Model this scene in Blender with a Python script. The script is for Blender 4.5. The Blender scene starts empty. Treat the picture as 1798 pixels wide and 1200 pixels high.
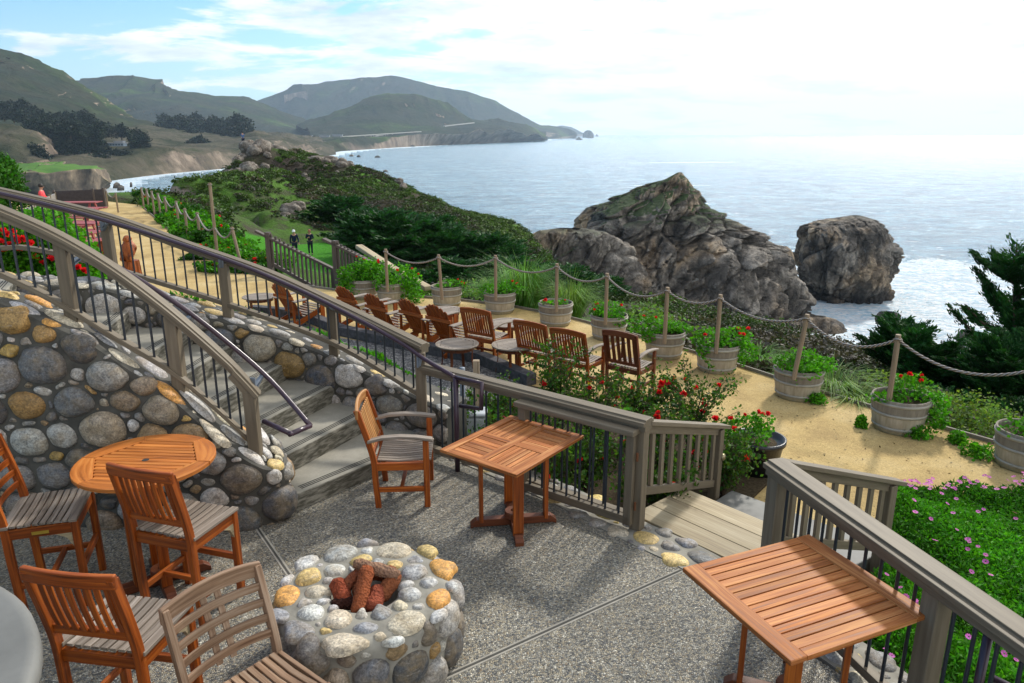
import bpy, bmesh, math, random
import numpy as np
from mathutils import Vector, Matrix, Euler
R = math.radians
HAZE = 7e-5
random.seed(7)
rng = np.random.default_rng(7)
SC = bpy.context.scene
COL = SC.collection

# ---------------------------------------------------------------- camera
FPX = 1300.0; PITCH = math.atan(365/1300.0); HC = 3.14
cam_d = bpy.data.cameras.new('camera'); cam = bpy.data.objects.new('camera', cam_d); COL.objects.link(cam)
cam_d.sensor_width = 36; cam_d.lens = FPX/1798*36; cam_d.clip_start = 0.05; cam_d.clip_end = 80000
cam.location = (0, 0, HC); cam.rotation_euler = (math.pi/2 - PITCH, 0, 0)
SC.camera = cam
CS, CC = math.sin(PITCH), math.cos(PITCH)
def P(px, py, z):                      # photo pixel seen at a known height -> world point
    u, v = px-899, py-600
    t = (HC-z)/(v*CC+FPX*CS)
    return Vector((u*t, (FPX*CC-v*CS)*t, z))
def D(px, py, y):                      # photo pixel seen at a known distance -> world point
    u, v = px-899, py-600
    t = y/(FPX*CC-v*CS)
    return Vector((u*t, y, HC-(v*CC+FPX*CS)*t))

# ---------------------------------------------------------------- world: sky with broken cloud
SUN_EL, SUN_AZ = R(36), R(32)          # azimuth to the right of straight ahead
sdir = Vector((math.sin(SUN_AZ)*math.cos(SUN_EL), math.cos(SUN_AZ)*math.cos(SUN_EL), math.sin(SUN_EL)))
W = bpy.data.worlds.new('World'); SC.world = W; W.use_nodes = True
wn = W.node_tree; wn.nodes.clear()
def wnode(t, **k):
    n = wn.nodes.new(t)
    for a, b in k.items(): setattr(n, a, b)
    return n
out = wnode('ShaderNodeOutputWorld'); bg = wnode('ShaderNodeBackground'); wn.links.new(bg.outputs[0], out.inputs[0])
sky = wnode('ShaderNodeTexSky', sky_type='NISHITA', sun_disc=False, sun_elevation=SUN_EL, sun_rotation=SUN_AZ, altitude=30)
tc = wnode('ShaderNodeTexCoord'); sep = wnode('ShaderNodeSeparateXYZ'); wn.links.new(tc.outputs['Generated'], sep.inputs[0])
def wm(op, a, b=None, c=None):
    n = wnode('ShaderNodeMath', operation=op)
    for i, v in enumerate((a, b, c)):
        if v is None: continue
        if isinstance(v, (int, float)): n.inputs[i].default_value = v
        else: wn.links.new(v, n.inputs[i])
    return n.outputs[0]
den = wm('ADD', wm('MAXIMUM', sep.outputs[2], 0.0), 0.16)
cmb = wnode('ShaderNodeCombineXYZ')
wn.links.new(wm('DIVIDE', sep.outputs[0], den), cmb.inputs[0]); wn.links.new(wm('DIVIDE', sep.outputs[1], den), cmb.inputs[1])
nz = wnode('ShaderNodeTexNoise'); nz.inputs['Scale'].default_value = 1.9; nz.inputs['Detail'].default_value = 10; nz.inputs['Roughness'].default_value = .60; nz.inputs['Distortion'].default_value = .3
mp = wnode('ShaderNodeMapping'); mp.inputs['Location'].default_value = (3.1, 7.4, 0); mp.inputs['Scale'].default_value = (0.8, 1.0, 1)
wn.links.new(cmb.outputs[0], mp.inputs[0]); wn.links.new(mp.outputs[0], nz.inputs['Vector'])
# cover: thicker towards the sun side (right)
cov = wm('MULTIPLY_ADD', sep.outputs[0], 0.34, 0.10)
dens = wm('ADD', nz.outputs[0], cov)
ramp = wnode('ShaderNodeMapRange', interpolation_type='SMOOTHSTEP'); ramp.inputs['From Min'].default_value = .45; ramp.inputs['From Max'].default_value = .56
wn.links.new(dens, ramp.inputs[0])
nz2 = wnode('ShaderNodeTexNoise'); nz2.inputs['Scale'].default_value = 2.1; nz2.inputs['Detail'].default_value = 7; nz2.inputs['Roughness'].default_value = .6
wn.links.new(mp.outputs[0], nz2.inputs['Vector'])
cc = wnode('ShaderNodeValToRGB'); cc.color_ramp.elements[0].position = .3; cc.color_ramp.elements[0].color = (.34, .44, .66, 1); cc.color_ramp.elements[1].position = .56; cc.color_ramp.elements[1].color = (.78, .795, .80, 1)
wn.links.new(wm('ADD', nz2.outputs[0], wm('MULTIPLY_ADD', sep.outputs[0], .14, .03)), cc.inputs[0])
skym = wnode('ShaderNodeMixRGB', blend_type='MULTIPLY'); skym.inputs[0].default_value = 1; skym.inputs[2].default_value = (.050, .084, .102, 1)
wn.links.new(sky.outputs[0], skym.inputs[1])
mx = wnode('ShaderNodeMixRGB'); wn.links.new(ramp.outputs[0], mx.inputs[0]); wn.links.new(skym.outputs[0], mx.inputs[1]); wn.links.new(cc.outputs[0], mx.inputs[2])
# thin bright veil low over the sea
veil = wnode('ShaderNodeMapRange'); veil.inputs['From Min'].default_value = 0.16; veil.inputs['From Max'].default_value = 0.0; veil.inputs['To Max'].default_value = .3
wn.links.new(sep.outputs[2], veil.inputs[0])
mx2 = wnode('ShaderNodeMixRGB'); wn.links.new(veil.outputs[0], mx2.inputs[0]); wn.links.new(mx.outputs[0], mx2.inputs[1]); mx2.inputs[2].default_value = (.84, .87, .885, 1)
wn.links.new(mx2.outputs[0], bg.inputs[0]); bg.inputs[1].default_value = 1.0

# ---------------------------------------------------------------- sun behind thin cloud
sl = bpy.data.lights.new('sun', 'SUN'); sl.energy = 2.5; sl.angle = R(5); sl.color = (1, .95, .86)
so = bpy.data.objects.new('sun', sl); COL.objects.link(so); so.rotation_euler = sdir.to_track_quat('Z', 'Y').to_euler()
so.location = (0, 0, 60)
SC.view_settings.view_transform = 'Standard'; SC.view_settings.look = 'None'; SC.view_settings.exposure = 0.70; SC.view_settings.gamma = 1
try:
    SC.cycles.use_denoising = True; SC.cycles.volume_bounces = 1; SC.cycles.max_bounces = 6; SC.cycles.transparent_max_bounces = 8
    SC.cycles.diffuse_bounces = 3; SC.cycles.glossy_bounces = 3; SC.cycles.sample_clamp_indirect = 4; SC.cycles.caustics_reflective = False
except Exception: pass

# ---------------------------------------------------------------- numpy noise
def _h(ix, iy, iz):
    n = (ix*73856093) ^ (iy*19349663) ^ (iz*83492791)
    n = (n*1274126177) & 0xffffffff
    n ^= n >> 15; n = (n*2246822519) & 0xffffffff; n ^= n >> 13
    return (n & 0xffff)/65535.0
def vnoise(p):
    p = np.asarray(p, float); i = np.floor(p).astype(np.int64); f = p-i; f = f*f*(3-2*f)
    x, y, z = i[..., 0], i[..., 1], i[..., 2]; fx, fy, fz = f[..., 0], f[..., 1], f[..., 2]
    def l(a, b, t): return a+(b-a)*t
    r = l(l(l(_h(x, y, z), _h(x+1, y, z), fx), l(_h(x, y+1, z), _h(x+1, y+1, z), fx), fy),
          l(l(_h(x, y, z+1), _h(x+1, y, z+1), fx), l(_h(x, y+1, z+1), _h(x+1, y+1, z+1), fx), fy), fz)
    return r*2-1
def fbm(p, o=4, g=.5):
    p = np.asarray(p, float); s = 0; a = 1; t = 0
    for k in range(o):
        s = s+a*vnoise(p*2**k+17.3*k); t += a; a *= g
    return s/t
def ridged(p, o=4, g=.5):
    p = np.asarray(p, float); s = 0; a = 1; t = 0
    for k in range(o):
        s = s+a*(1-2*np.abs(vnoise(p*2**k+9.1*k))); t += a; a *= g
    return s/t

# ---------------------------------------------------------------- object helpers
def tag(o, label=None, cat=None, group=None, kind=None):
    if label: o['label'] = label
    if cat: o['category'] = cat
    if group: o['group'] = group
    if kind: o['kind'] = kind
    return o
def thing(name, label, cat, loc=(0, 0, 0), rz=0, group=None):
    o = bpy.data.objects.new(name, None); COL.objects.link(o); o.empty_display_size = .1
    o.location = loc; o.rotation_euler = (0, 0, rz)
    return tag(o, label, cat, group)
def kids(o): return [c for c in COL.objects if c.parent == o]
def copy_tree(o, parent=None, tree=None):
    c = o.copy(); COL.objects.link(c)
    if parent is not None: c.parent = parent
    for ch in kids_of.get(o.name, ()): 
        cc_ = copy_tree(ch, c); kids_of.setdefault(c.name, []).append(cc_)
    return c
kids_of = {}
def dup(o, loc, rz, label=None, group=None, scale=None):
    c = copy_tree(o); c.location = loc; c.rotation_euler = (0, 0, rz)
    if label: c['label'] = label
    if group: c['group'] = group
    if scale: c.scale = scale if hasattr(scale, '__len__') else (scale,)*3
    return c
def np_mesh(name, V, F, mat, parent=None, col=None, smooth=False, origin=None):
    V = np.asarray(V, np.float32).reshape(-1, 3); F = np.asarray(F, np.int32); k = F.shape[1]
    if origin is None and parent is None:
        origin = (float((V[:, 0].min()+V[:, 0].max())/2), float((V[:, 1].min()+V[:, 1].max())/2), float(V[:, 2].min()))
    if origin is None: origin = (0, 0, 0)
    V = V-np.array(origin, np.float32)
    me = bpy.data.meshes.new(name)
    me.vertices.add(len(V)); me.vertices.foreach_set('co', V.ravel())
    me.loops.add(F.size); me.loops.foreach_set('vertex_index', F.ravel())
    me.polygons.add(len(F)); me.polygons.foreach_set('loop_start', np.arange(0, F.size, k, dtype=np.int32))
    if smooth: me.polygons.foreach_set('use_smooth', np.ones(len(F), bool))
    me.update(calc_edges=True); me.validate()
    if col is not None:
        a = me.attributes.new('Col', 'FLOAT_COLOR', 'FACE'); c4 = np.ones((len(F), 4), np.float32); c4[:, :3] = col; a.data.foreach_set('color', c4.ravel())
    me.materials.append(mat)
    o = bpy.data.objects.new(name, me); COL.objects.link(o)
    if parent is not None:
        o.parent = parent; kids_of.setdefault(parent.name, []).append(o)
    else: o.location = origin
    return o
class MB:
    def __init__(s): s.v = []; s.f = []; s.c = []; s.uv = []
    def add(s, verts, faces, col=(1, 1, 1), uvs=None):
        b = len(s.v); s.v += [tuple(v) for v in verts]
        for i, f in enumerate(faces):
            s.f.append([b+k for k in f]); s.c.append(col)
            s.uv.append(uvs[i] if uvs else [(verts[k][0]+verts[k][1], verts[k][2]) for k in f])
    def board(s, a, b, w, h, up=(0, 0, 1), tint=.18, taper=1.0, col=None):
        """box along a->b; w across, h along up"""
        a = Vector(a); b = Vector(b); d = (b-a); L = d.length; d = d.normalized(); up = Vector(up)
        side = d.cross(up)
        if side.length < 1e-5: side = d.cross(Vector((0, 1, 0)))
        side.normalize(); upn = side.cross(d).normalized()
        vs = []
        for p, k in ((a, 1.0), (b, taper)):
            for su, sv in ((-1, -1), (1, -1), (1, 1), (-1, 1)): vs.append(p+side*su*w/2*k+upn*sv*h/2*k)
        fs = [(0, 1, 2, 3), (7, 6, 5, 4), (0, 4, 5, 1), (1, 5, 6, 2), (2, 6, 7, 3), (3, 7, 4, 0)]
        r = random.random()*7; u0 = random.random()*9
        q = col if col else (1-tint+2*tint*random.random(),)*3
        uvs = []
        for k, f in enumerate(fs):
            if k < 2: uvs.append([(u0, r), (u0+.02, r), (u0+.02, r+h), (u0, r+h)])
            else:
                ww = h if k in (3, 5) else w
                uvs.append([(u0, r+k), (u0+L, r+k), (u0+L, r+k+ww), (u0, r+k+ww)])
        s.add(vs, fs, q, uvs)
    def poly(s, pts, w, h, up=(0, 0, 1), tint=.1, closed=False, prof=None, col=None):
        """sweep a rectangle (or profile of (side,up) pairs) along a polyline with mitres"""
        pts = [Vector(p) for p in pts]; n = len(pts)
        prof = prof or [(-w/2, -h/2), (w/2, -h/2), (w/2, h/2), (-w/2, h/2)]; m = len(prof)
        vs = []; up = Vector(up); ls = [0]
        for i in range(n):
            d0 = (pts[i]-pts[i-1]).normalized() if i else (pts[1]-pts[0]).normalized()
            d1 = (pts[i+1]-pts[i]).normalized() if i < n-1 else d0
            d = (d0+d1).normalized(); side = d.cross(up).normalized()
            s0 = d0.cross(up).normalized(); k = 1/max(.4, side.dot(s0))
            upn = up if abs(d.dot(up)) < .8 else side.cross(d)
            for a, b in prof: vs.append(pts[i]+side*a*k+upn*b)
            if i: ls.append(ls[-1]+(pts[i]-pts[i-1]).length)
        fs = []; uvs = []; r = random.random()*7
        for i in range(n-1):
            for j in range(m):
                j2 = (j+1) % m; fs.append((i*m+j, (i+1)*m+j, (i+1)*m+j2, i*m+j2))
                x0 = r+j*.3; x1 = x0+math.dist(prof[j], prof[j2])
                uvs.append([(ls[i], x0), (ls[i+1], x0), (ls[i+1], x1), (ls[i], x1)])
        fs.append(tuple(range(m))); uvs.append([(0, r+a[0]) for a in prof])
        fs.append(tuple(reversed([(n-1)*m+j for j in range(m)]))); uvs.append([(0, r+a[0]) for a in prof])
        s.add(vs, fs, col or (1-tint+2*tint*random.random(),)*3, uvs)
    def tube(s, pts, r, n=8, col=(1, 1, 1), cap=True, r1=None):
        pts = [Vector(p) for p in pts]; N = len(pts); vs = []; ls = [0]
        ref = None
        for i in range(N):
            d = ((pts[i]-pts[i-1]).normalized() if i else Vector())+((pts[i+1]-pts[i]).normalized() if i < N-1 else Vector()); d.normalize()
            if ref is None: ref = d.cross(Vector((0, 0, 1))) if abs(d.z) < .9 else d.cross(Vector((1, 0, 0)))
            ref = (ref-d*ref.dot(d)).normalized(); b = d.cross(ref)
            rr = r if r1 is None else r+(r1-r)*i/(N-1)
            if hasattr(r, '__len__'): rr = r[i]
            for k in range(n):
                a = 2*math.pi*k/n; vs.append(pts[i]+ref*math.cos(a)*rr+b*math.sin(a)*rr)
            if i: ls.append(ls[-1]+(pts[i]-pts[i-1]).length)
        fs = []; uvs = []
        for i in range(N-1):
            for k in range(n):
                k2 = (k+1) % n; fs.append((i*n+k2, i*n+k, (i+1)*n+k, (i+1)*n+k2))
                uvs.append([(ls[i], (k+1)/n), (ls[i], k/n), (ls[i+1], k/n), (ls[i+1], (k+1)/n)])
        if cap:
            fs.append(tuple(range(n))); uvs.append([(0, 0)]*n)
            fs.append(tuple(reversed(range((N-1)*n, N*n)))); uvs.append([(0, 0)]*n)
        s.add(vs, fs, col, uvs)
    def lathe(s, prof, c=(0, 0, 0), n=32, col=(1, 1, 1), sx=1, sy=1, cols=None):
        c = Vector(c); m = len(prof); vs = [c+Vector((r*math.cos(2*math.pi*k/n)*sx, r*math.sin(2*math.pi*k/n)*sy, z)) for k in range(n) for r, z in prof]
        for j in range(m-1):
            fs = []; uvs = []
            for k in range(n):
                k2 = (k+1) % n; fs.append((k*m+j, k2*m+j, k2*m+j+1, k*m+j+1))
                uvs.append([(prof[j][1], k/n*2), (prof[j][1], (k+1)/n*2), (prof[j+1][1], (k+1)/n*2), (prof[j+1][1], k/n*2)])
            if j == 0: base = len(s.v); s.v += [tuple(v) for v in vs]
            for i, f in enumerate(fs): s.f.append([base+q for q in f]); s.c.append(cols[j] if cols else col); s.uv.append(uvs[i])
    def prism(s, outline, z0, z1, col=(1, 1, 1)):
        n = len(outline); vs = [Vector((x, y, z0)) for x, y in outline]+[Vector((x, y, z1)) for x, y in outline]
        fs = [tuple(reversed(range(n))), tuple(range(n, 2*n))]+[(i, (i+1) % n, n+(i+1) % n, n+i) for i in range(n)]
        s.add(vs, fs, col)
    def build(s, name, mat, parent=None, smooth=False, world=False, bevel=0, mod=None, origin=None):
        V = np.array(s.v, float).reshape(-1, 3)
        if parent is None and origin is None: origin = ((V[:, 0].min()+V[:, 0].max())/2, (V[:, 1].min()+V[:, 1].max())/2, V[:, 2].min())
        if parent is not None and world:
            origin = tuple(parent.location)
            if parent.parent is not None: origin = tuple(Vector(origin)+parent.parent.location)
        origin = origin or (0, 0, 0)
        me = bpy.data.meshes.new(name); me.from_pydata([tuple(v) for v in (V-np.array(origin))], [], s.f); me.update()
        a = me.attributes.new('Col', 'FLOAT_COLOR', 'FACE'); c4 = np.ones((len(s.f), 4), np.float32); c4[:, :3] = np.array(s.c); a.data.foreach_set('color', c4.ravel())
        uvl = me.uv_layers.new(name='UVMap'); uvl.data.foreach_set('uv', np.array([c for f in s.uv for c in f], np.float32).ravel())
        if smooth: me.polygons.foreach_set('use_smooth', np.ones(len(s.f), bool))
        me.materials.append(mat)
        o = bpy.data.objects.new(name, me); COL.objects.link(o)
        if bevel:
            m = o.modifiers.new('bevel', 'BEVEL'); m.width = bevel; m.segments = 2; m.limit_method = 'ANGLE'; m.angle_limit = R(40)
        if parent is not None:
            o.parent = parent; kids_of.setdefault(parent.name, []).append(o)
        else: o.location = origin
        return o

# ---------------------------------------------------------------- materials
class Mat:
    def __init__(s, name, rough=.6, spec=.3):
        s.m = bpy.data.materials.new(name); s.m.use_nodes = True; s.t = s.m.node_tree
        s.b = s.t.nodes['Principled BSDF']; s.b.inputs['Roughness'].default_value = rough
        s.b.inputs['Specular IOR Level'].default_value = spec; s.out = s.t.nodes['Material Output']
    def n(s, t, ins=None, **k):
        n = s.t.nodes.new(t)
        for a, b in k.items(): setattr(n, a, b)
        for a, b in (ins or {}).items(): s.set(n.inputs[a], b)
        return n
    def set(s, sock, v):
        if hasattr(v, 'links') or isinstance(v, bpy.types.NodeSocket): s.t.links.new(v, sock)
        else: sock.default_value = v
    def co(s, kind='Object'): return s.n('ShaderNodeTexCoord').outputs[kind]
    def pos(s): return s.n('ShaderNodeNewGeometry').outputs['Position']
    def map(s, v, sc=(1, 1, 1), loc=(0, 0, 0)): return s.n('ShaderNodeMapping', {'Vector': v, 'Scale': sc, 'Location': loc}).outputs[0]
    def noise(s, v, sc, det=4, ro=.55, dist=0): return s.n('ShaderNodeTexNoise', {'Vector': v, 'Scale': sc, 'Detail': det, 'Roughness': ro, 'Distortion': dist}).outputs[0]
    def vor(s, v, sc, feat='F1', o='Distance', rnd=1): return s.n('ShaderNodeTexVoronoi', {'Vector': v, 'Scale': sc, 'Randomness': rnd}, feature=feat).outputs[o]
    def ramp(s, f, stops):
        n = s.n('ShaderNodeValToRGB', {0: f}); e = n.color_ramp.elements
        while len(e) < len(stops): e.new(.5)
        for k, (p, c) in enumerate(stops):
            e[k].position = p; e[k].color = (*c, 1) if hasattr(c, '__len__') else (c, c, c, 1)
        return n.outputs[0]
    def mix(s, f, a, b, mode='MIX'):
        a = (*a, 1) if isinstance(a, tuple) and len(a) == 3 else a; b = (*b, 1) if isinstance(b, tuple) and len(b) == 3 else b
        return s.n('ShaderNodeMixRGB', {0: f, 1: a, 2: b}, blend_type=mode).outputs[0]
    def math(s, op, a, b=0.0): return s.n('ShaderNodeMath', {0: a, 1: b}, operation=op).outputs[0]
    def rng(s, f, a, b, c=0.0, d=1.0): return s.n('ShaderNodeMapRange', {0: f, 1: a, 2: b, 3: c, 4: d}).outputs[0]
    def attr(s, name='Col'): return s.n('ShaderNodeAttribute', attribute_name=name).outputs['Color']
    def bump(s, h, st=.4, dist=.01, chain=None):
        n = s.n('ShaderNodeBump', {'Height': h, 'Strength': st, 'Distance': dist})
        if chain: s.t.links.new(chain, n.inputs['Normal'])
        s.t.links.new(n.outputs[0], s.b.inputs['Normal']); return n.outputs[0]
    def color(s, c): s.set(s.b.inputs['Base Color'], (*c, 1) if isinstance(c, tuple) and len(c) == 3 else c)
    def rgh(s, v): s.set(s.b.inputs['Roughness'], v)
def wood(name, dark, mid, light, rough=.5, spec=.35, bump=.25):
    m = Mat(name, rough, spec); uv = m.map(m.co('UV'), (2.2, 60, 1))
    g = m.noise(uv, 1.0, 6, .6, .6); g2 = m.noise(m.map(m.co('UV'), (.9, 7, 1)), 1.3, 3)
    f = m.math('ADD', m.math('MULTIPLY', g, .6), m.math('MULTIPLY', g2, .4))
    c = m.ramp(f, [(.33, dark), (.5, mid), (.66, light)])
    c = m.mix(1.0, c, m.attr(), 'MULTIPLY'); m.color(c)
    m.rgh(m.rng(g, .3, .7, rough-.12, rough+.15)); m.bump(g, bump, .004); return m.m
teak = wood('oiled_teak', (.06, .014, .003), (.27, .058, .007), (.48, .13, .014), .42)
teak_dark = wood('dark_teak', (.045, .014, .006), (.13, .035, .012), (.2, .06, .02), .5)
teak_table = wood('table_teak', (.11, .032, .008), (.37, .125, .035), (.60, .29, .11), .55, .16)
teak_orange = wood('orange_table_teak', (.17, .048, .009), (.44, .14, .026), (.58, .23, .055), .45, .25)
teak_grey = wood('weathered_teak', (.10, .08, .06), (.25, .205, .165), (.38, .33, .28), .6, .22)
teak_mix = wood('part_weathered_teak', (.09, .045, .025), (.25, .155, .095), (.38, .28, .2), .55, .3)
teak_side = wood('pale_teak', (.18, .07, .02), (.42, .19, .06), (.58, .33, .12), .5)  # paler teak tone for the armchair's back slats and crest
deckw = wood('deck_planks', (.20, .15, .09), (.36, .29, .18), (.48, .41, .28), .6, .2)
postw = wood('rope_post_wood', (.13, .09, .055), (.27, .2, .13), (.4, .33, .25), .7, .2)
paint_m = Mat('taupe_paint', .55, .2); _n = paint_m.noise(paint_m.map(paint_m.co('UV'), (1.5, 20, 1)), 1.5, 5)
paint_m.color(paint_m.mix(1.0, paint_m.ramp(_n, [(.3, (.125, .100, .070)), (.7, (.195, .160, .112))]), paint_m.attr(), 'MULTIPLY')); paint_m.bump(_n, .12, .003); paint = paint_m.m
paint_b = Mat('brown_paint', .6, .3); _n = paint_b.noise(paint_b.map(paint_b.co('UV'), (1.5, 20, 1)), 1.5, 5)
paint_b.color(paint_b.mix(1.0, paint_b.ramp(_n, [(.3, (.07, .055, .047)), (.7, (.12, .098, .085))]), paint_b.attr(), 'MULTIPLY')); paint_b = paint_b.m
def flat(name, c, rough=.5, spec=.4, var=.15, sc=8, metal=0):
    m = Mat(name, rough, spec); f = m.noise(m.co(), sc, 4)
    m.color(m.mix(m.rng(f, .3, .7), tuple(x*(1-var) for x in c), tuple(x*(1+var) for x in c))); m.b.inputs['Metallic'].default_value = metal
    return m.m
pipe = flat('purple_brown_pipe', (.05, .028, .042), .28, .5)
balm = flat('navy_baluster_steel', (.018, .026, .036), .35, .5)
steel = flat('bracket_steel', (.16, .19, .23), .4, .5)
brass = flat('brass_plate', (.55, .38, .06), .35, .5, metal=.6)
white = flat('white_fabric', (.75, .74, .72), .7)
def stone(name):
    m = Mat(name, .55, .35); o = m.co(); a = m.attr()
    f = m.noise(o, 75, 3, .7); g = m.noise(o, 9, 5, .6, .5); v = m.noise(m.map(o, (6, 6, 26)), 2, 4, .6, 1.5)
    c = m.mix(m.rng(f, .38, .62), m.mix(1.0, a, (.62, .62, .64), 'MULTIPLY'), m.mix(1.0, a, (1.28, 1.26, 1.22), 'MULTIPLY'))
    c = m.mix(m.rng(g, .40, .66, 0, .8), c, m.mix(.6, c, (.27, .19, .09)))
    k = m.noise(o, 22, 6, .75, .8); c = m.mix(1.0, c, m.ramp(k, [(.36, .62), (.5, 1.0), (.64, 1.35)]), 'MULTIPLY')
    c = m.mix(m.rng(v, .60, .72, 0, .6), c, m.mix(.6, c, (.55, .54, .5)))
    m.color(c); m.rgh(m.rng(g, .3, .7, .38, .68)); h = m.bump(k, .55, .014); m.bump(f, .25, .004, h); return m.m
stone_m = stone('river_stone')
mo = Mat('mortar', .8, .2); _g = mo.noise(mo.co(), 7, 5); _f = mo.noise(mo.co(), 90, 2)
mo.color(mo.mix(mo.rng(_g, .3, .7), (.17, .16, .135), (.33, .31, .26))); mo.bump(_f, .4, .004); mortar = mo.m
md = Mat('dark_mortar', .75, .25); _g = md.noise(md.co(), 5, 5); _f = md.noise(md.co(), 80, 2)
md.color(md.mix(md.rng(_g, .3, .7), (.04, .039, .034), (.125, .118, .10))); md.bump(_f, .5, .004); mortar_d = md.m
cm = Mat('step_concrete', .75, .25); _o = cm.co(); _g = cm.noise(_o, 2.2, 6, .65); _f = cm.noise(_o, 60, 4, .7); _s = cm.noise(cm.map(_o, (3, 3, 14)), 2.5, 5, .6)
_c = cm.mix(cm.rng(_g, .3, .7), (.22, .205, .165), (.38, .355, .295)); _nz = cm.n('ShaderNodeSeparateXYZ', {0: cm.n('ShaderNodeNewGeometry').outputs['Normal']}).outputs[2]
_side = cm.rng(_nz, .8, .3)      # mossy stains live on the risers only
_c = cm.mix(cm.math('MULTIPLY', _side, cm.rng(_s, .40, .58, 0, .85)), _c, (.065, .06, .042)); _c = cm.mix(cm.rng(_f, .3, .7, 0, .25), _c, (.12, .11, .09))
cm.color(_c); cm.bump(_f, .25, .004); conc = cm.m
cm = Mat('smooth_concrete', .6, .3); _o = cm.co(); _g = cm.noise(_o, 3, 6, .6); _f = cm.noise(_o, 45, 4, .7)
cm.color(cm.mix(cm.rng(_g, .3, .7), (.12, .12, .112), (.19, .19, .178))); cm.bump(_f, .12, .003); conc_s = cm.m
# exposed aggregate
ag = Mat('exposed_aggregate', .6, .35); _o = ag.pos(); _w = ag.n('ShaderNodeVectorMath', {0: _o, 1: ag.n('ShaderNodeVectorMath', {0: ag.n('ShaderNodeTexNoise', {'Vector': _o, 'Scale': 40.0}).outputs['Color'], 'Scale': .012}, operation='SCALE').outputs[0]}, operation='ADD').outputs[0]
_d = ag.vor(_w, 88, 'DISTANCE_TO_EDGE'); _cc = ag.vor(_w, 88, 'F1', 'Color'); _cs = ag.n('ShaderNodeSeparateColor', {0: _cc})
_peb = ag.ramp(_cs.outputs[0], [(0, (.07, .075, .085)), (.2, (.16, .165, .17)), (.4, (.30, .28, .24)), (.6, (.42, .36, .26)), (.78, (.36, .36, .34)), (.92, (.62, .59, .52)), (1, (.20, .13, .07))])
_peb = ag.mix(1.0, _peb, ag.ramp(_cs.outputs[1], [(0, .7), (1, 1.25)]), 'MULTIPLY')
_big = ag.noise(_o, .9, 5, .6); _peb = ag.mix(1.0, _peb, ag.ramp(_big, [(.3, (.68, .67, .62)), (.7, (1.16, 1.14, 1.07))]), 'MULTIPLY')
ag.color(ag.mix(ag.rng(_d, .0, .10), (.15, .14, .12), _peb)); ag.bump(ag.rng(_d, 0, .25), .8, .008); ag.rgh(ag.rng(_cs.outputs[2], 0, 1, .35, .7)); aggregate = ag.m
# sand
sa = Mat('decomposed_granite', .9, .1); _o = sa.pos(); _g = sa.noise(_o, .8, 7, .62); _f = sa.noise(_o, 55, 5, .75); _s = sa.vor(_o, 16)
_c = sa.ramp(_g, [(.3, (.32, .22, .10)), (.5, (.50, .36, .155)), (.72, (.62, .48, .25))]); _c = sa.mix(1.0, _c, sa.ramp(_f, [(.3, .6), (.7, 1.22)]), 'MULTIPLY')
_c = sa.mix(sa.math('MULTIPLY', sa.rng(_s, .16, .08), sa.rng(sa.noise(_o, 2.2, 3), .46, .54)), _c, (.13, .10, .05)); sa.color(_c); sa.bump(_f, .5, .012); sand = sa.m
gr = Mat('grey_gravel', .8, .2); _o = gr.pos(); _d = gr.vor(_o, 38, 'DISTANCE_TO_EDGE'); _cs = gr.n('ShaderNodeSeparateColor', {0: gr.vor(_o, 38, 'F1', 'Color')}).outputs[0]
gr.color(gr.mix(gr.rng(_d, 0, .1), (.02, .02, .022), gr.ramp(_cs, [(0, (.06, .06, .065)), (.6, (.2, .19, .18)), (1, (.4, .38, .36))]))); gr.bump(_d, .9, .01); gravel = gr.m
so_ = Mat('dark_soil', .95, .1); _f = so_.noise(so_.pos(), 30, 5, .7); so_.color(so_.mix(so_.rng(_f, .3, .7), (.03, .022, .014), (.10, .075, .045))); so_.bump(_f, .8, .02); soil = so_.m
def leafm(name, base, trans=.35, var=.35, spec=.15, rough=.6):
    m = Mat(name, rough, spec); c = m.mix(1.0, m.attr(), (*base, 1), 'MULTIPLY')
    f = m.noise(m.co(), 1.6, 3); c = m.mix(1.0, c, m.ramp(f, [(.35, 1-var), (.65, 1+var)]), 'MULTIPLY'); m.color(c)
    tr = m.n('ShaderNodeBsdfTranslucent', {'Color': m.mix(1.0, c, (1.3, 1.5, .5, 1), 'MULTIPLY')})
    ms = m.n('ShaderNodeMixShader', {0: trans, 1: m.b.outputs[0], 2: tr.outputs[0]}); m.t.links.new(ms.outputs[0], m.out.inputs[0]); return m.m
leaf_bright = leafm('geranium_leaf', (.075, .26, .012))
leaf_rose = leafm('rose_leaf', (.05, .115, .018))
leaf_hedge = leafm('hedge_leaf', (.035, .13, .012), .25)
leaf_cyp = leafm('cypress_spray', (.017, .072, .015), .2, .4)
leaf_scrub = leafm('scrub_leaf', (1, 1, 1), .15)
leaf_ground = leafm('daisy_leaf', (.055, .205, .014))
leaf_grass = leafm('grass_blade', (.14, .24, .07))
def petal(name, c): return leafm(name, c, .25, .1)
red_p = petal('red_petal', (.78, .018, .035)); pink_p = petal('magenta_petal', (.58, .13, .50)); yel_p = petal('yellow_petal', (.85, .7, .05))
bark = flat('bark', (.09, .065, .045), .9, .1, .4, 20)

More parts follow.
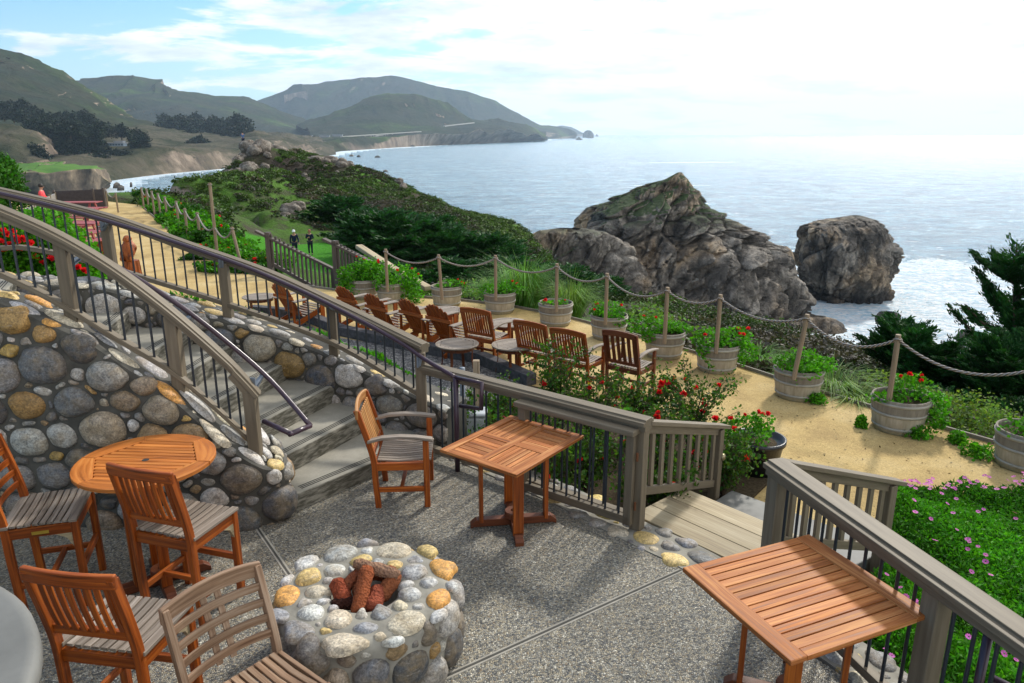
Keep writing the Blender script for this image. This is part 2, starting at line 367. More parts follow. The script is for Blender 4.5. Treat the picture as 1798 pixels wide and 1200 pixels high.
# ================================================================ STONEWORK
PAL = [((.22, .215, .21), 5), ((.31, .30, .285), 5), ((.42, .41, .385), 4), ((.13, .135, .145), 4), ((.33, .28, .21), 3), ((.26, .20, .14), 3), ((.30, .205, .11), 2), ((.38, .23, .08), 1.3), ((.085, .088, .095), 2.5),
       ((.42, .27, .08), 1.3), ((.17, .15, .13), 3), ((.33, .26, .22), 1), ((.52, .50, .46), 2)]
PALT = [((.50, .50, .48), 4), ((.38, .38, .38), 3), ((.60, .44, .17), 2), ((.56, .50, .38), 3), ((.62, .30, .07), 1), ((.25, .26, .28), 2)]
PALD = [((.10, .11, .135), 5), ((.16, .16, .17), 4), ((.24, .235, .22), 3), ((.30, .27, .22), 2), ((.30, .19, .07), 1), ((.36, .35, .33), 1)]
def pick(pal, rd):
    c = rd.choices([p[0] for p in pal], [p[1] for p in pal])[0]; k = .8+.4*rd.random()
    return tuple(min(.8, x*k*(.98+.05*rd.random())) for x in c)
def warp(mb, a=.007, f=13):
    V = np.array(mb.v); mb.v = [tuple(q) for q in V+np.stack([fbm(V*f+k*31, 3) for k in range(3)], -1)*a]
def cobbles(mb, W, H, rmin, rmax, mapf, mask=None, asp=1.25, gap=.007, dome=.45, seed=1, pal=PAL, hmax=.07, tries=2600, s0=0, t0=0, fixed=()):
    rd = random.Random(seed); S = []
    for x, y, r, c in fixed: S.append((x/asp, y, r, c))
    steps = 9
    for k in range(steps):
        r0 = rmax*(rmin/rmax)**(k/(steps-1))
        for _ in range(int(tries*(.25+k/steps))):
            r = r0*(.85+.3*rd.random()); s = s0+rd.random()*W; t = t0+rd.random()*H
            if mask and not mask(s, t, r*.55): continue
            x = s/asp
            if all((x-a)**2+(t-b)**2 > (r+q)**2*.66 for a, b, q, _c in S): S.append((x, t, r, None))
    K = 22
    for i, (x, y, r, fc) in enumerate(S):
        near = [(a-x, b-y, q) for j, (a, b, q, _c) in enumerate(S) if j != i and abs(a-x) < 3.2*rmax and abs(b-y) < 3.2*rmax]
        rad = []; pa_ = rd.random()*3.14; el_ = .30*rd.random()
        for k in range(K):
            a = 2*math.pi*k/K; dx, dy = math.cos(a), math.sin(a); m = r*1.9*(1+el_*math.cos(2*(a-pa_)))
            for ax, ay, q in near:
                L = math.hypot(ax, ay); cosv = (dx*ax+dy*ay)/L
                if cosv > .12:
                    pl = (L*L+r*r-q*q)/(2*L); m = min(m, max(pl, .2*r)/cosv)
            m = max(m-gap, .3*r)
            if mask:
                for _ in range(5):
                    if mask((x+dx*m)*asp, y+dy*m, 0): break
                    m *= .86
            rad.append(m)
        for _ in range(2): rad = [(rad[k-1]+2*rad[k]+rad[(k+1) % K])/4 for k in range(K)]
        if mask: rad = [q*.95 for q in rad]
        ph = rd.random()*6; w1 = .05*rd.random()
        rad = [q*(1+w1*math.sin(3*2*math.pi*k/K+ph)) for k, q in enumerate(rad)]
        h0 = min(hmax, dome*r)*(.75+.5*rd.random()); tx, ty = (rd.random()-.5)*.6, (rd.random()-.5)*.6
        vs = []; rings = (1.0, .97, .88, .72, .48, .22)
        for ro in rings:
            for k in range(K):
                a = 2*math.pi*k/K; dx, dy = math.cos(a)*rad[k]*ro, math.sin(a)*rad[k]*ro
                h = -.015+(h0+.015)*(max(0, 1-ro**3.8))**.5+(tx*dx+ty*dy)*(1-ro)
                vs.append(mapf((x+dx)*asp, y+dy, h))
        vs.append(mapf(x*asp, y, h0)); n = len(rings); fs = []
        for a in range(n-1):
            for k in range(K): fs.append((a*K+k, a*K+(k+1) % K, (a+1)*K+(k+1) % K, (a+1)*K+k))
        for k in range(K): fs.append(((n-1)*K+k, (n-1)*K+(k+1) % K, n*K))
        mb.add(vs, fs, fc or pick(pal, rd))
class Line2:
    """foot line of a wall with arc-length lookup; normal points to the right of travel * sgn"""
    def __init__(s, pts, sgn=1):
        P2 = [Vector((p[0], p[1])) for p in pts]; o = []
        for i in range(len(P2)-1):
            for k in range(12):
                t = k/12; p0 = P2[max(i-1, 0)]; p1 = P2[i]; p2 = P2[i+1]; p3 = P2[min(i+2, len(P2)-1)]
                o.append(.5*((2*p1)+(p2-p0)*t+(2*p0-5*p1+4*p2-p3)*t*t+(3*p1-p0-3*p2+p3)*t**3))
        o.append(P2[-1]); s.p = o; s.l = [0]; s.sgn = sgn
        for i in range(1, len(o)): s.l.append(s.l[-1]+(o[i]-o[i-1]).length)
        s.L = s.l[-1]
    def at(s, d):
        d = max(0, min(s.L-1e-6, d)); i = int(np.searchsorted(s.l, d, side='right'))-1; i = min(i, len(s.p)-2)
        t = (d-s.l[i])/max(1e-9, s.l[i+1]-s.l[i]); return s.p[i].lerp(s.p[i+1], t)
    def nr(s, d):
        q = s.at(min(d+.08, s.L))-s.at(max(d-.08, 0)); q.normalize(); return Vector((q.y, -q.x))*s.sgn
def interp(x, xs, ys): return float(np.interp(x, xs, ys))
def stone_wall(name, label, ln, ztop, thick, zbot=-.6, seed=1, rmin=.03, rmax=.17, face=True, pal=PAL, paltop=PALT, inner_bot=-.6, cat='stone wall', dens=2600, fixed=(), cap_tilt=0.0, mort=None):
    """ln: face line (normal = visible side); ztop(x) height; body extends behind by thick"""
    N = 60; root = thing(name, label, cat, (ln.at(ln.L/2).x, ln.at(ln.L/2).y, 0))
    vs = []
    for i in range(N+1):
        d = ln.L*i/N; p = ln.at(d); n = ln.nr(d); b = p-n*thick; zt = ztop(p.x)
        vs += [Vector((p.x, p.y, zbot)), Vector((p.x, p.y, zt-.02)), Vector((p.x-n.x*.03, p.y-n.y*.03, zt)), Vector((b.x, b.y, zt+cap_tilt)), Vector((b.x, b.y, inner_bot))]
    fs = []; m = 5
    for i in range(N):
        for j in range(m-1): fs.append((i*m+j, (i+1)*m+j, (i+1)*m+j+1, i*m+j+1))
    fs += [tuple(range(m)), tuple(reversed([N*m+j for j in range(m)]))]
    mb = MB(); mb.add(vs, fs); mb.build('mortar', mort or mortar_d, root, world=True, smooth=False)
    mb = MB()
    zmx = max(ztop(ln.at(ln.L*i/40).x) for i in range(41))
    def mf(s, t, h): p = ln.at(s)+ln.nr(s)*(h-.004); return Vector((p.x, p.y, t))
    def mk(s, t, r): return 0.0 <= s <= ln.L and -.05 < t < ztop(ln.at(s).x)-.03-r*.6
    cobbles(mb, ln.L, zmx+.05, rmin, rmax, mf, mk, seed=seed, pal=pal, s0=0, t0=-.05, hmax=.085, gap=.006, tries=int(dens*1.4), fixed=fixed)
    warp(mb, .020, 8); mb.build('face_stones', stone_m, root, world=True, smooth=True)
    mb = MB()
    def mf2(s, t, h): p = ln.at(s)-ln.nr(s)*t; return Vector((p.x, p.y, ztop(p.x)+cap_tilt*t/thick+h-.003))
    def mk2(s, t, r): return 0.02 <= s <= ln.L-.02 and .02 < t < thick-.02
    cobbles(mb, ln.L, thick, .03, .085, mf2, mk2, seed=seed+5, pal=paltop, hmax=.03, dome=.3, gap=.008, asp=1.7, tries=900)
    mb.build('cap_stones', stone_m, root, world=True, smooth=True)
    return root
# --- left wall (curves round the foot of the stairs)
LX = [-6.6, -3.89, -3.29, -2.68, -2.29, -2.06, -1.85]; LZ = [2.35, 1.93, 1.62, 1.14, .72, .54, .44]
lw = Line2([(-2.12, 6.1), (-1.93, 5.85), (-1.90, 5.66), (-2.03, 5.53), (-2.4, 5.5), (-3.1, 5.5), (-4.2, 5.46), (-6.6, 5.3)], 1)
if lw.nr(lw.L*.7).y > 0: lw.sgn = -1
zl = lambda x: interp(x, LX, LZ)
stone_wall('stone_wall', 'tall curved river stone wall on the left behind the round table, topped by a railing', lw, zl, .30, seed=14, rmin=.032, rmax=.15, dens=3300)
# --- right wall of the stairs
RX = [-6.5, -4.47, -3.0, -1.8, -.9, -.55]; RZ = [1.78, 1.57, 1.15, .82, .50, .44]
zr = lambda x: interp(x, RX, RZ)
rwl = Line2([(-6.6, 7.4), (-5.1, 7.62), (-4.45, 7.76), (-3.8, 7.82), (-3.06, 7.80), (-2.45, 7.73), (-1.92, 7.55), (-1.44, 7.35), (-.98, 7.16), (-.66, 6.98)], 1)
if rwl.nr(rwl.L*.5).y > 0: rwl.sgn = -1
stone_wall('stone_wall', 'low dark river stone wall rising along the far side of the stairs', rwl, zr, .36, seed=23, rmin=.03, rmax=.15, pal=PALD+PAL[:3], dens=2600, cap_tilt=.02)

# --- stairs
SZ = [.155+.19*i for i in range(9)]
SL = [(-1.86, 5.77), (-2.22, 5.8), (-2.62, 5.8), (-2.93, 5.8), (-3.2, 5.8), (-3.47, 5.8), (-3.72, 5.8), (-4.0, 5.8), (-4.3, 5.8), (-4.7, 5.8)]
SR = [(-.72, 7.12), (-1.42, 7.38), (-1.9, 7.6), (-2.46, 7.8), (-3.06, 7.86), (-3.5, 7.88), (-4.15, 7.85), (-4.8, 7.72), (-5.2, 7.66), (-5.7, 7.6)]
stair = thing('staircase', 'curving flight of grey concrete steps between two river stone walls', 'staircase', (-3, 6.8, 0))
groove = flat('nosing_groove', (.03, .03, .028), .8)
for k in range(9):
    a, b = Vector(SL[k]), Vector(SR[k]); c, d = Vector(SR[k+1]), Vector(SL[k+1])
    d = d+(d-a).normalized()*.05; c = c+(c-b).normalized()*.05
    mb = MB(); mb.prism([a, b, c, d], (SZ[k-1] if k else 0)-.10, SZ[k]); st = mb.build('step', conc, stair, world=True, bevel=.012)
    mb = MB(); t = (b-a).normalized(); n = Vector((-t.y, t.x)); n = n if n.dot(d-a) > 0 else -n
    for j in range(3):
        o = n*(.055+.026*j); p0 = a+o+t*.10; p1 = b+o-t*.10
        mb.board((p0.x, p0.y, SZ[k]+.0015), (p1.x, p1.y, SZ[k]+.0015), .008, .004)
    mb.build('grip_lines', groove, st, world=True)
mb = MB(); mb.prism([SL[9], SR[9], (-7.2, 7.2), (-7.2, 5.6)], 1.6, 1.865); mb.build('landing', conc, stair, world=True, bevel=.01)

# --- patio slab, joints, cobbled edge
pat = [(-9, 5.6), (-2.0, 5.9), (-.75, 7.25), (-.77, 6.98), (.4, 5.85), (.88, 5.3), (1.28, 4.87), (2.03, 3.68), (2.36, 2.6), (2.8, -1), (-9, -1)]
mb = MB(); mb.prism(list(reversed(pat)), -.6, 0); tag(mb.build('patio', aggregate), 'exposed aggregate patio of brown and grey pebbles', None, None, 'structure')
joint = flat('joint_dark', (.06, .058, .05), .9); joint_l = flat('joint_edge', (.30, .28, .24), .9)
for nm, pts in (('patio_joint', [(-2.10, 5.47), (-1.30, 4.30)]), ('patio_joint', [(-.42, 3.72), (1.26, 4.86)])):
    mb = MB(); a, b = [Vector((*p, .001)) for p in pts]; mb.board(a, b, .045, .003, col=(1, 1, 1)); o = mb.build(nm, joint_l); tag(o, kind='structure')
    mb = MB(); mb.board(a+Vector((0, 0, .003)), b+Vector((0, 0, .003)), .014, .003, col=(1, 1, 1)); o = mb.build('patio_joint', joint); tag(o, kind='structure')
edge = Line2([(-.80, 6.98), (-.2, 6.45), (.4, 5.85), (.88, 5.3), (1.28, 4.87), (1.66, 4.28), (2.03, 3.68), (2.36, 2.6)], 1)
if edge.nr(edge.L*.5).x < 0: edge.sgn = -1
mb = MB(); N = 50; vs = []; EW = .36
for i in range(N+1):
    d = edge.L*i/N; p = edge.at(d); q = p+edge.nr(d)*EW
    vs += [Vector((p.x, p.y, -.6)), Vector((p.x, p.y, .006)), Vector((q.x, q.y, .004)), Vector((q.x, q.y, -.6))]
mb.add(vs, [(i*4+j, (i+1)*4+j, (i+1)*4+j+1, i*4+j+1) for i in range(N) for j in range(3)])
eroot = thing('cobbled_edging', 'band of flat round cobbles set in mortar along the patio edge', 'edging', (.5, 5.6, 0))
mb.build('mortar', mortar, eroot, world=True)
mb = MB()
def mfe(s, t, h): p = edge.at(s)+edge.nr(s)*t; return Vector((p.x, p.y, .004+h))
cobbles(mb, edge.L, EW, .035, .105, mfe, lambda s, t, r: .02 < s < edge.L-.02 and .012 < t < EW-.015, seed=5, pal=PALT[2:]+PAL[:4]+[((.58, .44, .12), 3)], hmax=.022, dome=.25, asp=1.25, gap=.008, tries=1500)
mb.build('edge_stones', stone_m, eroot, world=True, smooth=True)

# --- fire pit
FX, FY, FR, FH, FI = -.90, 3.97, .555, .45, .215
fp = thing('fire_pit', 'round fire pit of river stones in mortar on the patio', 'fire pit', (FX, FY, 0))
mb = MB(); mb.lathe([(FR-.02, 0), (FR-.02, FH-.04), (FR-.05, FH-.012), (FR-.08, FH), (FI+.03, FH), (FI, FH-.02), (FI-.02, FH-.16), (0.001, FH-.16)], (FX, FY, 0), 64)
mb.build('mortar', mortar, fp, world=True, smooth=True)
mb = MB()
mfs = lambda s, t, h: Vector((FX+(FR-.025+h)*math.cos(s/FR), FY+(FR-.025+h)*math.sin(s/FR), t))
cobbles(mb, 2*math.pi*FR*.999, FH-.02, .036, .13, mfs, lambda s, t, r: 0.02 < s < 2*math.pi*FR*.985 and -.02 < t < FH-.065, seed=31, pal=PAL, hmax=.075, tries=3000, gap=.004, asp=1.05)
warp(mb, .006, 16); mb.build('side_stones', stone_m, fp, world=True, smooth=True)
mb = MB(); am = .40
mft = lambda s, t, h: Vector((FX+(t)*math.cos(s/am), FY+(t)*math.sin(s/am), FH+h-.004))
cobbles(mb, 2*math.pi*am, FR-FI-.04, .042, .102, mft, lambda s, t, r: 0.03 < s < 2*math.pi*am-.03 and FI+.03 < t < FR-.01, seed=8, pal=PALT, hmax=.035, dome=.35, t0=FI+.03, tries=1100, asp=1.15)
warp(mb, .005, 16); mb.build('top_stones', stone_m, fp, world=True, smooth=True)
lava = Mat('lava_log', .9, .15); _o = lava.co(); _f = lava.noise(_o, 40, 5, .7); _v = lava.vor(_o, 55); _g = lava.noise(_o, 6, 3)
lava.color(lava.mix(1.0, lava.mix(lava.rng(_g, .3, .7), lava.mix(lava.rng(_f, .3, .7), (.09, .022, .012), (.42, .12, .05)), (.27, .08, .04)), lava.attr(), 'MULTIPLY')); lava.bump(lava.math('ADD', _f, _v), .9, .02); lava = lava.m
logs = [(-.08, .05, .08, 48, 20, .20, .036, 'upper left rust red lava log leaning across the fire pit bowl'), (-.14, -.05, .05, 120, 25, .13, .044, 'short lava log at the left side of the fire pit bowl'), (.04, .13, .06, 10, 0, .19, .038, 'dark red lava log lying at the far rim of the fire pit bowl'),
        (.06, .06, .14, -15, -6, .22, .034, 'grey charred lava log lying on top of the fire pit pile'), (.0, -.09, .09, 84, 34, .22, .042, 'big rust red lava log standing nearest the front of the fire pit pile'),
        (.14, .0, .06, 55, 28, .14, .042, 'thick lava log at the right side of the fire pit bowl'), (.08, -.10, .035, 85, 15, .13, .045, 'dark short lava log low at the front right of the fire pit bowl'), (-.10, -.12, .02, 10, 0, .12, .035, 'black square lava log low at the front left of the fire pit bowl'), (-.03, .0, .03, 110, 5, .2, .045, 'lava log buried in the middle of the fire pit pile')]
for i, (x, y, z, a, el, L, r, lab) in enumerate(logs):
    mb = MB(); n = 14; d = Vector((math.cos(R(a))*math.cos(R(el)), math.sin(R(a))*math.cos(R(el)), math.sin(R(el)))); c = Vector((FX+x, FY+y, FH-.10+z))
    rd = random.Random(i); pts = [c+Vector((0, 0, .055))+d*L*1.35*(k/8-.5) for k in range(9)]; rr = [r*(.72 if k in (0, 8) else .95+.15*rd.random()) for k in range(9)]
    g = (.75, .8, .85) if i in (3,) else ((.15, .2, .25) if i == 7 else (1, 1, 1)); mb.tube(pts, [q*1.12 for q in rr], n, col=tuple(q*(.8+.3*rd.random()) for q in g))
    if i == 3: mb.c = [(1.1, 2.2, 3.0)]*len(mb.c)
    mb.v = [tuple(Vector(v)+Vector((rd.uniform(-1, 1), rd.uniform(-1, 1), rd.uniform(-1, 1)))*.004) for v in mb.v]
    o = mb.build('lava_log', lava, smooth=True); tag(o, lab, 'lava log', 'lava logs piled in the fire pit')
mb = MB(); mb.lathe([(FI-.02, FH-.15), (.001, FH-.145)], (FX, FY, 0), 24); 

# ================================================================ RAILINGS
def catm(pts, n=8):
    pts = [Vector(p) for p in pts]; o = []
    for i in range(len(pts)-1):
        p0 = pts[max(i-1, 0)]; p1 = pts[i]; p2 = pts[i+1]; p3 = pts[min(i+2, len(pts)-1)]
        for k in range(n):
            t = k/n; o.append(.5*((2*p1)+(p2-p0)*t+(2*p0-5*p1+4*p2-p3)*t*t+(3*p1-p0-3*p2+p3)*t**3))
    o.append(pts[-1]); return o
def resample(pts, step):
    L = [0]
    for i in range(1, len(pts)): L.append(L[-1]+(pts[i]-pts[i-1]).length)
    n = int(L[-1]/step); o = []
    for k in range(n+1):
        d = step*(k+.5)
        if d > L[-1]: break
        i = int(np.searchsorted(L, d))-1; t = (d-L[i])/(L[i+1]-L[i]); o.append(pts[i].lerp(pts[i+1], t))
    return o
def cap_rail(root, pts, w=.145, h=.10):
    """moulded handrail: wide base board, narrower raised board on top"""
    mb = MB(); a = w/2
    prof = [(-a*.72, -h), (a*.72, -h), (a*.72, -h*.55), (a, -h*.50), (a, -h*.18), (a*.62, -h*.14), (a*.62, 0), (-a*.62, 0), (-a*.62, -h*.14), (-a, -h*.18), (-a, -h*.50), (-a*.72, -h*.55)]
    mb.poly(pts, 0, 0, prof=prof); return mb.build('top_rail', paint, root, world=True, bevel=.004)
def post(root, base, top, w=.09, mat=None, up=None, ang=0):
    mb = MB(); b = Vector(base); t = Vector((base[0], base[1], top)); mb.board(b, t, w, w, up=(math.cos(ang), math.sin(ang), 0)); return mb.build('post', mat or paint, root, world=True, bevel=.006)
def balusters(root, tops, bots, r=.0095, n=8, mat=None):
    for a, b in zip(tops, bots):
        mb = MB(); mb.tube([b, a], r, n); mb.build('baluster', mat or balm, root, world=True, smooth=False)
def zip_at(line, p):  # z of polyline nearest in xy
    best = None
    for i in range(len(line)-1):
        a, b = line[i], line[i+1]; ab = (b-a).xy; L2 = ab.length_squared
        t = 0 if L2 < 1e-12 else max(0, min(1, (p.xy-a.xy).dot(ab)/L2)); q = a.lerp(b, t); d = (q.xy-p.xy).length
        if best is None or d < best[0]: best = (d, q.z)
    return best[1]
# left stair railing
YL = 5.66
rl = thing('stair_railing', 'curved taupe stair railing standing on the tall left stone wall', 'railing', (-3, YL, 1))
capL = catm([D(x, y, Y) for x, y, Y in [(458, 690, 5.72), (400, 628, 5.68), (300, 540, YL), (200, 465, YL), (100, 406, YL), (0, 362, YL), (-150, 305, YL)]])
cap_rail(rl, capL)
botL = catm([D(x, y, Y) for x, y, Y in [(435, 768, 5.72), (370, 708, 5.68), (300, 650, YL), (200, 590, YL), (107, 533, YL), (0, 480, YL), (-150, 415, YL)]])
mb = MB(); mb.poly(botL, .07, .05); mb.build('bottom_rail', paint, rl, world=True, bevel=.004)
for x, y in ((450, 800), (318, 690), (133, 580), (-60, 500)):
    b = D(x, y, YL+.03); b.z = zl(b.x)-.05; post(rl, b, zip_at(capL, b)-.09, .095)
pts = resample(botL, .128); pts = [p for p in pts]; balusters(rl, [Vector((p.x, p.y, zip_at(capL, p)-.09)) for p in pts], [Vector((p.x, p.y, p.z+.02)) for p in pts])
pl = [D(x, y, Y) for x, y, Y in [(545, 748, 5.6), (475, 668, 5.86), (400, 602, 5.9), (317, 538, 5.9), (225, 480, 5.9), (130, 428, 5.9), (0, 372, 5.9), (-120, 325, 5.9)]]
e0 = pl[0].copy(); e1 = P(511, 762, .88); e2 = P(463, 740, .90)
mb = MB(); mb.tube(catm(pl, 5), .021, 12); mb.tube([e0, e1], .021, 12); mb.tube([e1, e2], .021, 12)
mb.tube([e1-(e1-e0).normalized()*.004, e1+(e1-e0).normalized()*.018], .0212, 12); mb.build('handrail_pipe', pipe, rl, world=True, smooth=True)
def bracket(root, wallp, pipep):
    mb = MB(); a = Vector(wallp); b = Vector(pipep); d = (b-a)
    mb.board(a+Vector((0, 0, -.07)), a+Vector((0, 0, .05)), .05, .012, up=(d.x, d.y, 0)); mb.board(a+Vector((0, 0, -.03)), b+Vector((0, 0, -.02)), .035, .014)
    mb.board(a+Vector((0, 0, -.07)), b+Vector((0, 0, -.03)), .03, .01); mb.build('bracket', steel, root, world=True, bevel=.003)
for x in (-2.12, -2.72, -3.46):
    b = min(pl_ := catm(pl, 5), key=lambda q: abs(q.x-x-.06)); bracket(rl, (x, YL+.08, b.z-.05), b)

# right stair railing
rr = thing('stair_railing', 'long taupe stair railing on the low stone wall beyond the steps', 'railing', (-3, 7.8, 1))
capR = catm([D(x, y, Y) for x, y, Y in [(746, 603, 6.92), (600, 533, 7.5), (470, 474, 7.85), (333, 426, 8.05), (187, 375, 8.2), (0, 330, 8.3), (-150, 300, 8.3)]])
cap_rail(rr, capR, .15, .10)
botR = catm([D(x, y, Y) for x, y, Y in [(735, 690, 6.92), (585, 602, 7.5), (405, 536, 7.9), (260, 490, 8.1), (120, 450, 8.22), (40, 435, 8.3), (0, 436, 8.3), (-150, 436, 8.3)]])
mb = MB(); mb.poly(botR, .07, .05); mb.build('bottom_rail', paint, rr, world=True, bevel=.004)
for x, y, Y in ((741, 715, 6.9), (588, 630, 7.62), (402, 560, 7.92), (200, 490, 8.18)):
    b = D(x, y, Y); b.z = zr(b.x)-.05; post(rr, b, zip_at(capR, b)-.09, .095)
pts = resample(botR, .128); balusters(rr, [Vector((p.x, p.y, zip_at(capR, p)-.09)) for p in pts], [Vector((p.x, p.y, p.z+.02)) for p in pts])
plr = catm([D(x, y, Y) for x, y, Y in [(800, 663, 6.55), (747, 632, 6.78), (700, 600, 7.0), (600, 546, 7.35), (500, 498, 7.62), (387, 453, 7.78), (187, 388, 8.02), (0, 340, 8.12), (-120, 318, 8.12)]], 5)
g0 = plr[0]; g1 = D(846, 673, 6.28); g2 = D(845, 718, 6.28); g3 = D(809, 713, 6.55)
mb = MB(); mb.tube(plr, .021, 12); mb.tube([g0, g1, g2, g3], .021, 12); mb.tube([g0+Vector((0, 0, .0)), Vector((g0.x, g0.y, 0))], .025, 12); mb.build('handrail_pipe', pipe, rr, world=True, smooth=True)
for x, Y in ((-.9, 6.9), (-1.83, 7.62), (-3.12, 7.92), (-4.47, 8.18)):
    b = min(plr, key=lambda q: abs(q.x-x)+abs(q.y-Y+.15)*.3); bracket(rr, (x, Y-.05, b.z-.05), b)

# patio fence, level, from the stair post to the gate post
FA0, FA1 = Vector((-.88, 6.93, 0)), Vector((1.03, 5.47, 0)); fd = (FA1-FA0).normalized()
def zz(p, z): return Vector((p.x, p.y, z))
fa = thing('patio_railing', 'level taupe railing with dark balusters along the patio edge behind the middle table', 'railing', (0, 6.2, 0))
cap_rail(fa, [zz(FA0-fd*.02, .985), zz(FA1+fd*.06, .985)], .17, .10)
mb = MB(); mb.board(zz(FA0, .10), zz(FA1, .10), .07, .05); mb.build('bottom_rail', paint, fa, world=True, bevel=.004)
fang = math.atan2(fd.y, fd.x)
for k in (.52, 1.0): post(fa, zz(FA0.lerp(FA1, k), 0), .9, .095, ang=fang)
n = 17; q = [FA0.lerp(FA1, (i+.7)/n) for i in range(n-1)]; balusters(fa, [zz(p, .9) for p in q], [zz(p, .12) for p in q], .0095)
# gate folded back against the fence
GN = Vector((-fd.y, fd.x, 0)); GN = GN if GN.y < 0 else -GN
g0 = Vector((.07, 6.06, 0)); g1 = Vector((.965, 5.40, 0)); gd = (g1-g0).normalized()
gt = thing('gate', 'taupe wooden gate with dark balusters, swung open flat against the patio railing', 'gate', (.5, 5.7, 0))
mb = MB(); mb.board(zz(g0-gd*.03, .885), zz(g1+gd*.02, .885), .13, .05); mb.build('top_rail', paint, gt, world=True, bevel=.012)
mb = MB(); mb.board(zz(g0, .11), zz(g1, .11), .045, .07); mb.build('bottom_rail', paint, gt, world=True, bevel=.004)
for p in (g0+gd*.03, g1-gd*.03):
    mb = MB(); mb.board(zz(p, .07), zz(p, .862), .045, .07, up=gd); mb.build('stile', paint, gt, world=True, bevel=.004)
n = 8; q = [g0.lerp(g1, (i+.9)/(n+.8)) for i in range(n)]; balusters(gt, [zz(p, .865) for p in q], [zz(p, .13) for p in q], .010)
rust = flat('rusty_steel', (.13, .05, .02), .7, .3)
for z in (.25, .68):
    mb = MB(); mb.tube([zz(g1+gd*.03, z-.035), zz(g1+gd*.03, z+.035)], .010, 8); mb.build('hinge', rust, gt, world=True)
# picket side rails going down the deck steps
def picket_rail(label, a, b, za, zb, hgt, n, name='deck_railing', end_z=-.5, latch=False):
    a = Vector((*a, 0)); b = Vector((*b, 0)); d = (b-a).normalized(); r = thing(name, label, 'railing', tuple(a))
    mb = MB(); mb.board(zz(a, za), zz(b+d*.16, zb-(za-zb)*.16/(b-a).length), .11, .035); mb.board(zz(a, za-.055), zz(b, zb-.055), .04, .075); mb.build('top_rail', paint, r, world=True, bevel=.004)
    mb = MB(); mb.board(zz(a, za-hgt), zz(b, zb-hgt), .04, .07); mb.build('bottom_rail', paint, r, world=True, bevel=.004)
    for i in range(n):
        t = (i+.7)/(n+.3); p = a.lerp(b, t); z1 = za+(zb-za)*t-.08; z0 = z1-hgt+.10; mb = MB(); mb.board(zz(p, z0), zz(p, z1), .028, .05, up=d); mb.build('picket', paint, r, world=True, bevel=.003)
    post(r, zz(b, end_z), zb-.03, .09, ang=math.atan2(d.y, d.x))
    if latch:
        mb = MB(); c = zz(b, zb-.33)+Vector((d.y, -d.x, 0))*.05+d*.045; mb.lathe([(.001, .02), (.02, .018), (.034, .008), (.036, 0), (.036, -.01)], (0, 0, 0), 20)
        M_ = Vector((d.y, -d.x, 0)).to_track_quat('Z', 'Y').to_matrix(); mb.v = [tuple(M_ @ Vector(v)+c) for v in mb.v]; mb.build('latch_plate', brass_dull, r, world=True, smooth=True)
    return r
brass_dull = flat('dull_brass', (.30, .25, .15), .35, .5, metal=.8)
picket_rail('short taupe picket railing descending from the gate post beside the roses', (1.07, 5.50), (1.98, 6.60), .93, .45, .60, 8, latch=True)
picket_rail('short taupe picket railing descending beside the purple daisies, behind the right corner post', (1.90, 4.70), (3.04, 5.42), .95, .46, .60, 8)
# right-hand railing
fc = thing('patio_railing', 'taupe railing with broad top board running behind the right-hand table', 'railing', (2.1, 3.7, 0))
FC0, FC1 = Vector((1.83, 4.62, 0)), Vector((2.52, 2.1, 0)); fdc = (FC1-FC0).normalized(); fang2 = math.atan2(fdc.y, fdc.x)
cap_rail(fc, [zz(FC0-fdc*.07, .99), zz(FC1, .99)], .19, .11)
mb = MB(); mb.board(zz(FC0, .09), zz(FC1, .09), .06, .06); mb.build('bottom_rail', paint, fc, world=True, bevel=.004)
for k in (0.0, .52): post(fc, zz(FC0.lerp(FC1, k), 0), .9, .115 if k == 0 else .105, ang=fang2)
n = 21; q = [FC0.lerp(FC1, (i+.8)/n) for i in range(n-1) if abs((i+.8)/n-.52) > .02]; balusters(fc, [zz(p, .9) for p in q], [zz(p, .11) for p in q], .0105)
hp = thing('pipe_handrail', 'bent purple brown pipe handrail in the bottom right corner of the photo', 'handrail', (2.3, 3, 0))
mb = MB(); a = P(1738, 1102, .86); b = P(1860, 1175, .80); c = zz(a, 0.02); d2 = zz(a, .46); e = P(1860, 1260, .5)
mb.tube([c, a], .022, 12); mb.tube([a, b], .022, 12); mb.tube([P(1740, 1190, .5), P(1840, 1240, .5)], .02, 12); mb.build('pipe', pipe, hp, world=True, smooth=True)
# deck between the gate posts
dk = thing('wooden_deck', 'weathered plank deck at the gate opening', 'deck', (1.7, 5.4, -.05))
dd = Vector((.66, -.75, 0)).normalized(); dn = Vector((.75, .66, 0)).normalized(); d0 = Vector((1.05, 5.70, 0))
for k in range(3):
    mb = MB(); o = d0+dn*(.125+.245*k); mb.board(zz(o-dd*.02, -.018), zz(o+dd*(1.25-.05*k), -.018), .238, .036); mb.build('plank', deckw, dk, world=True, bevel=.004)
mb = MB(); o = d0+dn*.73; mb.board(zz(o, -.13), zz(o+dd*1.1, -.13), .03, .17); o = d0+dn*.4; mb.board(zz(o, -.12), zz(o+dd*1.1, -.12), .6, .14); mb.build('fascia', deckw, dk, world=True)
mb = MB(); a = d0+dn*.62+dd*.05
mb.prism([(a+dn*0).xy, (a+dd*1.3).xy, (a+dd*1.45+dn*1.0).xy, (a+dn*.9-dd*.05).xy][::-1], -.6, -.28); o = mb.build('concrete_landing', conc_s, bevel=.01); tag(o, 'pale concrete landing below the wooden deck', 'landing')
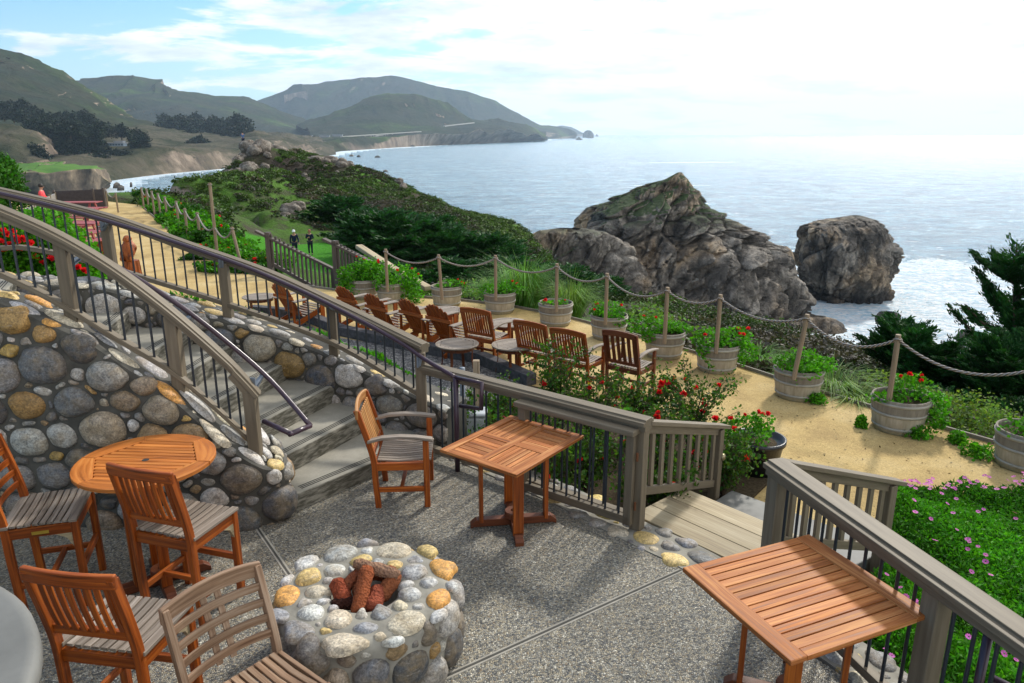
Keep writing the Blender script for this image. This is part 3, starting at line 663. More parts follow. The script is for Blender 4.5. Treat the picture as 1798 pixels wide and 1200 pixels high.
# rounded concrete table edge at lower left
mb = MB(); c = Vector((-3.02, 2.2)); mb.lathe([(0.001, 0), (.95, 0), (1.075, .008), (1.10, .03), (1.095, .07), (1.075, .088), (1.05, .09), (.001, .09)], (-2.71, 1.80, 1.21), 72); ct = thing('concrete_ledge', 'grey rounded concrete ledge in the bottom left corner of the photo', 'ledge', (-2.71, 1.80, 0))
mb.build('top_slab', conc_s, ct, world=True, smooth=True)
mb = MB(); mb.lathe([(.95, 0), (.95, 1.21)], (-2.71, 1.80, 0), 40); mb.build('pedestal', conc_s, ct, world=True, smooth=True)

# ================================================================ FURNITURE (built facing local +Y, origin on the floor)
def arc3(a, b, sag, n=6, up=Vector((0, 1, 0))):
    a = Vector(a); b = Vector(b); return [a.lerp(b, k/n)+up*sag*4*(k/n)*(1-k/n) for k in range(n+1)]
def back_post(x, hs, ht, rake=.10, w=.042, yb=-.20, bow=.03):
    mb = MB(); pts = [Vector((x, yb+.015, 0)), Vector((x, yb, hs*.6)), Vector((x, yb-.005, hs)), Vector((x, yb-rake*.35, hs+(ht-hs)*.4)), Vector((x, yb-rake, ht))]
    mb.poly(catm(pts, 4), w*.8, w*1.15, up=(0, 1, 0), prof=[(-w*.42, -w*.6), (w*.42, -w*.6), (w*.42, w*.6), (-w*.42, w*.6)]); return mb
def bar_stool(label, mats=(None, None, None), hslats=False, hs=.66, ht=1.15, group='slatted wooden bar stools round the high table'):
    wm_, sm, tm = [m or d for m, d in zip(mats, (teak, teak_grey, teak))]
    r = thing('bar_stool', label, 'bar stool', (0, 0, 0), 0, group); W2, D2 = .225, .205
    for s in (-1, 1):
        back_post(s*W2, hs, ht).build('back_leg', wm_, r, bevel=.003)
        mb = MB(); mb.board((s*W2, D2, 0), (s*W2, D2, hs-.01), .044, .044, up=(0, 1, 0)); mb.build('front_leg', wm_, r, bevel=.004)
        mb = MB(); mb.board((s*W2, -.19, hs-.055), (s*W2, D2, hs-.055), .024, .07); mb.build('apron', wm_, r, bevel=.003)
        mb = MB(); mb.board((s*W2, -.19, .22), (s*W2, D2, .22), .024, .04); mb.build('stretcher', wm_, r, bevel=.003)
        mb = MB(); mb.add([Vector((s*W2+q, y, z)) for q in (-.012, .012) for y, z in ((D2-.02, hs-.09), (D2-.12, hs-.09), (D2-.06, hs-.12), (D2-.02, hs-.20))], [(0, 1, 2, 3), (7, 6, 5, 4), (0, 4, 5, 1), (1, 5, 6, 2), (2, 6, 7, 3), (3, 7, 4, 0)]); mb.build('corner_bracket', deckw, r)
    for y, z in ((D2, hs-.055), (-.195, hs-.055)):
        mb = MB(); mb.board((-W2, y, z), (W2, y, z), .024, .07); mb.build('apron', wm_, r, bevel=.003)
    mb = MB(); mb.board((-W2, D2-.0, .30), (W2, D2-.0, .30), .03, .045); mb.build('footrest', wm_, r, bevel=.003)
    mb = MB(); mb.board((-W2, -.01, .22), (W2, -.01, .22), .03, .035); mb.build('stretcher', wm_, r, bevel=.003)
    n = 8
    for s in (-1, 1):
        mb = MB(); mb.board((s*(W2+.002), -.20, hs+.001), (s*(W2+.002), D2+.03, hs+.001), .05, .022, tint=.1) if not hslats else mb.board((-W2-.025, s*.2, hs+.001), (W2+.025, s*.2, hs+.001), .05, .022, tint=.1)
        mb.build('seat_rail', sm, r, bevel=.003)
    for i in range(n):
        mb = MB(); q = -.175+.35*(i+.5)/n
        if hslats: mb.poly(arc3((-W2-.02, q, hs+.004), (W2+.02, q, hs+.004), -.012, 5, Vector((0, 0, 1))), .033, .016, tint=.25)
        else: mb.poly(arc3((q*1.1, -.195, hs+.002), (q*1.1, D2+.02, hs+.002), -.012, 5, Vector((0, 0, 1))), .036, .016, tint=.25)
        mb.build('seat_slat', sm, r, bevel=.002)
    yb = lambda z: -.20-.10*max(0, (z-hs)/(ht-hs))**1.2
    mb = MB(); mb.poly([p+Vector((0, 0, 0)) for p in arc3((-W2-.022, yb(ht)-.002, ht-.012), (W2+.022, yb(ht)-.002, ht-.012), -.02)], .03, .075); mb.build('crest_rail', tm, r, bevel=.008)
    if hslats:
        for i in range(4):
            z = hs+.12+i*.085; mb = MB(); mb.poly(arc3((-W2+.01, yb(z), z), (W2-.01, yb(z), z), -.03), .014, .045, tint=.2); mb.build('back_slat', tm, r, bevel=.003)
    else:
        mb = MB(); mb.poly(arc3((-W2, yb(hs+.12), hs+.12), (W2, yb(hs+.12), hs+.12), -.0), .026, .05); mb.build('lower_back_rail', wm_, r, bevel=.003)
        for i in range(8):
            x = -W2+.05+(2*W2-.10)*i/7; k = 4*(i/7)*(1-i/7)*-.012
            mb = MB(); zs = [hs+.13+(ht-.04-hs-.13)*j/4 for j in range(5)]
            mb.poly([Vector((x, yb(z)+k-.010*math.sin(math.pi*j/4), z)) for j, z in enumerate(zs)], .03, .014, up=(0, 1, 0), tint=.15); mb.build('back_slat', wm_, r, bevel=.003)
    return r
def rz_dir(dx, dy): return math.atan2(dy, dx)-math.pi/2
s1 = bar_stool('orange teak bar stool seen from behind, standing nearest the round table'); s1.location = (-2.19, 4.44, 0); s1.rotation_euler.z = rz_dir(.30, .95)
s2 = dup(s1, (-2.03, 3.34, 0), rz_dir(.16, .99), 'orange teak bar stool seen from behind in the bottom left, beside the round concrete table')
s3 = bar_stool('bar stool cut off by the left edge, with a brass plate on its apron', hslats=True); s3.location = (-3.19, 4.60, 0); s3.rotation_euler.z = rz_dir(.97, .30)
mb = MB(); mb.board((.237, .0, .585), (.237, .10, .585), .004, .02); 
mb2 = MB(); mb2.board((.238, -.05, .60), (.238, .05, .60), .004, .022); mb2.build('maker_plate', brass, s3)

def armchair(label, mats, hslats=False, hs=.43, ht=.90, w=.56, group=None, arms=True, nsl=9, cat='armchair', name='armchair', armmat=None):
    fm, sm, bm_ = mats; r = thing(name, label, cat, (0, 0, 0), 0, group); W2, D2 = w/2-.02, .22
    for s in (-1, 1):
        back_post(s*W2, hs, ht, .13, yb=-.22).build('back_leg', fm, r, bevel=.003)
        mb = MB(); mb.board((s*W2, D2, 0), (s*W2, D2, .63 if arms else hs-.01), .042, .05, up=(0, 1, 0)); mb.build('front_leg', fm, r, bevel=.004)
        mb = MB(); mb.board((s*W2, -.21, hs-.045), (s*W2, D2, hs-.045), .024, .07); mb.build('apron', fm, r, bevel=.003)
        mb = MB(); mb.board((s*W2, -.21, .17), (s*W2, D2, .17), .024, .045); mb.build('stretcher', fm, r, bevel=.003)
        if arms:
            mb = MB(); mb.poly([Vector((s*(W2+.01), y, z)) for y, z in ((-.27, .625), (-.15, .655), (0, .665), (.15, .655), (.28, .635))], .065, .026); mb.build('armrest', armmat or sm, r, bevel=.006)
    mb = MB(); mb.board((-W2, 0, .17), (W2, 0, .17), .03, .04); mb.build('stretcher', fm, r, bevel=.003)
    for y in (D2, -.21):
        mb = MB(); mb.board((-W2, y, hs-.045), (W2, y, hs-.045), .024, .07); mb.build('apron', fm, r, bevel=.003)
    n = 10
    for i in range(n):
        q = (-W2+.03)+(2*W2-.06)*(i+.5)/n; zz_ = [hs+.0, hs-.006, hs-.012, hs-.006, hs+.004, hs-.002]
        mb = MB(); mb.poly([Vector((q, -.20+.46*j/5, z)) for j, z in enumerate(zz_)], (2*W2-.06)/n-.012, .016, tint=.2); mb.build('seat_slat', sm, r, bevel=.002)
    yb = lambda z: -.22-.13*max(0, (z-hs)/(ht-hs))**1.2
    cr = [Vector((x, yb(ht)-.02*(1-(x/W2)**2), ht-.03+.025*(1-(x/W2)**2))) for x in [(-1+2*k/8)*(W2+.022) for k in range(9)]]
    mb = MB(); mb.poly(cr, .028, .085 if not hslats else .09); mb.build('crest_rail', bm_, r, bevel=.008)
    if hslats:
        for i in range(4):
            z = hs+.10+i*.085; mb = MB(); mb.poly(arc3((-W2+.01, yb(z), z), (W2-.01, yb(z), z), -.045, 8), .014, .048, tint=.2); mb.build('back_slat', bm_, r, bevel=.003)
        for x in (-.04, .04):
            mb = MB(); mb.poly([Vector((x, yb(z)-.058, z)) for z in (hs+.05, hs+.2, hs+.35, ht-.04)], .035, .012, up=(0, 1, 0)); mb.build('back_strut', bm_, r, bevel=.002)
    else:
        mb = MB(); mb.board((-W2, yb(hs+.07), hs+.07), (W2, yb(hs+.07), hs+.07), .026, .05); mb.build('lower_back_rail', fm, r, bevel=.003)
        for i in range(nsl):
            x = -W2+.045+(2*W2-.09)*i/(nsl-1); wsl = (2*W2)/nsl*.62
            mb = MB(); zs = [hs+.09+(ht-.05-hs-.09)*j/4 for j in range(5)]
            mb.poly([Vector((x, yb(z)-.008*math.sin(math.pi*j/4), z)) for j, z in enumerate(zs)], wsl, .014, up=(0, 1, 0), tint=.15); mb.build('back_slat', bm_, r, bevel=.003)
    return r
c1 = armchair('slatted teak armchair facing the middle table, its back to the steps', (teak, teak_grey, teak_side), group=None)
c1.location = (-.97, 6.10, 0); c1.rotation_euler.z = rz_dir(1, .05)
c2 = armchair('weathered dining chair with curved horizontal back slats, beside the fire pit at the bottom', (teak_mix, teak_mix, teak_mix), hslats=True, ht=.90, w=.55, arms=False, cat='chair', name='dining_chair')
c2.location = (-1.27, 3.11, 0); c2.rotation_euler.z = rz_dir(.78, -.62)
PZ = -.5
GB = 'wooden armchairs lined up facing the sea'
ba = armchair('wide slatted armchair next to the fan-backed chairs, between two round side tables', (teak, teak_grey, teak), w=.60, nsl=11, ht=.92, group=GB)
ba.location = (-.40, 11.85, PZ); ba.rotation_euler.z = rz_dir(.55, .83)
dup(ba, (.47, 10.98, PZ), rz_dir(.6, .8), 'second slatted armchair of the row, its lower half behind thin rose stems')
dup(ba, (1.0, 10.52, PZ), rz_dir(.6, .8), 'third slatted armchair of the row, its back half hidden by the tall rose bush')
bb = armchair('separate dark armchair with wide-spaced back slats at the right end of the row', (teak_dark, teak_grey, teak_dark), w=.56, nsl=6, ht=.96, group=GB)
bb.location = (1.72, 10.25, PZ); bb.rotation_euler.z = rz_dir(.62, .78)

def adirondack(label, group):
    r = thing('adirondack_chair', label, 'garden chair', (0, 0, 0), 0, group)
    th = R(28); hs = .36
    lens = [.66, .72, .76, .77, .76, .72, .66]; n = 7
    for i in range(n):
        x = (i-3)*.078; L = lens[i]; base = Vector((x*.82, -.16, .22)); d = Vector((x*.28, -math.sin(th), math.cos(th))).normalized()
        mb = MB(); w = .068; pts = []
        side = Vector((1, 0, 0)); nrm = d.cross(side).normalized()
        out = [(-w/2, 0), (w/2, 0), (w/2, L-.03), (w*.3, L-.005), (0, L+.004), (-w*.3, L-.005), (-w/2, L-.03)]
        vs = [base+side*a*(.8+.2*b/L)+d*b+nrm*q for q in (-.009, .009) for a, b in out]; m = len(out)
        k = .82+.36*random.random()
        mb.add(vs, [tuple(reversed(range(m))), tuple(range(m, 2*m))]+[(j, (j+1) % m, m+(j+1) % m, m+j) for j in range(m)], (k,)*3, [[(b_, a_+i) for a_, b_ in out][::-1], [(b_, a_+i) for a_, b_ in out]]+[[(0, i), (.05, i), (.05, i+.02), (0, i+.02)]]*m)
        mb.build('back_slat', teak, r, bevel=.002)
    for z, o, ww in ((.30, -.19, .50), (.62, -.385, .62)):
        mb = MB(); mb.board((-ww/2, o-.02, z), (ww/2, o-.02, z), .022, .06); mb.build('back_rail', teak, r, bevel=.003)
    for i in range(7):
        y = .30-.072*i; z = hs-.028*i*.8; mb = MB(); mb.board((-.26, y, z), (.26, y, z), .058, .016, tint=.2); mb.build('seat_slat', teak_grey, r, bevel=.003)
    for s in (-1, 1):
        mb = MB(); mb.board((s*.25, .32, .30), (s*.25, -.52, .03), .024, .10); mb.build('back_leg', teak, r, bevel=.003)
        mb = MB(); mb.board((s*.285, .28, 0), (s*.285, .28, .555), .03, .09, up=(0, 1, 0)); mb.build('front_leg', teak, r, bevel=.003)
        mb = MB(); mb.poly([Vector((s*.31, -.40, .555)), Vector((s*.325, -.1, .57)), Vector((s*.33, .36, .572))], .13, .02); mb.build('armrest', teak_grey, r, bevel=.006)
        mb = MB(); mb.board((s*.285, -.385, .10), (s*.285, -.385, .56), .024, .05, up=(0, 1, 0)); mb.build('arm_support', teak, r, bevel=.003)
    return r
GA = 'fan-backed garden chairs facing the sea'
ad = adirondack('fan-backed wooden garden chair nearest the geranium planters, first of four in a row', GA)
ad.location = (-2.85, 13.95, PZ); ad.rotation_euler.z = rz_dir(.66, .75)
for (x, y), lab in zip([(-2.18, 13.28), (-1.50, 12.85), (-.98, 12.42)], ('fan-backed wooden garden chair, second of the four in the row', 'fan-backed wooden garden chair, third of the four in the row', 'fan-backed wooden garden chair right beside the first slatted armchair')):
    dup(ad, (x, y, PZ), rz_dir(.66, .75), lab)
dup(ad, (-4.15, 14.25, PZ), rz_dir(.62, .78), 'lone fan-backed wooden garden chair seen through the balusters near the small side table', None)

# ---- table tops
def pedestal(r, h, half=.26, foot=.36, mat=None, w=.085):
    mat = mat or teak_dark
    for a in (0, 90, 180, 270):
        c, s = math.cos(R(a)), math.sin(R(a))
        mb = MB(); mb.board((c*half, s*half, .05), (c*half, s*half, h-.03), w, .032, up=(c, s, 0)); mb.build('leg', teak if mat is teak_dark else mat, r, bevel=.004)
    for a in (0, 90):
        c, s = math.cos(R(a)), math.sin(R(a)); z = 0.0 if a == 0 else 0.0
        for q in (1, -1):
            mb = MB(); pr = [(0, 0.012), (foot-.03, .012), (foot, 0.0), (foot, .035), (foot-.05, .075), (.05, .075)]
            vs = [Vector((q*(u*c)-s*o, q*(u*s)+c*o, v)) for o in (-.034, .034) for u, v in pr]; m = len(pr)
            mb.add(vs, [tuple(range(m)), tuple(reversed(range(m, 2*m)))]+[(j, m+j, m+(j+1) % m, (j+1) % m) for j in range(m)], (1, 1, 1)); mb.build('foot', mat, r, bevel=.004)
    mb = MB(); mb.lathe([(.001, .11), (.022, .11), (.024, .13), (.07, .13), (.075, .12), (.075, .075)], (0, 0, 0), 24); mb.build('umbrella_collar', mat, r, smooth=False)
    mb = MB(); mb.board((-half, 0, h-.035), (half, 0, h-.035), .05, .03); mb.board((0, -half, h-.036), (0, half, h-.036), .05, .03); mb.build('cross_brace', mat, r)
# middle table
t1 = thing('dining_table', 'teak table with four chequered slat panels in the middle of the patio', 'table', (.012, 5.545, 0), math.atan2(.74, .56))
A_, B_, HT = .93, .76, .74; bw = .075
for s in (-1, 1):
    mb = MB(); mb.board((-A_/2, s*(B_/2-bw/2), HT-.014), (A_/2, s*(B_/2-bw/2), HT-.014), bw, .026, tint=.08); mb.board((s*(A_/2-bw/2), -B_/2+bw, HT-.0145), (s*(A_/2-bw/2), B_/2-bw, HT-.0145), bw, .026, tint=.08); mb.build('edge_board', teak_table, t1, bevel=.004)
mb = MB(); mb.board((-A_/2+bw, 0, HT-.016), (A_/2-bw, 0, HT-.016), .07, .022, tint=.08)
for s in (-1, 1): mb.board((0, s*.035, HT-.0165), (0, s*(B_/2-bw), HT-.0165), .07, .022, tint=.08)
mb.build('centre_board', teak_table, t1, bevel=.002)
for sx in (-1, 1):
    for sy in (-1, 1):
        x0, x1 = .038, A_/2-bw-.003; y0, y1 = .038, B_/2-bw-.003; mb = MB(); n = 6
        for i in range(n):
            if sx*sy > 0: w = (y1-y0)/n; y = y0+w*(i+.5); mb.board((sx*x0, sy*y, HT-.018), (sx*x1, sy*y, HT-.018), w-.006, .018, tint=.28)
            else: w = (x1-x0)/n; x = x0+w*(i+.5); mb.board((sx*x, sy*y0, HT-.018), (sx*x, sy*y1, HT-.018), w-.006, .018, tint=.28)
        mb.build('slat_panel', teak_table, t1, bevel=.0015)
sub = MB(); sub.board((-A_/2+.05, 0, HT-.05), (A_/2-.05, 0, HT-.05), B_-.12, .018); sub.build('underframe', teak_dark, t1)
lg = thing('tmp', None, None)
pedestal(lg, HT, .27, .36)
def adopt(src, dst, ang):
    for ch in kids_of.pop(src.name, []):
        ch.parent = dst; ch.rotation_euler.z = ang; kids_of.setdefault(dst.name, []).append(ch)
    bpy.data.objects.remove(src)
adopt(lg, t1, R(45))
# right table
t2 = thing('dining_table', 'square teak table with long parallel slats in the right foreground', 'table', (1.583, 3.535, 0), math.atan2(.37, .87))
A_, B_ = .945, .86; bw = .105
for s in (-1, 1):
    mb = MB(); mb.board((s*(A_/2-bw/2), -B_/2, HT-.014), (s*(A_/2-bw/2), B_/2, HT-.014), bw, .030, tint=.06); mb.build('edge_board', teak_table, t2, bevel=.006)
n = 14; w = (B_)/n
for i in range(n):
    y = -B_/2+w*(i+.5); big = i in (0,)
    mb = MB(); mb.board((-A_/2+bw+.001, y, HT-.016-(0 if i in (0, n-1) else .001)), (A_/2-bw-.001, y, HT-.016), w-.0085 if i not in (0, n-1) else w-.003, .028 if i in (0, n-1) else .022, tint=.25); mb.build('slat', teak_table, t2, bevel=.002)
sub = MB(); sub.board((-A_/2+.13, -.25, HT-.05), (A_/2-.13, -.25, HT-.05), .05, .03); sub.board((-A_/2+.13, .25, HT-.05), (A_/2-.13, .25, HT-.05), .05, .03); sub.build('underframe', teak_dark, t2)
lg = thing('tmp', None, None); pedestal(lg, HT, .27, .36); adopt(lg, t2, R(45))
# round tables
def round_top(r, rad, h, mat, nsl, rin=.80, sides=6, hole=True, th=.026, edge_mat=None):
    for k in range(sides):
        a0 = 2*math.pi*k/sides; a1 = 2*math.pi*(k+1)/sides; m = 8; mb = MB(); vs = []
        pin0 = Vector((math.cos(a0), math.sin(a0)))*rad*rin/1.0; pin1 = Vector((math.cos(a1), math.sin(a1)))*rad*rin/1.0
        for j in range(m+1):
            a = a0+.004+(a1-a0-.008)*j/m; q = pin0.lerp(pin1, j/m)
            vs += [Vector((q.x, q.y, h-th)), Vector((q.x, q.y, h)), Vector((math.cos(a)*rad, math.sin(a)*rad, h)), Vector((math.cos(a)*rad, math.sin(a)*rad, h-th))]
        fs = []; uvs = []
        for j in range(m):
            for e in range(4): fs.append((j*4+e, (j+1)*4+e, (j+1)*4+(e+1) % 4, j*4+(e+1) % 4)); uvs.append([(j*.06+k, e*.1), (j*.06+.06+k, e*.1), (j*.06+.06+k, e*.1+.08), (j*.06+k, e*.1+.08)])
        fs += [(3, 2, 1, 0), (m*4, m*4+1, m*4+2, m*4+3)]; uvs += [[(0, 0), (0, .1), (.1, .1), (.1, 0)]]*2
        mb.add(vs, fs, (.9+.2*random.random(),)*3, uvs); mb.build('rim_board', edge_mat or mat, r, bevel=.003)
    ap = rad*rin*math.cos(math.pi/sides)
    for i in range(nsl):
        w = 2*ap/nsl; y = -ap+w*(i+.5)
        if sides == 6: xl = rad*rin-abs(y)/math.tan(math.pi/3)
        else: xl = math.sqrt(max(0, (rad*rin)**2-y*y))
        xl -= .004; mb = MB(); mb.board((-xl, y, h-.012), (xl, y, h-.012), w-.0065, .018, tint=.18); mb.build('slat', mat, r, bevel=.002)
    if hole:
        mb = MB(); mb.lathe([(.001, .0012), (.02, .0012), (.024, .0)], (0, 0, h-.003), 20); mb.build('umbrella_hole', groove, r)
t3 = thing('round_table', 'high round teak table with slatted top in front of the stone wall', 'table', (-2.53, 4.70, 0), R(-4))
round_top(t3, .455, .975, teak_orange if 'teak_orange' in globals() else teak_table, 13)
mb = MB(); mb.board((-.33, 0, .93), (.33, 0, .93), .06, .035); mb.board((0, -.33, .929), (0, .33, .929), .06, .035); mb.build('underframe', teak, t3)
lg = thing('tmp', None, None); pedestal(lg, .96, .17, .33, w=.07); adopt(lg, t3, R(40))
GT = 'weathered round side tables between the chairs'
def side_table(label, rad=.34, h=.48):
    r = thing('side_table', label, 'side table', (0, 0, 0), 0, GT)
    round_top(r, rad, h, teak_grey, 8, rin=.88, sides=6, hole=False, th=.02)
    for a in (45, 135, 225, 315):
        c, s = math.cos(R(a))*rad*.72, math.sin(R(a))*rad*.72
        mb = MB(); mb.poly([Vector((c*1.15, s*1.15, 0)), Vector((c*1.0, s*1.0, h*.5)), Vector((c*1.05, s*1.05, h-.02))], .045, .045, up=(c, s, 0)); mb.build('leg', teak_dark, r, bevel=.004)
    mb = MB(); mb.lathe([(rad*.74, h-.09), (rad*.78, h-.09), (rad*.78, h-.02), (rad*.74, h-.02)], (0, 0, 0), 24); mb.build('apron', teak_dark, r)
    return r
st = side_table('round weathered side table nearest the gravel, behind the end of the stair railing'); st.location = (-.86, 11.15, PZ); st.rotation_euler.z = .5
dup(st, (.02, 11.1, PZ), .6, 'round weathered side table between the first and second slatted armchairs')
dup(st, (-1.25, 13.45, PZ), .6, 'round weathered side table in front of the fan-backed chairs near the geranium barrel')
dup(st, (-.07, 12.5, PZ), .5, 'round weathered side table beyond the first slatted armchair')
dup(st, (-5.1, 14.65, PZ), .4, 'small weathered side table seen through the balusters beside the lone garden chair')

# ---- half barrels, posts and rope
bar = Mat('barrel_wood', .75, .2); _o = bar.co(); _s = bar.n('ShaderNodeSeparateXYZ', {0: _o}); _g = bar.noise(bar.map(_o, (9, 9, 1.2)), 2, 5, .6)
_c = bar.mix(bar.rng(_g, .3, .7), (.33, .285, .21), (.52, .46, .36)); _zz = bar.math('ADD', _s.outputs[2], bar.math('MULTIPLY', bar.noise(_o, 6, 3), .05))
_c = bar.mix(bar.rng(_zz, .27, .30), _c, bar.mix(bar.rng(_g, .3, .7), (.17, .145, .115), (.28, .25, .20))); _c = bar.mix(bar.rng(_zz, .10, .02), _c, (.34, .30, .18))
bar.color(_c); bar.bump(_g, .3, .01); bar = bar.m
hoop = flat('hoop_paint', (.34, .32, .27), .6, .3)
def barrel(label):
    r = thing('barrel_planter', label, 'planter', (0, 0, 0), 0, 'half barrel planters along the edge of the sand path'); n = 28; h = .44
    mb = MB(); mb.lathe([(.001, 0), (.275, 0), (.283, .01), (.318, .2), (.335, .34), (.34, h), (.335, h+.004), (.318, h+.004), (.314, h-.03), (.312, .37)], (0, 0, 0), 56); mb.build('staves', bar, r, smooth=True)
    for z, q in ((.07, .297), (.25, .328), (.39, .3405)):
        mb = MB(); mb.lathe([(q-.002, z-.018), (q+.005, z-.017), (q+.008, z+.017), (q-.002, z+.018)], (0, 0, 0), 56); mb.build('hoop', hoop, r, smooth=True)
    mb = MB(); mb.lathe([(.001, .385), (.15, .39), (.313, .37)], (0, 0, 0), 32); mb.build('soil', soil, r, smooth=True)
    return r
BP = [(785, 541), (878, 553), (975, 575), (1068, 600), (1165, 633), (1257, 658), (1397, 706), (1572, 765), (1795, 833)]
BL = ['barrel planter with few red geraniums, furthest of those with a pale gravel patch behind', 'wide barrel planter with full green geraniums, second left of the tall grass', 'barrel planter in front of the long green grass with sparse dry plant', 'barrel planter between the long grass and the lone dark armchair back', 'barrel planter to the right of the dark armchair, brim dark and wet', 'barrel planter with red geraniums spilling on both sides, left of the leaning post', 'barrel planter at the foot of the leaning post with a bright green mound', 'barrel planter with geraniums trailing over its right side', 'barrel planter cut off by the right edge of the photo']
bc = []
b0 = None
def Pc(px, py):   # centre of a barrel whose front bottom edge is seen at the pixel
    p = P(px, py, PZ); d = Vector((p.x, p.y, 0)).normalized(); return p+d*.28
for (x, y), lab in zip(BP, BL):
    c = Pc(x, y); bc.append(c)
    if b0 is None: b0 = barrel(lab); b0.location = c
    else: dup(b0, c, random.random()*6, lab)
for (x, y), lab in (((640, 527), 'barrel planter hidden under thick geraniums, left of a pair behind the garden chairs'), ((688, 534), 'barrel planter under thick geraniums, right of a pair behind the garden chairs')):
    c = Pc(x, y); bc.append(c); dup(b0, c, 1, lab)
rope_m = Mat('hemp_rope', .85, .15); _uv = rope_m.co('UV'); _s = rope_m.n('ShaderNodeSeparateXYZ', {0: _uv}); _w = rope_m.math('SINE', rope_m.math('ADD', rope_m.math('MULTIPLY', _s.outputs[0], 95), rope_m.math('MULTIPLY', _s.outputs[1], 18.85)))
rope_m.color(rope_m.mix(rope_m.rng(_w, -1, 1), (.15, .12, .10), (.46, .42, .38))); rope_m.bump(_w, .9, .008); rope_m = rope_m.m
def rope_post(top, base, r=.033, label='', group='round wooden posts carrying the rope', extra=.03):
    o = thing('rope_post', label, 'post', (base[0], base[1], base[2]), 0, group); top = Vector(top); base = Vector(base); d = (top-base).normalized()
    mb = MB(); mb.tube([base, base.lerp(top, .5), top+d*extra], r, 10); mb.build('shaft', postw, o, world=True, bevel=.004)
    mb = MB(); c = top-d*.03; pts = [c+Vector((math.cos(a)*r*1.25, math.sin(a)*r*1.25, .012*math.sin(a*2))) for a in [2*math.pi*k/12 for k in range(13)]]; mb.tube(pts, .014, 6, cap=False); mb.build('rope_loop', rope_m, o, world=True, smooth=True)
    return o
def rope(a, b, sag, label, r=.017, group='rope strung from post to post'):
    a = Vector(a); b = Vector(b); n = 20; mb = MB(); pts = [a.lerp(b, k/n)-Vector((0, 0, sag*4*(k/n)*(1-k/n))) for k in range(n+1)]
    mb.tube(pts, r, 8); o = mb.build('rope', rope_m, smooth=True); tag(o, label, 'rope', group); return o
PT = [(677, 440), (770, 450), (870, 451), (978, 466), (1066, 483), (1172, 508), (1265, 521), (1417, 556), (1577, 592), (1835, 640)]
ordn = ['', 'second', 'third', 'fourth', 'fifth', 'sixth', 'seventh', 'eighth', 'ninth']
tops = [P(x, y, .76) for x, y in PT]
wb = ['wooden rope post in the right-hand geranium barrel of the pair behind the garden chairs', 'wooden rope post in the barrel beside the silvery bush', 'wooden rope post in the barrel of dense green plants left of the long grass', 'wooden rope post in the barrel standing before the long grass', 'wooden rope post in the barrel right of the long grass', 'wooden rope post in the barrel right of the dark armchair', 'upright wooden rope post just left of the leaning post', 'leaning wooden rope post over the bright green mound', 'wooden rope post in front of the dark cypress at right', 'wooden rope post just outside the right edge of the photo']
for i, (t, lab) in enumerate(zip(tops, wb)):
    base = Vector((t.x, t.y, -.14))
    if i == 7: base += Vector((-.09, .0, 0))
    if i == 1: base += Vector((.05, .0, 0))
    rope_post(t, base, label=lab)
    if i: rope(tops[i-1]-Vector((0, 0, .03)), t-Vector((0, 0, .03)), [.17, .17, .19, .17, .2, .13, .16, .22, .24][i-1], 'hemp rope running right from the rope post '+['above the barrel pair', 'beside the silvery bush', 'left of the long grass', 'in front of the long grass', 'right of the long grass', 'right of the dark armchair', 'left of the leaning post', 'that leans', 'before the cypress'][i-1])
# far left row of posts
FL = [(248, 330), (257, 333), (266, 336), (277, 340), (289, 346), (309, 354), (324, 367), (346, 374), (376, 396), (407, 400)]
ft = [P(x, y, .55) for x, y in FL]
flab = ['farthest thin rope post where the sand path meets the green headland', 'second farthest thin rope post beside the path', 'third farthest thin rope post beside the path', 'fourth farthest thin rope post beside the path', 'rope post in the middle of the far row beside the path', 'rope post on the far green bank, sixth from the far end', 'rope post on the green bank, fourth before the tall pole', 'rope post on the green bank just beyond the tall pole', 'tall bare pole standing above the rope line on the green bank', 'slanting rope post with a knot at the near end of the far row']
for i, t in enumerate(ft):
    base = Vector((t.x, t.y, PZ-.1))
    if i == 8: t = Vector((t.x, t.y, 1.75)); ft[i] = t
    if i == 9: base += Vector((.25, -.2, 0)); 
    rope_post(t, base, .045, flab[i], 'rope posts along the far side of the path', .02)
for i in range(9):
    a, b = ft[i].copy(), ft[i+1].copy(); a.z = min(a.z, .5); b.z = min(b.z, .5); rope(a, b, .28, 'pale far rope span on the side of the camera from the '+['farthest', 'second farthest', 'third farthest', 'fourth farthest', 'fifth farthest', 'sixth farthest', 'seventh farthest', 'eighth farthest', 'tall bare'][i]+' post', .028, 'ropes along the far side of the path')
# low kerb in front of the chairs
kerb = flat('dark_timber_kerb', (.085, .082, .088), .85, .2, .4, 14)
kp = [P(440, 538, -.34), P(530, 546, -.34), P(600, 574, -.34), P(740, 603, -.34), P(842, 620, -.34), P(935, 660, -.34)]
for i in range(len(kp)-1):
    mb = MB(); d = (kp[i+1]-kp[i]).normalized(); mb.board(kp[i]+d*.02-Vector((0, 0, .07)), kp[i+1]-d*.02-Vector((0, 0, .07)), .19, .18); o = mb.build('timber_kerb', kerb, bevel=.012)
    tag(o, ['dark timber kerb beam by the lone garden chair, at the far left of its line', 'dark timber kerb beam left of the fan-backed chairs', 'long dark timber kerb beam behind the fan-backed chairs', 'dark timber kerb beam beside the gravel side table', 'dark timber kerb beam at the right end by the roses'][i], 'kerb', 'timber kerb beams edging the path')

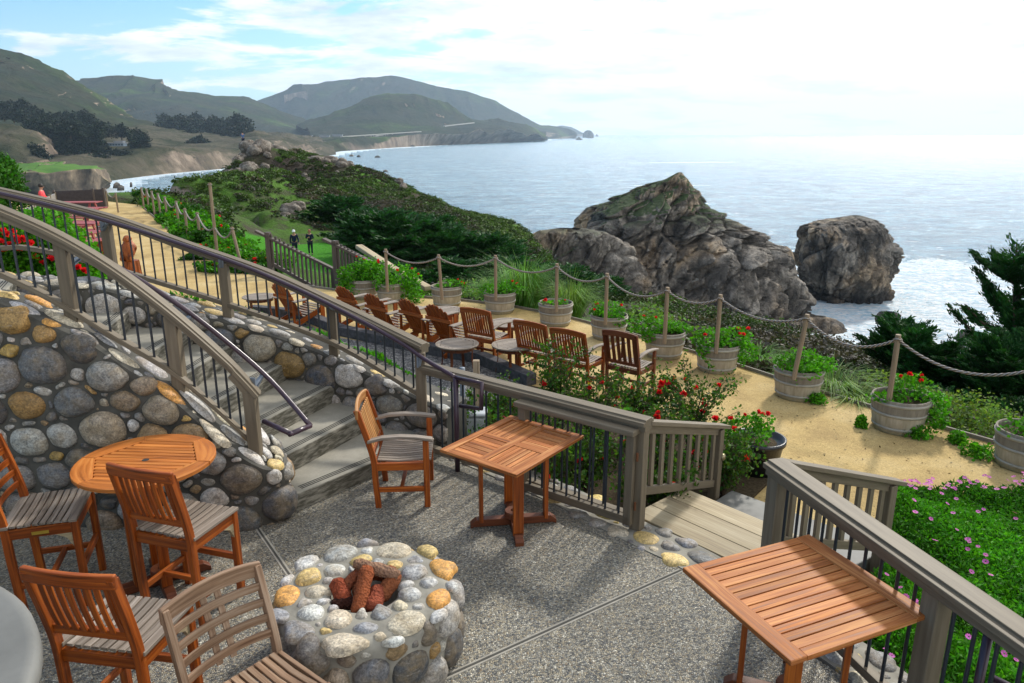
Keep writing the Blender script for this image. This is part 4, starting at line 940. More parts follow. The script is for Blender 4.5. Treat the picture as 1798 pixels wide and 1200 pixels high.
# ================================================================ GROUND NEAR
def sheet(name, pts, z, mat, kind='structure', thick=None):
    mb = MB(); v = [Vector((p[0], p[1], z)) for p in pts]
    ar = sum(v[i].x*v[(i+1) % len(v)].y-v[(i+1) % len(v)].x*v[i].y for i in range(len(v)))
    if ar < 0: v.reverse()
    if thick: mb.prism([(p.x, p.y) for p in v], z-thick, z)
    else: mb.add(v, [tuple(range(len(v)))])
    o = mb.build(name, mat); tag(o, kind=kind); return o
outer = [(9.5, 4.4), (7.2, 6.9), (6.15, 8.0), (5.25, 9.15), (4.35, 10.4), (3.5, 11.75), (2.85, 12.6), (2.1, 13.6), (1.15, 14.75), (0, 15.75), (-1.4, 16.5), (-3.6, 17.1), (-5.6, 18.3), (-7.6, 20.2), (-9.9, 23.3), (-12.4, 27.3), (-15.0, 31.8), (-17.4, 35.8), (-19.6, 39.6)]
path = outer+[(-24, 43), (-34, 42), (-30, 20), (-16, 6), (-12, -4), (9, -4)]
sheet('sand_path', path, PZ, sand, thick=.06)
edgeb = flat('edging_board', (.22, .2, .17), .8, .2)
mb = MB(); mb.poly([Vector((x, y, PZ+.01)) for x, y in outer], .03, .08); tag(mb.build('edging_strip', edgeb), 'thin timber edging strip along the seaward side of the sand path', 'edging')
sheet('gravel_bed', [(-5.4, 14.6), (-4.3, 14.5), (-3.2, 13.2), (-1.7, 12.45), (-.6, 11.7), (.2, 10.5), (-.2, 9.0), (-.7, 7.5), (-2.4, 8.2), (-4.2, 8.2), (-4.6, 11)], PZ+.006, gravel)
bedp = [(.25, 10.45), (1.3, 9.75), (2.3, 9.0), (2.95, 8.1), (2.95, 7.5), (2.3, 6.7), (1.9, 6.3), (1.15, 5.75), (.0, 6.7), (-.6, 7.3), (-.6, 8.5)]
sheet('rose_bed', bedp, PZ+.035, soil, thick=.05)
dbed = [(2.35, 2.0), (2.15, 3.6), (2.2, 4.6), (3.1, 5.4), (3.5, 6.2), (3.9, 6.85), (4.8, 7.0), (6.2, 6.6), (7.5, 4), (7, 1)]
sheet('daisy_bed', dbed, PZ+.03, soil, thick=.05)
# planted bank behind the stair wall
mb = MB(); N = 30; vs = []
for i in range(N+1):
    d = rwl.L*i/N*.93; p = rwl.at(d); n = -rwl.nr(d); z = zr(p.x)-.06
    for k, (o, q) in enumerate(((.34, 1.0), (.8, .72), (1.3, .25), (1.75, 0.0))):
        w = p+n*o*(1+.5*(p.x < -4)); vs.append(Vector((w.x, w.y, (PZ+.01)+(z-PZ)*q+.04*math.sin(i*1.7+k))))
mb.add(vs, [(i*4+j, i*4+j+1, (i+1)*4+j+1, (i+1)*4+j) for i in range(N) for j in range(3)]); o = mb.build('planted_bank', soil, smooth=True); tag(o, kind='structure'); bankV = vs

# ================================================================ TERRAIN (height field through surveyed points)
cps = [(x, y, PZ-.12) for x, y in outer[1:]]
def out_pt(i, d):
    a = Vector(outer[i]); t = (Vector(outer[min(i+1, len(outer)-1)])-Vector(outer[i-1])).normalized(); n = Vector((t.y, -t.x)); 
    if n.y < 0: n = -n
    return a+n*d
cps += [(8, 2, -.8), (3, 4, -.8), (-1, 9, -.8), (-6, 12, -.8), (-10, 18, -.8), (-16, 27, -.8), (-24, 36, -.8), (-30, 44, -.9), (-36, 30, -.8), (-20, 10, -.8), (3, 10, -.8), (0, 13.5, -.8), (-5, 16, -.8), (-12, 24, -.8), (-28, 20, -.8), (-34, 40, -1)]
scr = [(410, 302, 88), (400, 322, 76), (350, 348, 58), (470, 322, 80), (550, 332, 80), (650, 352, 80), (750, 405, 68), (850, 420, 68), (415, 296, 92), (480, 280, 98), (250, 338, 50), (300, 340, 65), (330, 335, 80), (385, 307, 92), (430, 292, 97), (460, 276, 103), (500, 284, 102), (540, 290, 100), (585, 292, 98), (620, 293, 97), (655, 300, 95), (690, 317, 92), (750, 350, 87), (820, 377, 82), (870, 393, 80), (905, 405, 80), (925, 412, 84), (960, 455, 78), (1000, 490, 66), (600, 350, 75), (500, 350, 70), (440, 335, 78), (380, 340, 66), (700, 380, 70), (450, 390, 60), (400, 370, 52), (360, 400, 38), (340, 372, 42), (800, 430, 62), (880, 450, 60), (900, 480, 52), (700, 450, 50), (800, 500, 40), (950, 520, 38), (900, 540, 28), (1000, 500, 45), (1060, 508, 42), (1200, 548, 38), (1300, 583, 34), (1400, 607, 30), (1480, 628, 26), (1560, 643, 22), (1650, 690, 16), (1750, 710, 14), (1000, 560, 24), (1150, 590, 20), (1300, 625, 18), (1420, 660, 15), (1600, 720, 12.5), (770, 520, 30), (1850, 760, 12)]
cps += [tuple(D(*a)) for a in scr]
cps += [tuple(P(x, y, -4.7)) for x, y in [(450, 412), (520, 400), (600, 408), (620, 440), (560, 440), (500, 430), (600, 480), (540, 470), (660, 470)]]
# where the ground falls away to the sea
for a, dy, z in [((250, 338, 50), 14, -14), ((300, 333, 65), 14, -16), ((330, 335, 80), 14, -18), ((385, 303, 92), 16, -18), ((430, 290, 97), 22, -20), ((460, 272, 103), 24, -22), ((540, 290, 100), 24, -22), ((620, 293, 97), 22, -22), ((690, 317, 92), 20, -22), ((750, 350, 87), 18, -24), ((820, 377, 82), 18, -26), ((905, 405, 80), 22, -26)]:
    p = D(*a); cps.append((p.x*(1+dy/p.y*.5), p.y+dy, p.z-5)); cps.append((p.x*(1+dy/p.y), p.y+dy*2.4, -26))
cps += [(-30, 62, -16), (-40, 80, -34), (-48, 60, -30), (-44, 44, -10), (-60, 50, -34), (-50, 30, -4)]
for a, dx, dy, z in [((1060, 508, 42), 4, 7, -13), ((1130, 530, 40), 5, 7, -15), ((1200, 548, 38), 5, 7, -15), ((1300, 583, 34), 6, 7, -15), ((1400, 607, 30), 7, 6, -14), ((1480, 628, 26), 7, 6, -13), ((1560, 643, 22), 7, 5, -12), ((1650, 690, 16), 8, 5, -10), ((1850, 760, 12), 9, 3, -9)]:
    p = D(*a); cps.append((p.x+dx, p.y+dy, z)); cps.append((p.x+dx*2.4, p.y+dy*2.6, -36))
cps += [(10, 68, -24), (13, 84, -34), (20, 60, -36), (8, 95, -30), (6, 108, -30)]
cps += [(-.28*22, 22, -2.3), (-.33*23, 23.5, -2.3), (-.24*21, 21, -2.2), (-.28*29, 29, -3.6), (-.34*31, 31, -3.6), (-.22*28, 28, -3.5), (-.30*37, 37, -4.7), (-.24*36, 36, -4.6)]
cps = np.array(cps, float)
def rbf_fit(c):
    d = np.sqrt(((c[:, None, :2]-c[None, :, :2])**2).sum(-1)+.3); n = len(c)
    A = np.zeros((n+3, n+3)); A[:n, :n] = d+np.eye(n)*-.02; A[:n, n] = 1; A[:n, n+1:] = c[:, :2]; A[n:, :n] = A[:n, n:].T
    return np.linalg.solve(A, np.concatenate([c[:, 2], [0, 0, 0]]))
rw = rbf_fit(cps)
def thz(x, y):
    x = np.asarray(x, float); y = np.asarray(y, float); q = np.stack([x.ravel(), y.ravel()], 1); o = np.empty(len(q))
    for s in range(0, len(q), 20000):
        b = q[s:s+20000]; d = np.sqrt(((b[:, None]-cps[None, :, :2])**2).sum(-1)+.3); o[s:s+20000] = d@rw[:-3]+rw[-3]+b@rw[-2:]
    return o.reshape(x.shape)
def path_in(x, y):  # signed-ish distance outside the outer line (positive seaward)
    P2 = np.array(outer); q = np.stack([x.ravel(), y.ravel()], 1); best = np.full(len(q), 1e9); sg = np.zeros(len(q))
    for i in range(len(P2)-1):
        a, b = P2[i], P2[i+1]; ab = b-a; t = np.clip(((q-a)@ab)/(ab@ab), 0, 1); c = a+t[:, None]*ab; d = np.hypot(*(q-c).T)
        s = np.sign(ab[0]*(q[:, 1]-a[1])-ab[1]*(q[:, 0]-a[0])); m = d < best; best[m] = d[m]; sg[m] = -s[m]
    return (best*sg).reshape(x.shape)
u = np.linspace(-1.05, 1.05, 300); v = np.exp(np.linspace(math.log(7.0), math.log(175), 330))
U, V_ = np.meshgrid(u, v); X = U*V_; Y = V_
Z = thz(X, Y); pin = path_in(X, Y)
amp = np.clip(pin/3, 0, 1)*np.clip(Y/40, .15, 1.2)
Zn = fbm(np.stack([X*.12, Y*.12, 0*X], -1), 4)*.45+ridged(np.stack([X*.45, Y*.45, 0*X+5], -1), 3)*.25
steep = np.clip((-9-Z)/6, 0, 1)
Zn = Zn*(1-.2*steep)+ridged(np.stack([X*.16, Y*.16, Z*.16], -1), 5)*1.8*steep
lawn = np.exp(-(((X+13.2)/4.8)**2+((Y-49)/6.5)**2)**2)
amp = amp*(1-lawn)
Z = Z+Zn*amp; Z = np.where(lawn > .05, Z*(1-lawn)+(-4.7)*lawn, Z)
sgn = 1
inside = pin < 0
if inside.mean() > .6: pass
Z = np.where((pin < .05) & (Y < 42), np.minimum(Z, -.66), Z)
Z = np.clip(Z, -38, 6)
nr_, nc_ = X.shape
idx = np.arange(nr_*nc_).reshape(nr_, nc_); F = np.stack([idx[:-1, :-1], idx[:-1, 1:], idx[1:, 1:], idx[1:, :-1]], -1).reshape(-1, 4)
tm = Mat('headland_ground', .9, .1); _o = tm.pos(); _s = tm.n('ShaderNodeSeparateXYZ', {0: _o}); _nz = tm.n('ShaderNodeSeparateXYZ', {0: tm.n('ShaderNodeNewGeometry').outputs['Normal']}).outputs[2]
_a = tm.noise(_o, .09, 6, .6); _b = tm.noise(_o, .8, 5, .65); _c = tm.noise(_o, 6, 4, .7)
gcol = tm.ramp(_a, [(.36, (.055, .045, .035)), (.47, (.045, .055, .02)), (.55, (.075, .17, .02)), (.68, (.10, .24, .028))])
gcol = tm.mix(tm.rng(_b, .48, .6, 0, .75), gcol, (.085, .07, .055)); gcol = tm.mix(1.0, gcol, tm.ramp(_c, [(.3, .6), (.7, 1.25)]), 'MULTIPLY')
_g2 = tm.n('ShaderNodeTexNoise', {'Vector': tm.map(_o, (1, 1, .35)), 'Scale': .55, 'Detail': 7.0, 'Roughness': .65}).outputs[0]
rock = tm.ramp(_g2, [(.3, (.07, .06, .055)), (.5, (.17, .14, .12)), (.66, (.29, .25, .21))])
# lawn: cut grass in its own bed
_d = tm.n('ShaderNodeVectorMath', {0: tm.n('ShaderNodeVectorMath', {0: _o, 1: (13.2, -49, 0)}, operation='ADD').outputs[0], 1: (1/5.0, 1/6.8, 0)}, operation='MULTIPLY').outputs[0]
_l = tm.rng(tm.math('ADD', tm.n('ShaderNodeVectorMath', {0: _d}, operation='LENGTH').outputs['Value'], tm.math('MULTIPLY', _b, .2)), 1.12, 1.05)
# green open slope by the near end of the headland
_d2 = tm.n('ShaderNodeVectorMath', {0: tm.n('ShaderNodeVectorMath', {0: _o, 1: (24, -62, 0)}, operation='ADD').outputs[0], 1: (1/10.0, 1/22.0, 0)}, operation='MULTIPLY').outputs[0]
_l2 = tm.rng(tm.math('ADD', tm.n('ShaderNodeVectorMath', {0: _d2}, operation='LENGTH').outputs['Value'], tm.math('MULTIPLY', _b, .9)), 1.5, 1.0)
gcol = tm.mix(tm.math('MULTIPLY', _l2, tm.rng(_b, .62, .45, .15, .75)), gcol, tm.mix(tm.rng(_c, .3, .7), (.05, .12, .016), (.10, .20, .03)))
gcol = tm.mix(_l, gcol, tm.mix(tm.rng(_c, .3, .7), (.045, .20, .012), (.075, .30, .02)))
tm.color(tm.mix(tm.rng(tm.math('ADD', _nz, tm.math('MULTIPLY', _b, .25)), .80, .70), gcol, rock)); tm.bump(tm.math('ADD', _c, _g2), .9, .25)
ter = np_mesh('headland', np.stack([X, Y, Z], -1), F, tm.m, smooth=True); tag(ter, kind='structure')
def gz(x, y):  # ground height by lookup in the built grid
    x = np.atleast_1d(x); y = np.atleast_1d(y); fi = (np.log(np.clip(y, 7.01, 174))-math.log(7))/(math.log(175)-math.log(7))*(len(v)-1); fj = (x/np.maximum(y, .1)+1.05)/2.1*(len(u)-1)
    i = np.clip(fi.astype(int), 0, len(v)-2); j = np.clip(fj.astype(int), 0, len(u)-2); a = np.clip(fi-i, 0, 1); b = np.clip(fj-j, 0, 1)
    return (Z[i, j]*(1-a)*(1-b)+Z[i+1, j]*a*(1-b)+Z[i, j+1]*(1-a)*b+Z[i+1, j+1]*a*b)

# ================================================================ SEA
ZS = -30.0
sm = Mat('sea_water', .12, .85); _o = sm.pos(); _w1 = sm.noise(sm.map(_o, (1, 1.6, 1)), .045, 8, .62, .4); _w2 = sm.noise(sm.map(_o, (1, 1.8, 1)), .33, 6, .7, .3)
_dist = sm.n('ShaderNodeVectorMath', {0: _o}, operation='LENGTH').outputs['Value']
def near(cx, cy, r0, r1, sx=1, sy=1):
    q = sm.n('ShaderNodeVectorMath', {0: sm.n('ShaderNodeVectorMath', {0: _o, 1: (-cx, -cy, -ZS)}, operation='ADD').outputs[0], 1: (sx, sy, 0)}, operation='MULTIPLY').outputs[0]
    return sm.rng(sm.n('ShaderNodeVectorMath', {0: q}, operation='LENGTH').outputs['Value'], r1, r0)
_fn = sm.noise(_o, .10, 9, .68, 1.2); _fn2 = sm.noise(sm.map(_o, (1, 1, 1)), .45, 6, .7, 1.5)
_m = sm.math('MAXIMUM', near(64, 130, 26, 78), sm.math('MAXIMUM', near(45, 104, 20, 60), near(85, 160, 20, 60)))
_m = sm.math('MAXIMUM', _m, sm.math('MULTIPLY', near(95, 115, 22, 75), .9))
_fo = sm.math('ADD', sm.math('MULTIPLY', _fn, .62), sm.math('MULTIPLY', _fn2, .38))
_foam = sm.math('MULTIPLY', sm.rng(sm.math('ADD', _fo, sm.math('MULTIPLY', _m, .42)), .60, .73), sm.rng(_m, 0.0, .15))
_st = sm.noise(sm.map(_o, (.35, 1, 1), (40, 11, 0)), .011, 7, .62, .8)
_foam2 = sm.math('MULTIPLY', sm.rng(_st, .66, .70), sm.rng(_dist, 1500, 250, 0, .8))
shore_n = sm.attr('Shore'); _sh = sm.n('ShaderNodeSeparateColor', {0: shore_n}).outputs[0]
_foam3 = sm.rng(sm.math('ADD', _sh, sm.math('MULTIPLY', sm.noise(_o, .03, 6, .65), .8)), .95, 1.15)
_glint = sm.math('MULTIPLY', sm.rng(sm.noise(sm.map(_o, (1, 2.2, 1)), .16, 5, .75), .60, .70, 0, .45), sm.rng(_dist, 4000, 300))  # sun glitter painted as white flecks, mixed in along with the foam
_ft = sm.math('MAXIMUM', sm.math('MAXIMUM', _foam, _glint), sm.math('MAXIMUM', _foam2, _foam3))
sm.color(sm.mix(_ft, sm.mix(1.0, sm.mix(sm.rng(_w1, .35, .65), (.24, .44, .58), (.38, .58, .70)), sm.mix(1.0, sm.ramp(_w2, [(.38, .72), (.62, 1.15)]), sm.ramp(sm.noise(sm.map(_o, (1, 1.5, 1)), .085, 9, .78, .6), [(.40, .62), (.58, 1.15)]), 'MULTIPLY'), 'MULTIPLY'), sm.mix(sm.rng(_fn2, .40, .56), (.42, .64, .78), (.86, .91, .95))))  # ripple light and dark painted into the water colour by wave noise
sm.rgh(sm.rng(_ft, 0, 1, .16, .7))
_bh = sm.bump(_w1, 1.0, 8.0); _bh = sm.bump(_w2, 1.0, 2.0, _bh); sm.bump(sm.noise(_o, 1.5, 4, .7), .45, .25, _bh)
# sea mesh as rings with per-face shore foam values
shoreline = [P(x, y, ZS) for x, y in [(150, 352), (195, 330), (215, 316), (300, 304), (380, 297), (440, 291), (520, 283), (590, 268), (640, 262), (700, 259), (760, 255), (830, 252), (900, 249), (950, 245)]]
uu = np.linspace(-1.35, 1.35, 340); vv = np.exp(np.linspace(math.log(40), math.log(14500), 300)); UU, VV = np.meshgrid(uu, vv); SX, SY = UU*VV, VV
def seg_dist(x, y, pts):
    q = np.stack([x.ravel(), y.ravel()], 1); best = np.full(len(q), 1e12)
    for i in range(len(pts)-1):
        a = np.array(pts[i][:2]); b = np.array(pts[i+1][:2]); ab = b-a; t = np.clip(((q-a)@ab)/(ab@ab), 0, 1); best = np.minimum(best, np.hypot(*(q-(a+t[:, None]*ab)).T))
    return best.reshape(x.shape)
ids = np.arange(SX.size).reshape(SX.shape); F = np.stack([ids[:-1, :-1], ids[:-1, 1:], ids[1:, 1:], ids[1:, :-1]], -1).reshape(-1, 4)
fx = (SX[:-1, :-1]+SX[1:, 1:])/2; fy = (SY[:-1, :-1]+SY[1:, 1:])/2; sd = seg_dist(fx, fy, shoreline); shv = np.clip(1-sd/(fy*.05+14), 0, 1).reshape(-1)
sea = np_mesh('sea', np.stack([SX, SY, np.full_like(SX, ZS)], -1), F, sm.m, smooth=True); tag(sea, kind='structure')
at = sea.data.attributes.new('Shore', 'FLOAT_COLOR', 'FACE'); c4 = np.ones((len(F), 4), np.float32); c4[:, 0] = shv; at.data.foreach_set('color', c4.ravel())

# ================================================================ SEA ROCKS
rk = Mat('coast_rock', .8, .2); _o = rk.pos(); _nz = rk.n('ShaderNodeSeparateXYZ', {0: rk.n('ShaderNodeNewGeometry').outputs['Normal']}).outputs[2]; _z = rk.n('ShaderNodeSeparateXYZ', {0: _o}).outputs[2]
_a = rk.noise(_o, .22, 7, .65, .5); _b = rk.noise(rk.map(_o, (1, 1, .6)), 1.5, 6, .7, 1.0); _v = rk.vor(rk.map(_o, (1, 1, .45)), .5, 'DISTANCE_TO_EDGE')
_c = rk.ramp(_a, [(.3, (.032, .028, .025)), (.47, (.125, .108, .09)), (.62, (.36, .32, .27))]); _c = rk.mix(rk.rng(rk.noise(_o, .11, 3), .5, .62, 0, .75), _c, rk.mix(1.0, _c, (1.6, 1.3, .95), 'MULTIPLY')); _c = rk.mix(1.0, _c, rk.ramp(_b, [(.3, .45), (.6, 1.15)]), 'MULTIPLY')
_c = rk.mix(rk.rng(_v, .03, 0, 0, .4), _c, (.03, .027, .025))
_gm = rk.math('MULTIPLY', rk.rng(rk.math('ADD', _nz, rk.math('MULTIPLY', _b, .5)), .86, .98), rk.rng(rk.math('ADD', _z, rk.math('MULTIPLY', _a, 8)), -9.5, -7.0))
_c = rk.mix(rk.math('MULTIPLY', _gm, rk.attr('Moss') if 0 else .95), _c, rk.mix(rk.rng(_b, .3, .7), (.018, .036, .009), (.05, .09, .02)))
_c = rk.mix(rk.rng(rk.math('ADD', _z, rk.math('MULTIPLY', _b, 3)), -24.5, -28.5, 0, .85), _c, (.028, .022, .02)); _w = rk.noise(_o, .35, 5, .7)
_c = rk.mix(rk.math('MULTIPLY', rk.rng(_w, .64, .69), rk.rng(_nz, .75, .5, 0, .55)), _c, (.55, .55, .53)); rk.color(_c); rk.bump(rk.math('ADD', _b, rk.math('MULTIPLY', _a, 2)), 1.0, .55); rockm = rk.m
def worley(p, seed=0):
    p = np.asarray(p, float); b = np.floor(p).astype(np.int64); f1 = np.full(p.shape[:-1], 9.); f2 = f1.copy(); idv = np.zeros(p.shape[:-1]); tl = idv.copy()
    for i in (-1, 0, 1):
        for j in (-1, 0, 1):
            for k in (-1, 0, 1):
                c = b+np.array([i, j, k]); x, y, z = c[..., 0]+seed, c[..., 1], c[..., 2]
                d = np.sqrt((c[..., 0]+_h(x, y, z)-p[..., 0])**2+(c[..., 1]+_h(x+57, y, z)-p[..., 1])**2+(c[..., 2]+_h(x, y+91, z)-p[..., 2])**2); m = d < f1
                f2 = np.where(m, f1, np.minimum(f2, d)); idv = np.where(m, _h(x+11, y+5, z+3), idv); f1 = np.where(m, d, f1)
                t_ = (p[..., 0]-c[..., 0]-.5)*(_h(x+3, y, z+8)*2-1)+(p[..., 1]-c[..., 1]-.5)*(_h(x, y+3, z+1)*2-1)+(p[..., 2]-c[..., 2]-.5)*(_h(x+6, y+2, z)*2-1); tl = np.where(m, t_, tl)
    return f1, f2-f1, idv, tl
def rock_body(name, label, rows, Y0, dr, seed=0, amp=1.6, nz=150, na=300, cat='sea rock', rib=1.0, ycurve=0.0, front=None, nsc=.13, blk=.5):
    """rows: (py, left px, right px) silhouette at distance Y0; solid body with elliptical plan"""
    rows = sorted(rows); prof = []
    for py, xl, xr in rows:
        a = D(xl, py, Y0); b = D(xr, py, Y0); prof.append((a.z, a.x, b.x))
    prof.sort(); zs = [p[0] for p in prof]; t = np.linspace(0, 1, nz)**.8; zz = zs[0]+(zs[-1]-zs[0])*t
    xl = np.interp(zz, zs, [p[1] for p in prof]); xr = np.interp(zz, zs, [p[2] for p in prof]); cx = (xl+xr)/2; hw = (xr-xl)/2
    an = np.linspace(0, 2*np.pi, na, endpoint=False); A_, ZZ = np.meshgrid(an, zz); CX = cx[:, None]; HW = hw[:, None]
    ca, sa_ = np.cos(A_), np.sin(A_); ee = .85; ca2 = np.sign(ca)*np.abs(ca)**ee; sa2 = np.sign(sa_)*np.abs(sa_)**ee
    PX = CX+HW*ca2; PY = Y0+ycurve*(ZZ-zs[0])+HW*dr*sa2
    p = np.stack([PX, PY, ZZ], -1); q = p+seed*11.7
    al = R(-58 if nsc < .14 else -88); sx = q[..., 0]*math.cos(al)-q[..., 2]*math.sin(al); sz_ = q[..., 0]*math.sin(al)+q[..., 2]*math.cos(al)
    wb = fbm(q*.12, 3)[..., None]*np.array([.7, .5, .6]); r3 = np.stack([sx*.055, q[..., 1]*.09, sz_*.15], -1)*(nsc/.13)+wb*.2
    f1, e1, i1, t1_ = worley(r3); f1b, e2, i2, t2_ = worley(r3*2.6+4, 7); _f, e3, i3, t3_ = worley(r3*6.5+9, 3)
    big = ridged(q*nsc*.5+3.3, 3, .5)
    edge_f = np.clip(HW/4.0, .12, 1); topf_ = np.clip((zs[-1]-ZZ)/(.25*(zs[-1]-zs[0])), .22, 1)
    crack = lambda e, w: -np.clip(1-e/w, 0, 1)**1.5
    disp = ((i1-.55)*1.2+t1_*1.05+crack(e1, .12)*.8+(i2-.5)*.6+t2_*.8+crack(e2, .14)*.4+big*.35-.1)*amp*edge_f*topf_+((i3-.5)*.30+t3_*.5+crack(e3, .2)*.15)*min(1.2, amp)*edge_f+ridged(q*1.3, 3, .6)*.13*min(1, amp)*edge_f
    det = ridged(q*.5, 4, .6); rib_n = (i2-.5)*2
    p[..., 0] += ca*disp; p[..., 1] += sa_*disp; p[..., 2] += det*.15*np.minimum(edge_f, .6)
    V = p.reshape(-1, 3); idn = np.arange(nz*na).reshape(nz, na); nx = np.roll(idn, -1, 1); F = np.stack([idn[:-1], nx[:-1], nx[1:], idn[1:]], -1).reshape(-1, 4)
    V = np.concatenate([V, [[cx[-1], PY[-1].mean(), zz[-1]+.1]]]); topf = np.stack([idn[-1], nx[-1], np.full(na, len(V)-1), np.full(na, len(V)-1)], -1)
    me = np_mesh(name, V, np.concatenate([F]), rockm, smooth=False); tag(me, label, cat); return me
rock_body('sea_rock', 'big craggy peaked rock headland rising from the sea, mossy on top', [(303, 1190, 1198), (318, 1160, 1209), (330, 1128, 1214), (345, 1108, 1221), (357, 1098, 1226), (370, 1085, 1248), (383, 1070, 1264), (395, 1052, 1282), (410, 1035, 1318), (425, 1015, 1352), (445, 985, 1372), (470, 955, 1384), (500, 930, 1400), (530, 915, 1414), (560, 905, 1420), (585, 900, 1424)], 140, .62, 1, 2.6, 210, 420)
rock_body('sea_rock', 'dark rocky neck joining the big peaked rock to the headland', [(402, 975, 1020), (407, 945, 1060), (418, 930, 1085), (440, 922, 1100), (480, 912, 1120), (530, 905, 1130), (560, 900, 1135)], 126, .45, 14, 1.6, 120, 260)
rock_body('sea_rock', 'low pale rock shoulder behind the left flank of the big peaked rock', [(353, 1075, 1100), (361, 1045, 1112), (367, 1030, 1118), (385, 1018, 1125), (402, 1008, 1130), (430, 1000, 1135)], 158, .6, 2, 1.3, 60, 160)
rock_body('sea_rock', 'massive blocky rounded rock standing in the surf to the right of the peaked rock', [(379, 1495, 1512), (384, 1474, 1528), (391, 1436, 1540), (400, 1412, 1548), (412, 1402, 1554), (430, 1400, 1562), (450, 1396, 1566), (470, 1394, 1564), (490, 1402, 1558), (510, 1418, 1553), (528, 1430, 1550), (545, 1440, 1548)], 152, .8, 5, 1.3, 170, 340, rib=1.0, blk=.8, nsc=.15)
rock_body('sea_rock', 'small round boulder wedged between the peaked rock and the blocky rock', [(433, 1372, 1382), (438, 1366, 1388), (450, 1364, 1392), (470, 1366, 1396), (500, 1368, 1402), (530, 1375, 1405)], 148, .9, 7, .5, 50, 100)
rock_body('sea_rock', 'rounded wet boulder at the right foot of the peaked rock', [(485, 1385, 1395), (492, 1376, 1406), (505, 1366, 1416), (522, 1362, 1420), (540, 1370, 1424)], 133, .9, 8, .7, 50, 120)
rock_body('sea_rock', 'low black reef breaking the surf behind the leaning rope post', [(556, 1420, 1450), (562, 1400, 1466), (570, 1385, 1476), (580, 1375, 1484)], 117, .5, 9, .6, 40, 140)
rock_body('sea_rock', 'small dark rock awash in white foam right of the reef', [(549, 1544, 1572), (553, 1540, 1580), (560, 1536, 1578), (570, 1538, 1575)], 124, .6, 10, .4, 36, 90)
rock_body('sea_rock', 'dark wet rock seen through the cypress branches at the right', [(580, 1688, 1705), (588, 1678, 1718), (597, 1672, 1722)], 116, .7, 12, .4, 36, 90)
for i, (x0, x1, y0, y1) in enumerate([(1022, 1044, 229, 243), (1009, 1024, 241, 247), (981, 989, 237, 246), (1030, 1042, 239, 244), (1044, 1052, 236, 241)]):
    d = P(x0, y1-1, ZS).y; rock_body('sea_stack', ['largest far sea stack off the point near the horizon', 'low flat far sea stack left of the largest', 'thin upright far sea stack closest to the point', 'small dark far sea stack in front of the largest', 'tiny far sea stack just right of the largest'][i], [(y0, x0+(x1-x0)*.4, x0+(x1-x0)*.6), (y0+2, x0+(x1-x0)*.2, x1-(x1-x0)*.2), ((y0+y1)/2, x0+1, x1-1), (y1+1, x0, x1)], d, .6, 20+i, d*.002, 30, 60, cat='sea stack', nsc=12/d)

# ================================================================ HILLS AND FAR COAST
hm = Mat('far_hillside', .95, .05); _o = hm.pos(); _nrm = hm.n('ShaderNodeSeparateXYZ', {0: hm.n('ShaderNodeNewGeometry').outputs['Normal']}).outputs[2]
_a = hm.noise(_o, .0022, 8, .62, .6); _b = hm.noise(_o, .012, 7, .68); _c = hm.noise(_o, .06, 5, .7)
_col = hm.ramp(_a, [(.36, (.015, .02, .013)), (.46, (.032, .040, .028)), (.54, (.022, .034, .016)), (.66, (.075, .125, .03))])
_col = hm.mix(hm.rng(_b, .44, .58, 0, .75), _col, (.045, .045, .028)); _col = hm.mix(1.0, _col, hm.ramp(_c, [(.3, .6), (.7, 1.3)]), 'MULTIPLY')
_rc = hm.ramp(hm.noise(hm.map(_o, (1, 1, .5)), .03, 7, .7), [(.3, (.08, .065, .055)), (.5, (.21, .16, .12)), (.7, (.40, .32, .24))])
hm.color(hm.mix(hm.rng(hm.math('ADD', _nrm, hm.math('MULTIPLY', _b, .2)), .70, .54), _col, _rc)); hm.bump(hm.math('ADD', _b, _c), .8, 6.0); hillm = hm.m
pm = Mat('coastal_meadow', .95, .05); _o = pm.pos(); _b = pm.noise(_o, .02, 7, .65); _c = pm.noise(_o, .15, 5, .7)
_col = pm.ramp(_b, [(.35, (.03, .036, .018)), (.47, (.06, .058, .035)), (.58, (.10, .085, .06)), (.7, (.035, .05, .016))]); _nrm = pm.n('ShaderNodeSeparateXYZ', {0: pm.n('ShaderNodeNewGeometry').outputs['Normal']}).outputs[2]
_rc = pm.ramp(pm.noise(pm.map(_o, (1, 1, .5)), .06, 7, .7), [(.3, (.06, .05, .045)), (.5, (.20, .155, .115)), (.7, (.42, .33, .25))])
pm.color(pm.mix(pm.rng(pm.math('ADD', _nrm, pm.math('MULTIPLY', _b, .2)), .80, .62), _col, _rc)); pm.bump(pm.math('ADD', _b, _c), .8, 3.0); meadow = pm.m
lm = Mat('headland_lawn', .9, .1); _o = lm.pos(); _nrm = lm.n('ShaderNodeSeparateXYZ', {0: lm.n('ShaderNodeNewGeometry').outputs['Normal']}).outputs[2]; _b = lm.noise(_o, .05, 6, .6)
lm.color(lm.mix(lm.rng(_nrm, .90, .75), lm.mix(lm.rng(_b, .3, .7), (.05, .12, .02), (.10, .20, .03)), lm.ramp(lm.noise(lm.map(_o, (1, 1, .6)), .12, 6, .7), [(.3, (.04, .035, .03)), (.5, (.14, .11, .08)), (.7, (.34, .26, .17))]))); lm.bump(_b, .5, 1.0); lawnm = lm.m
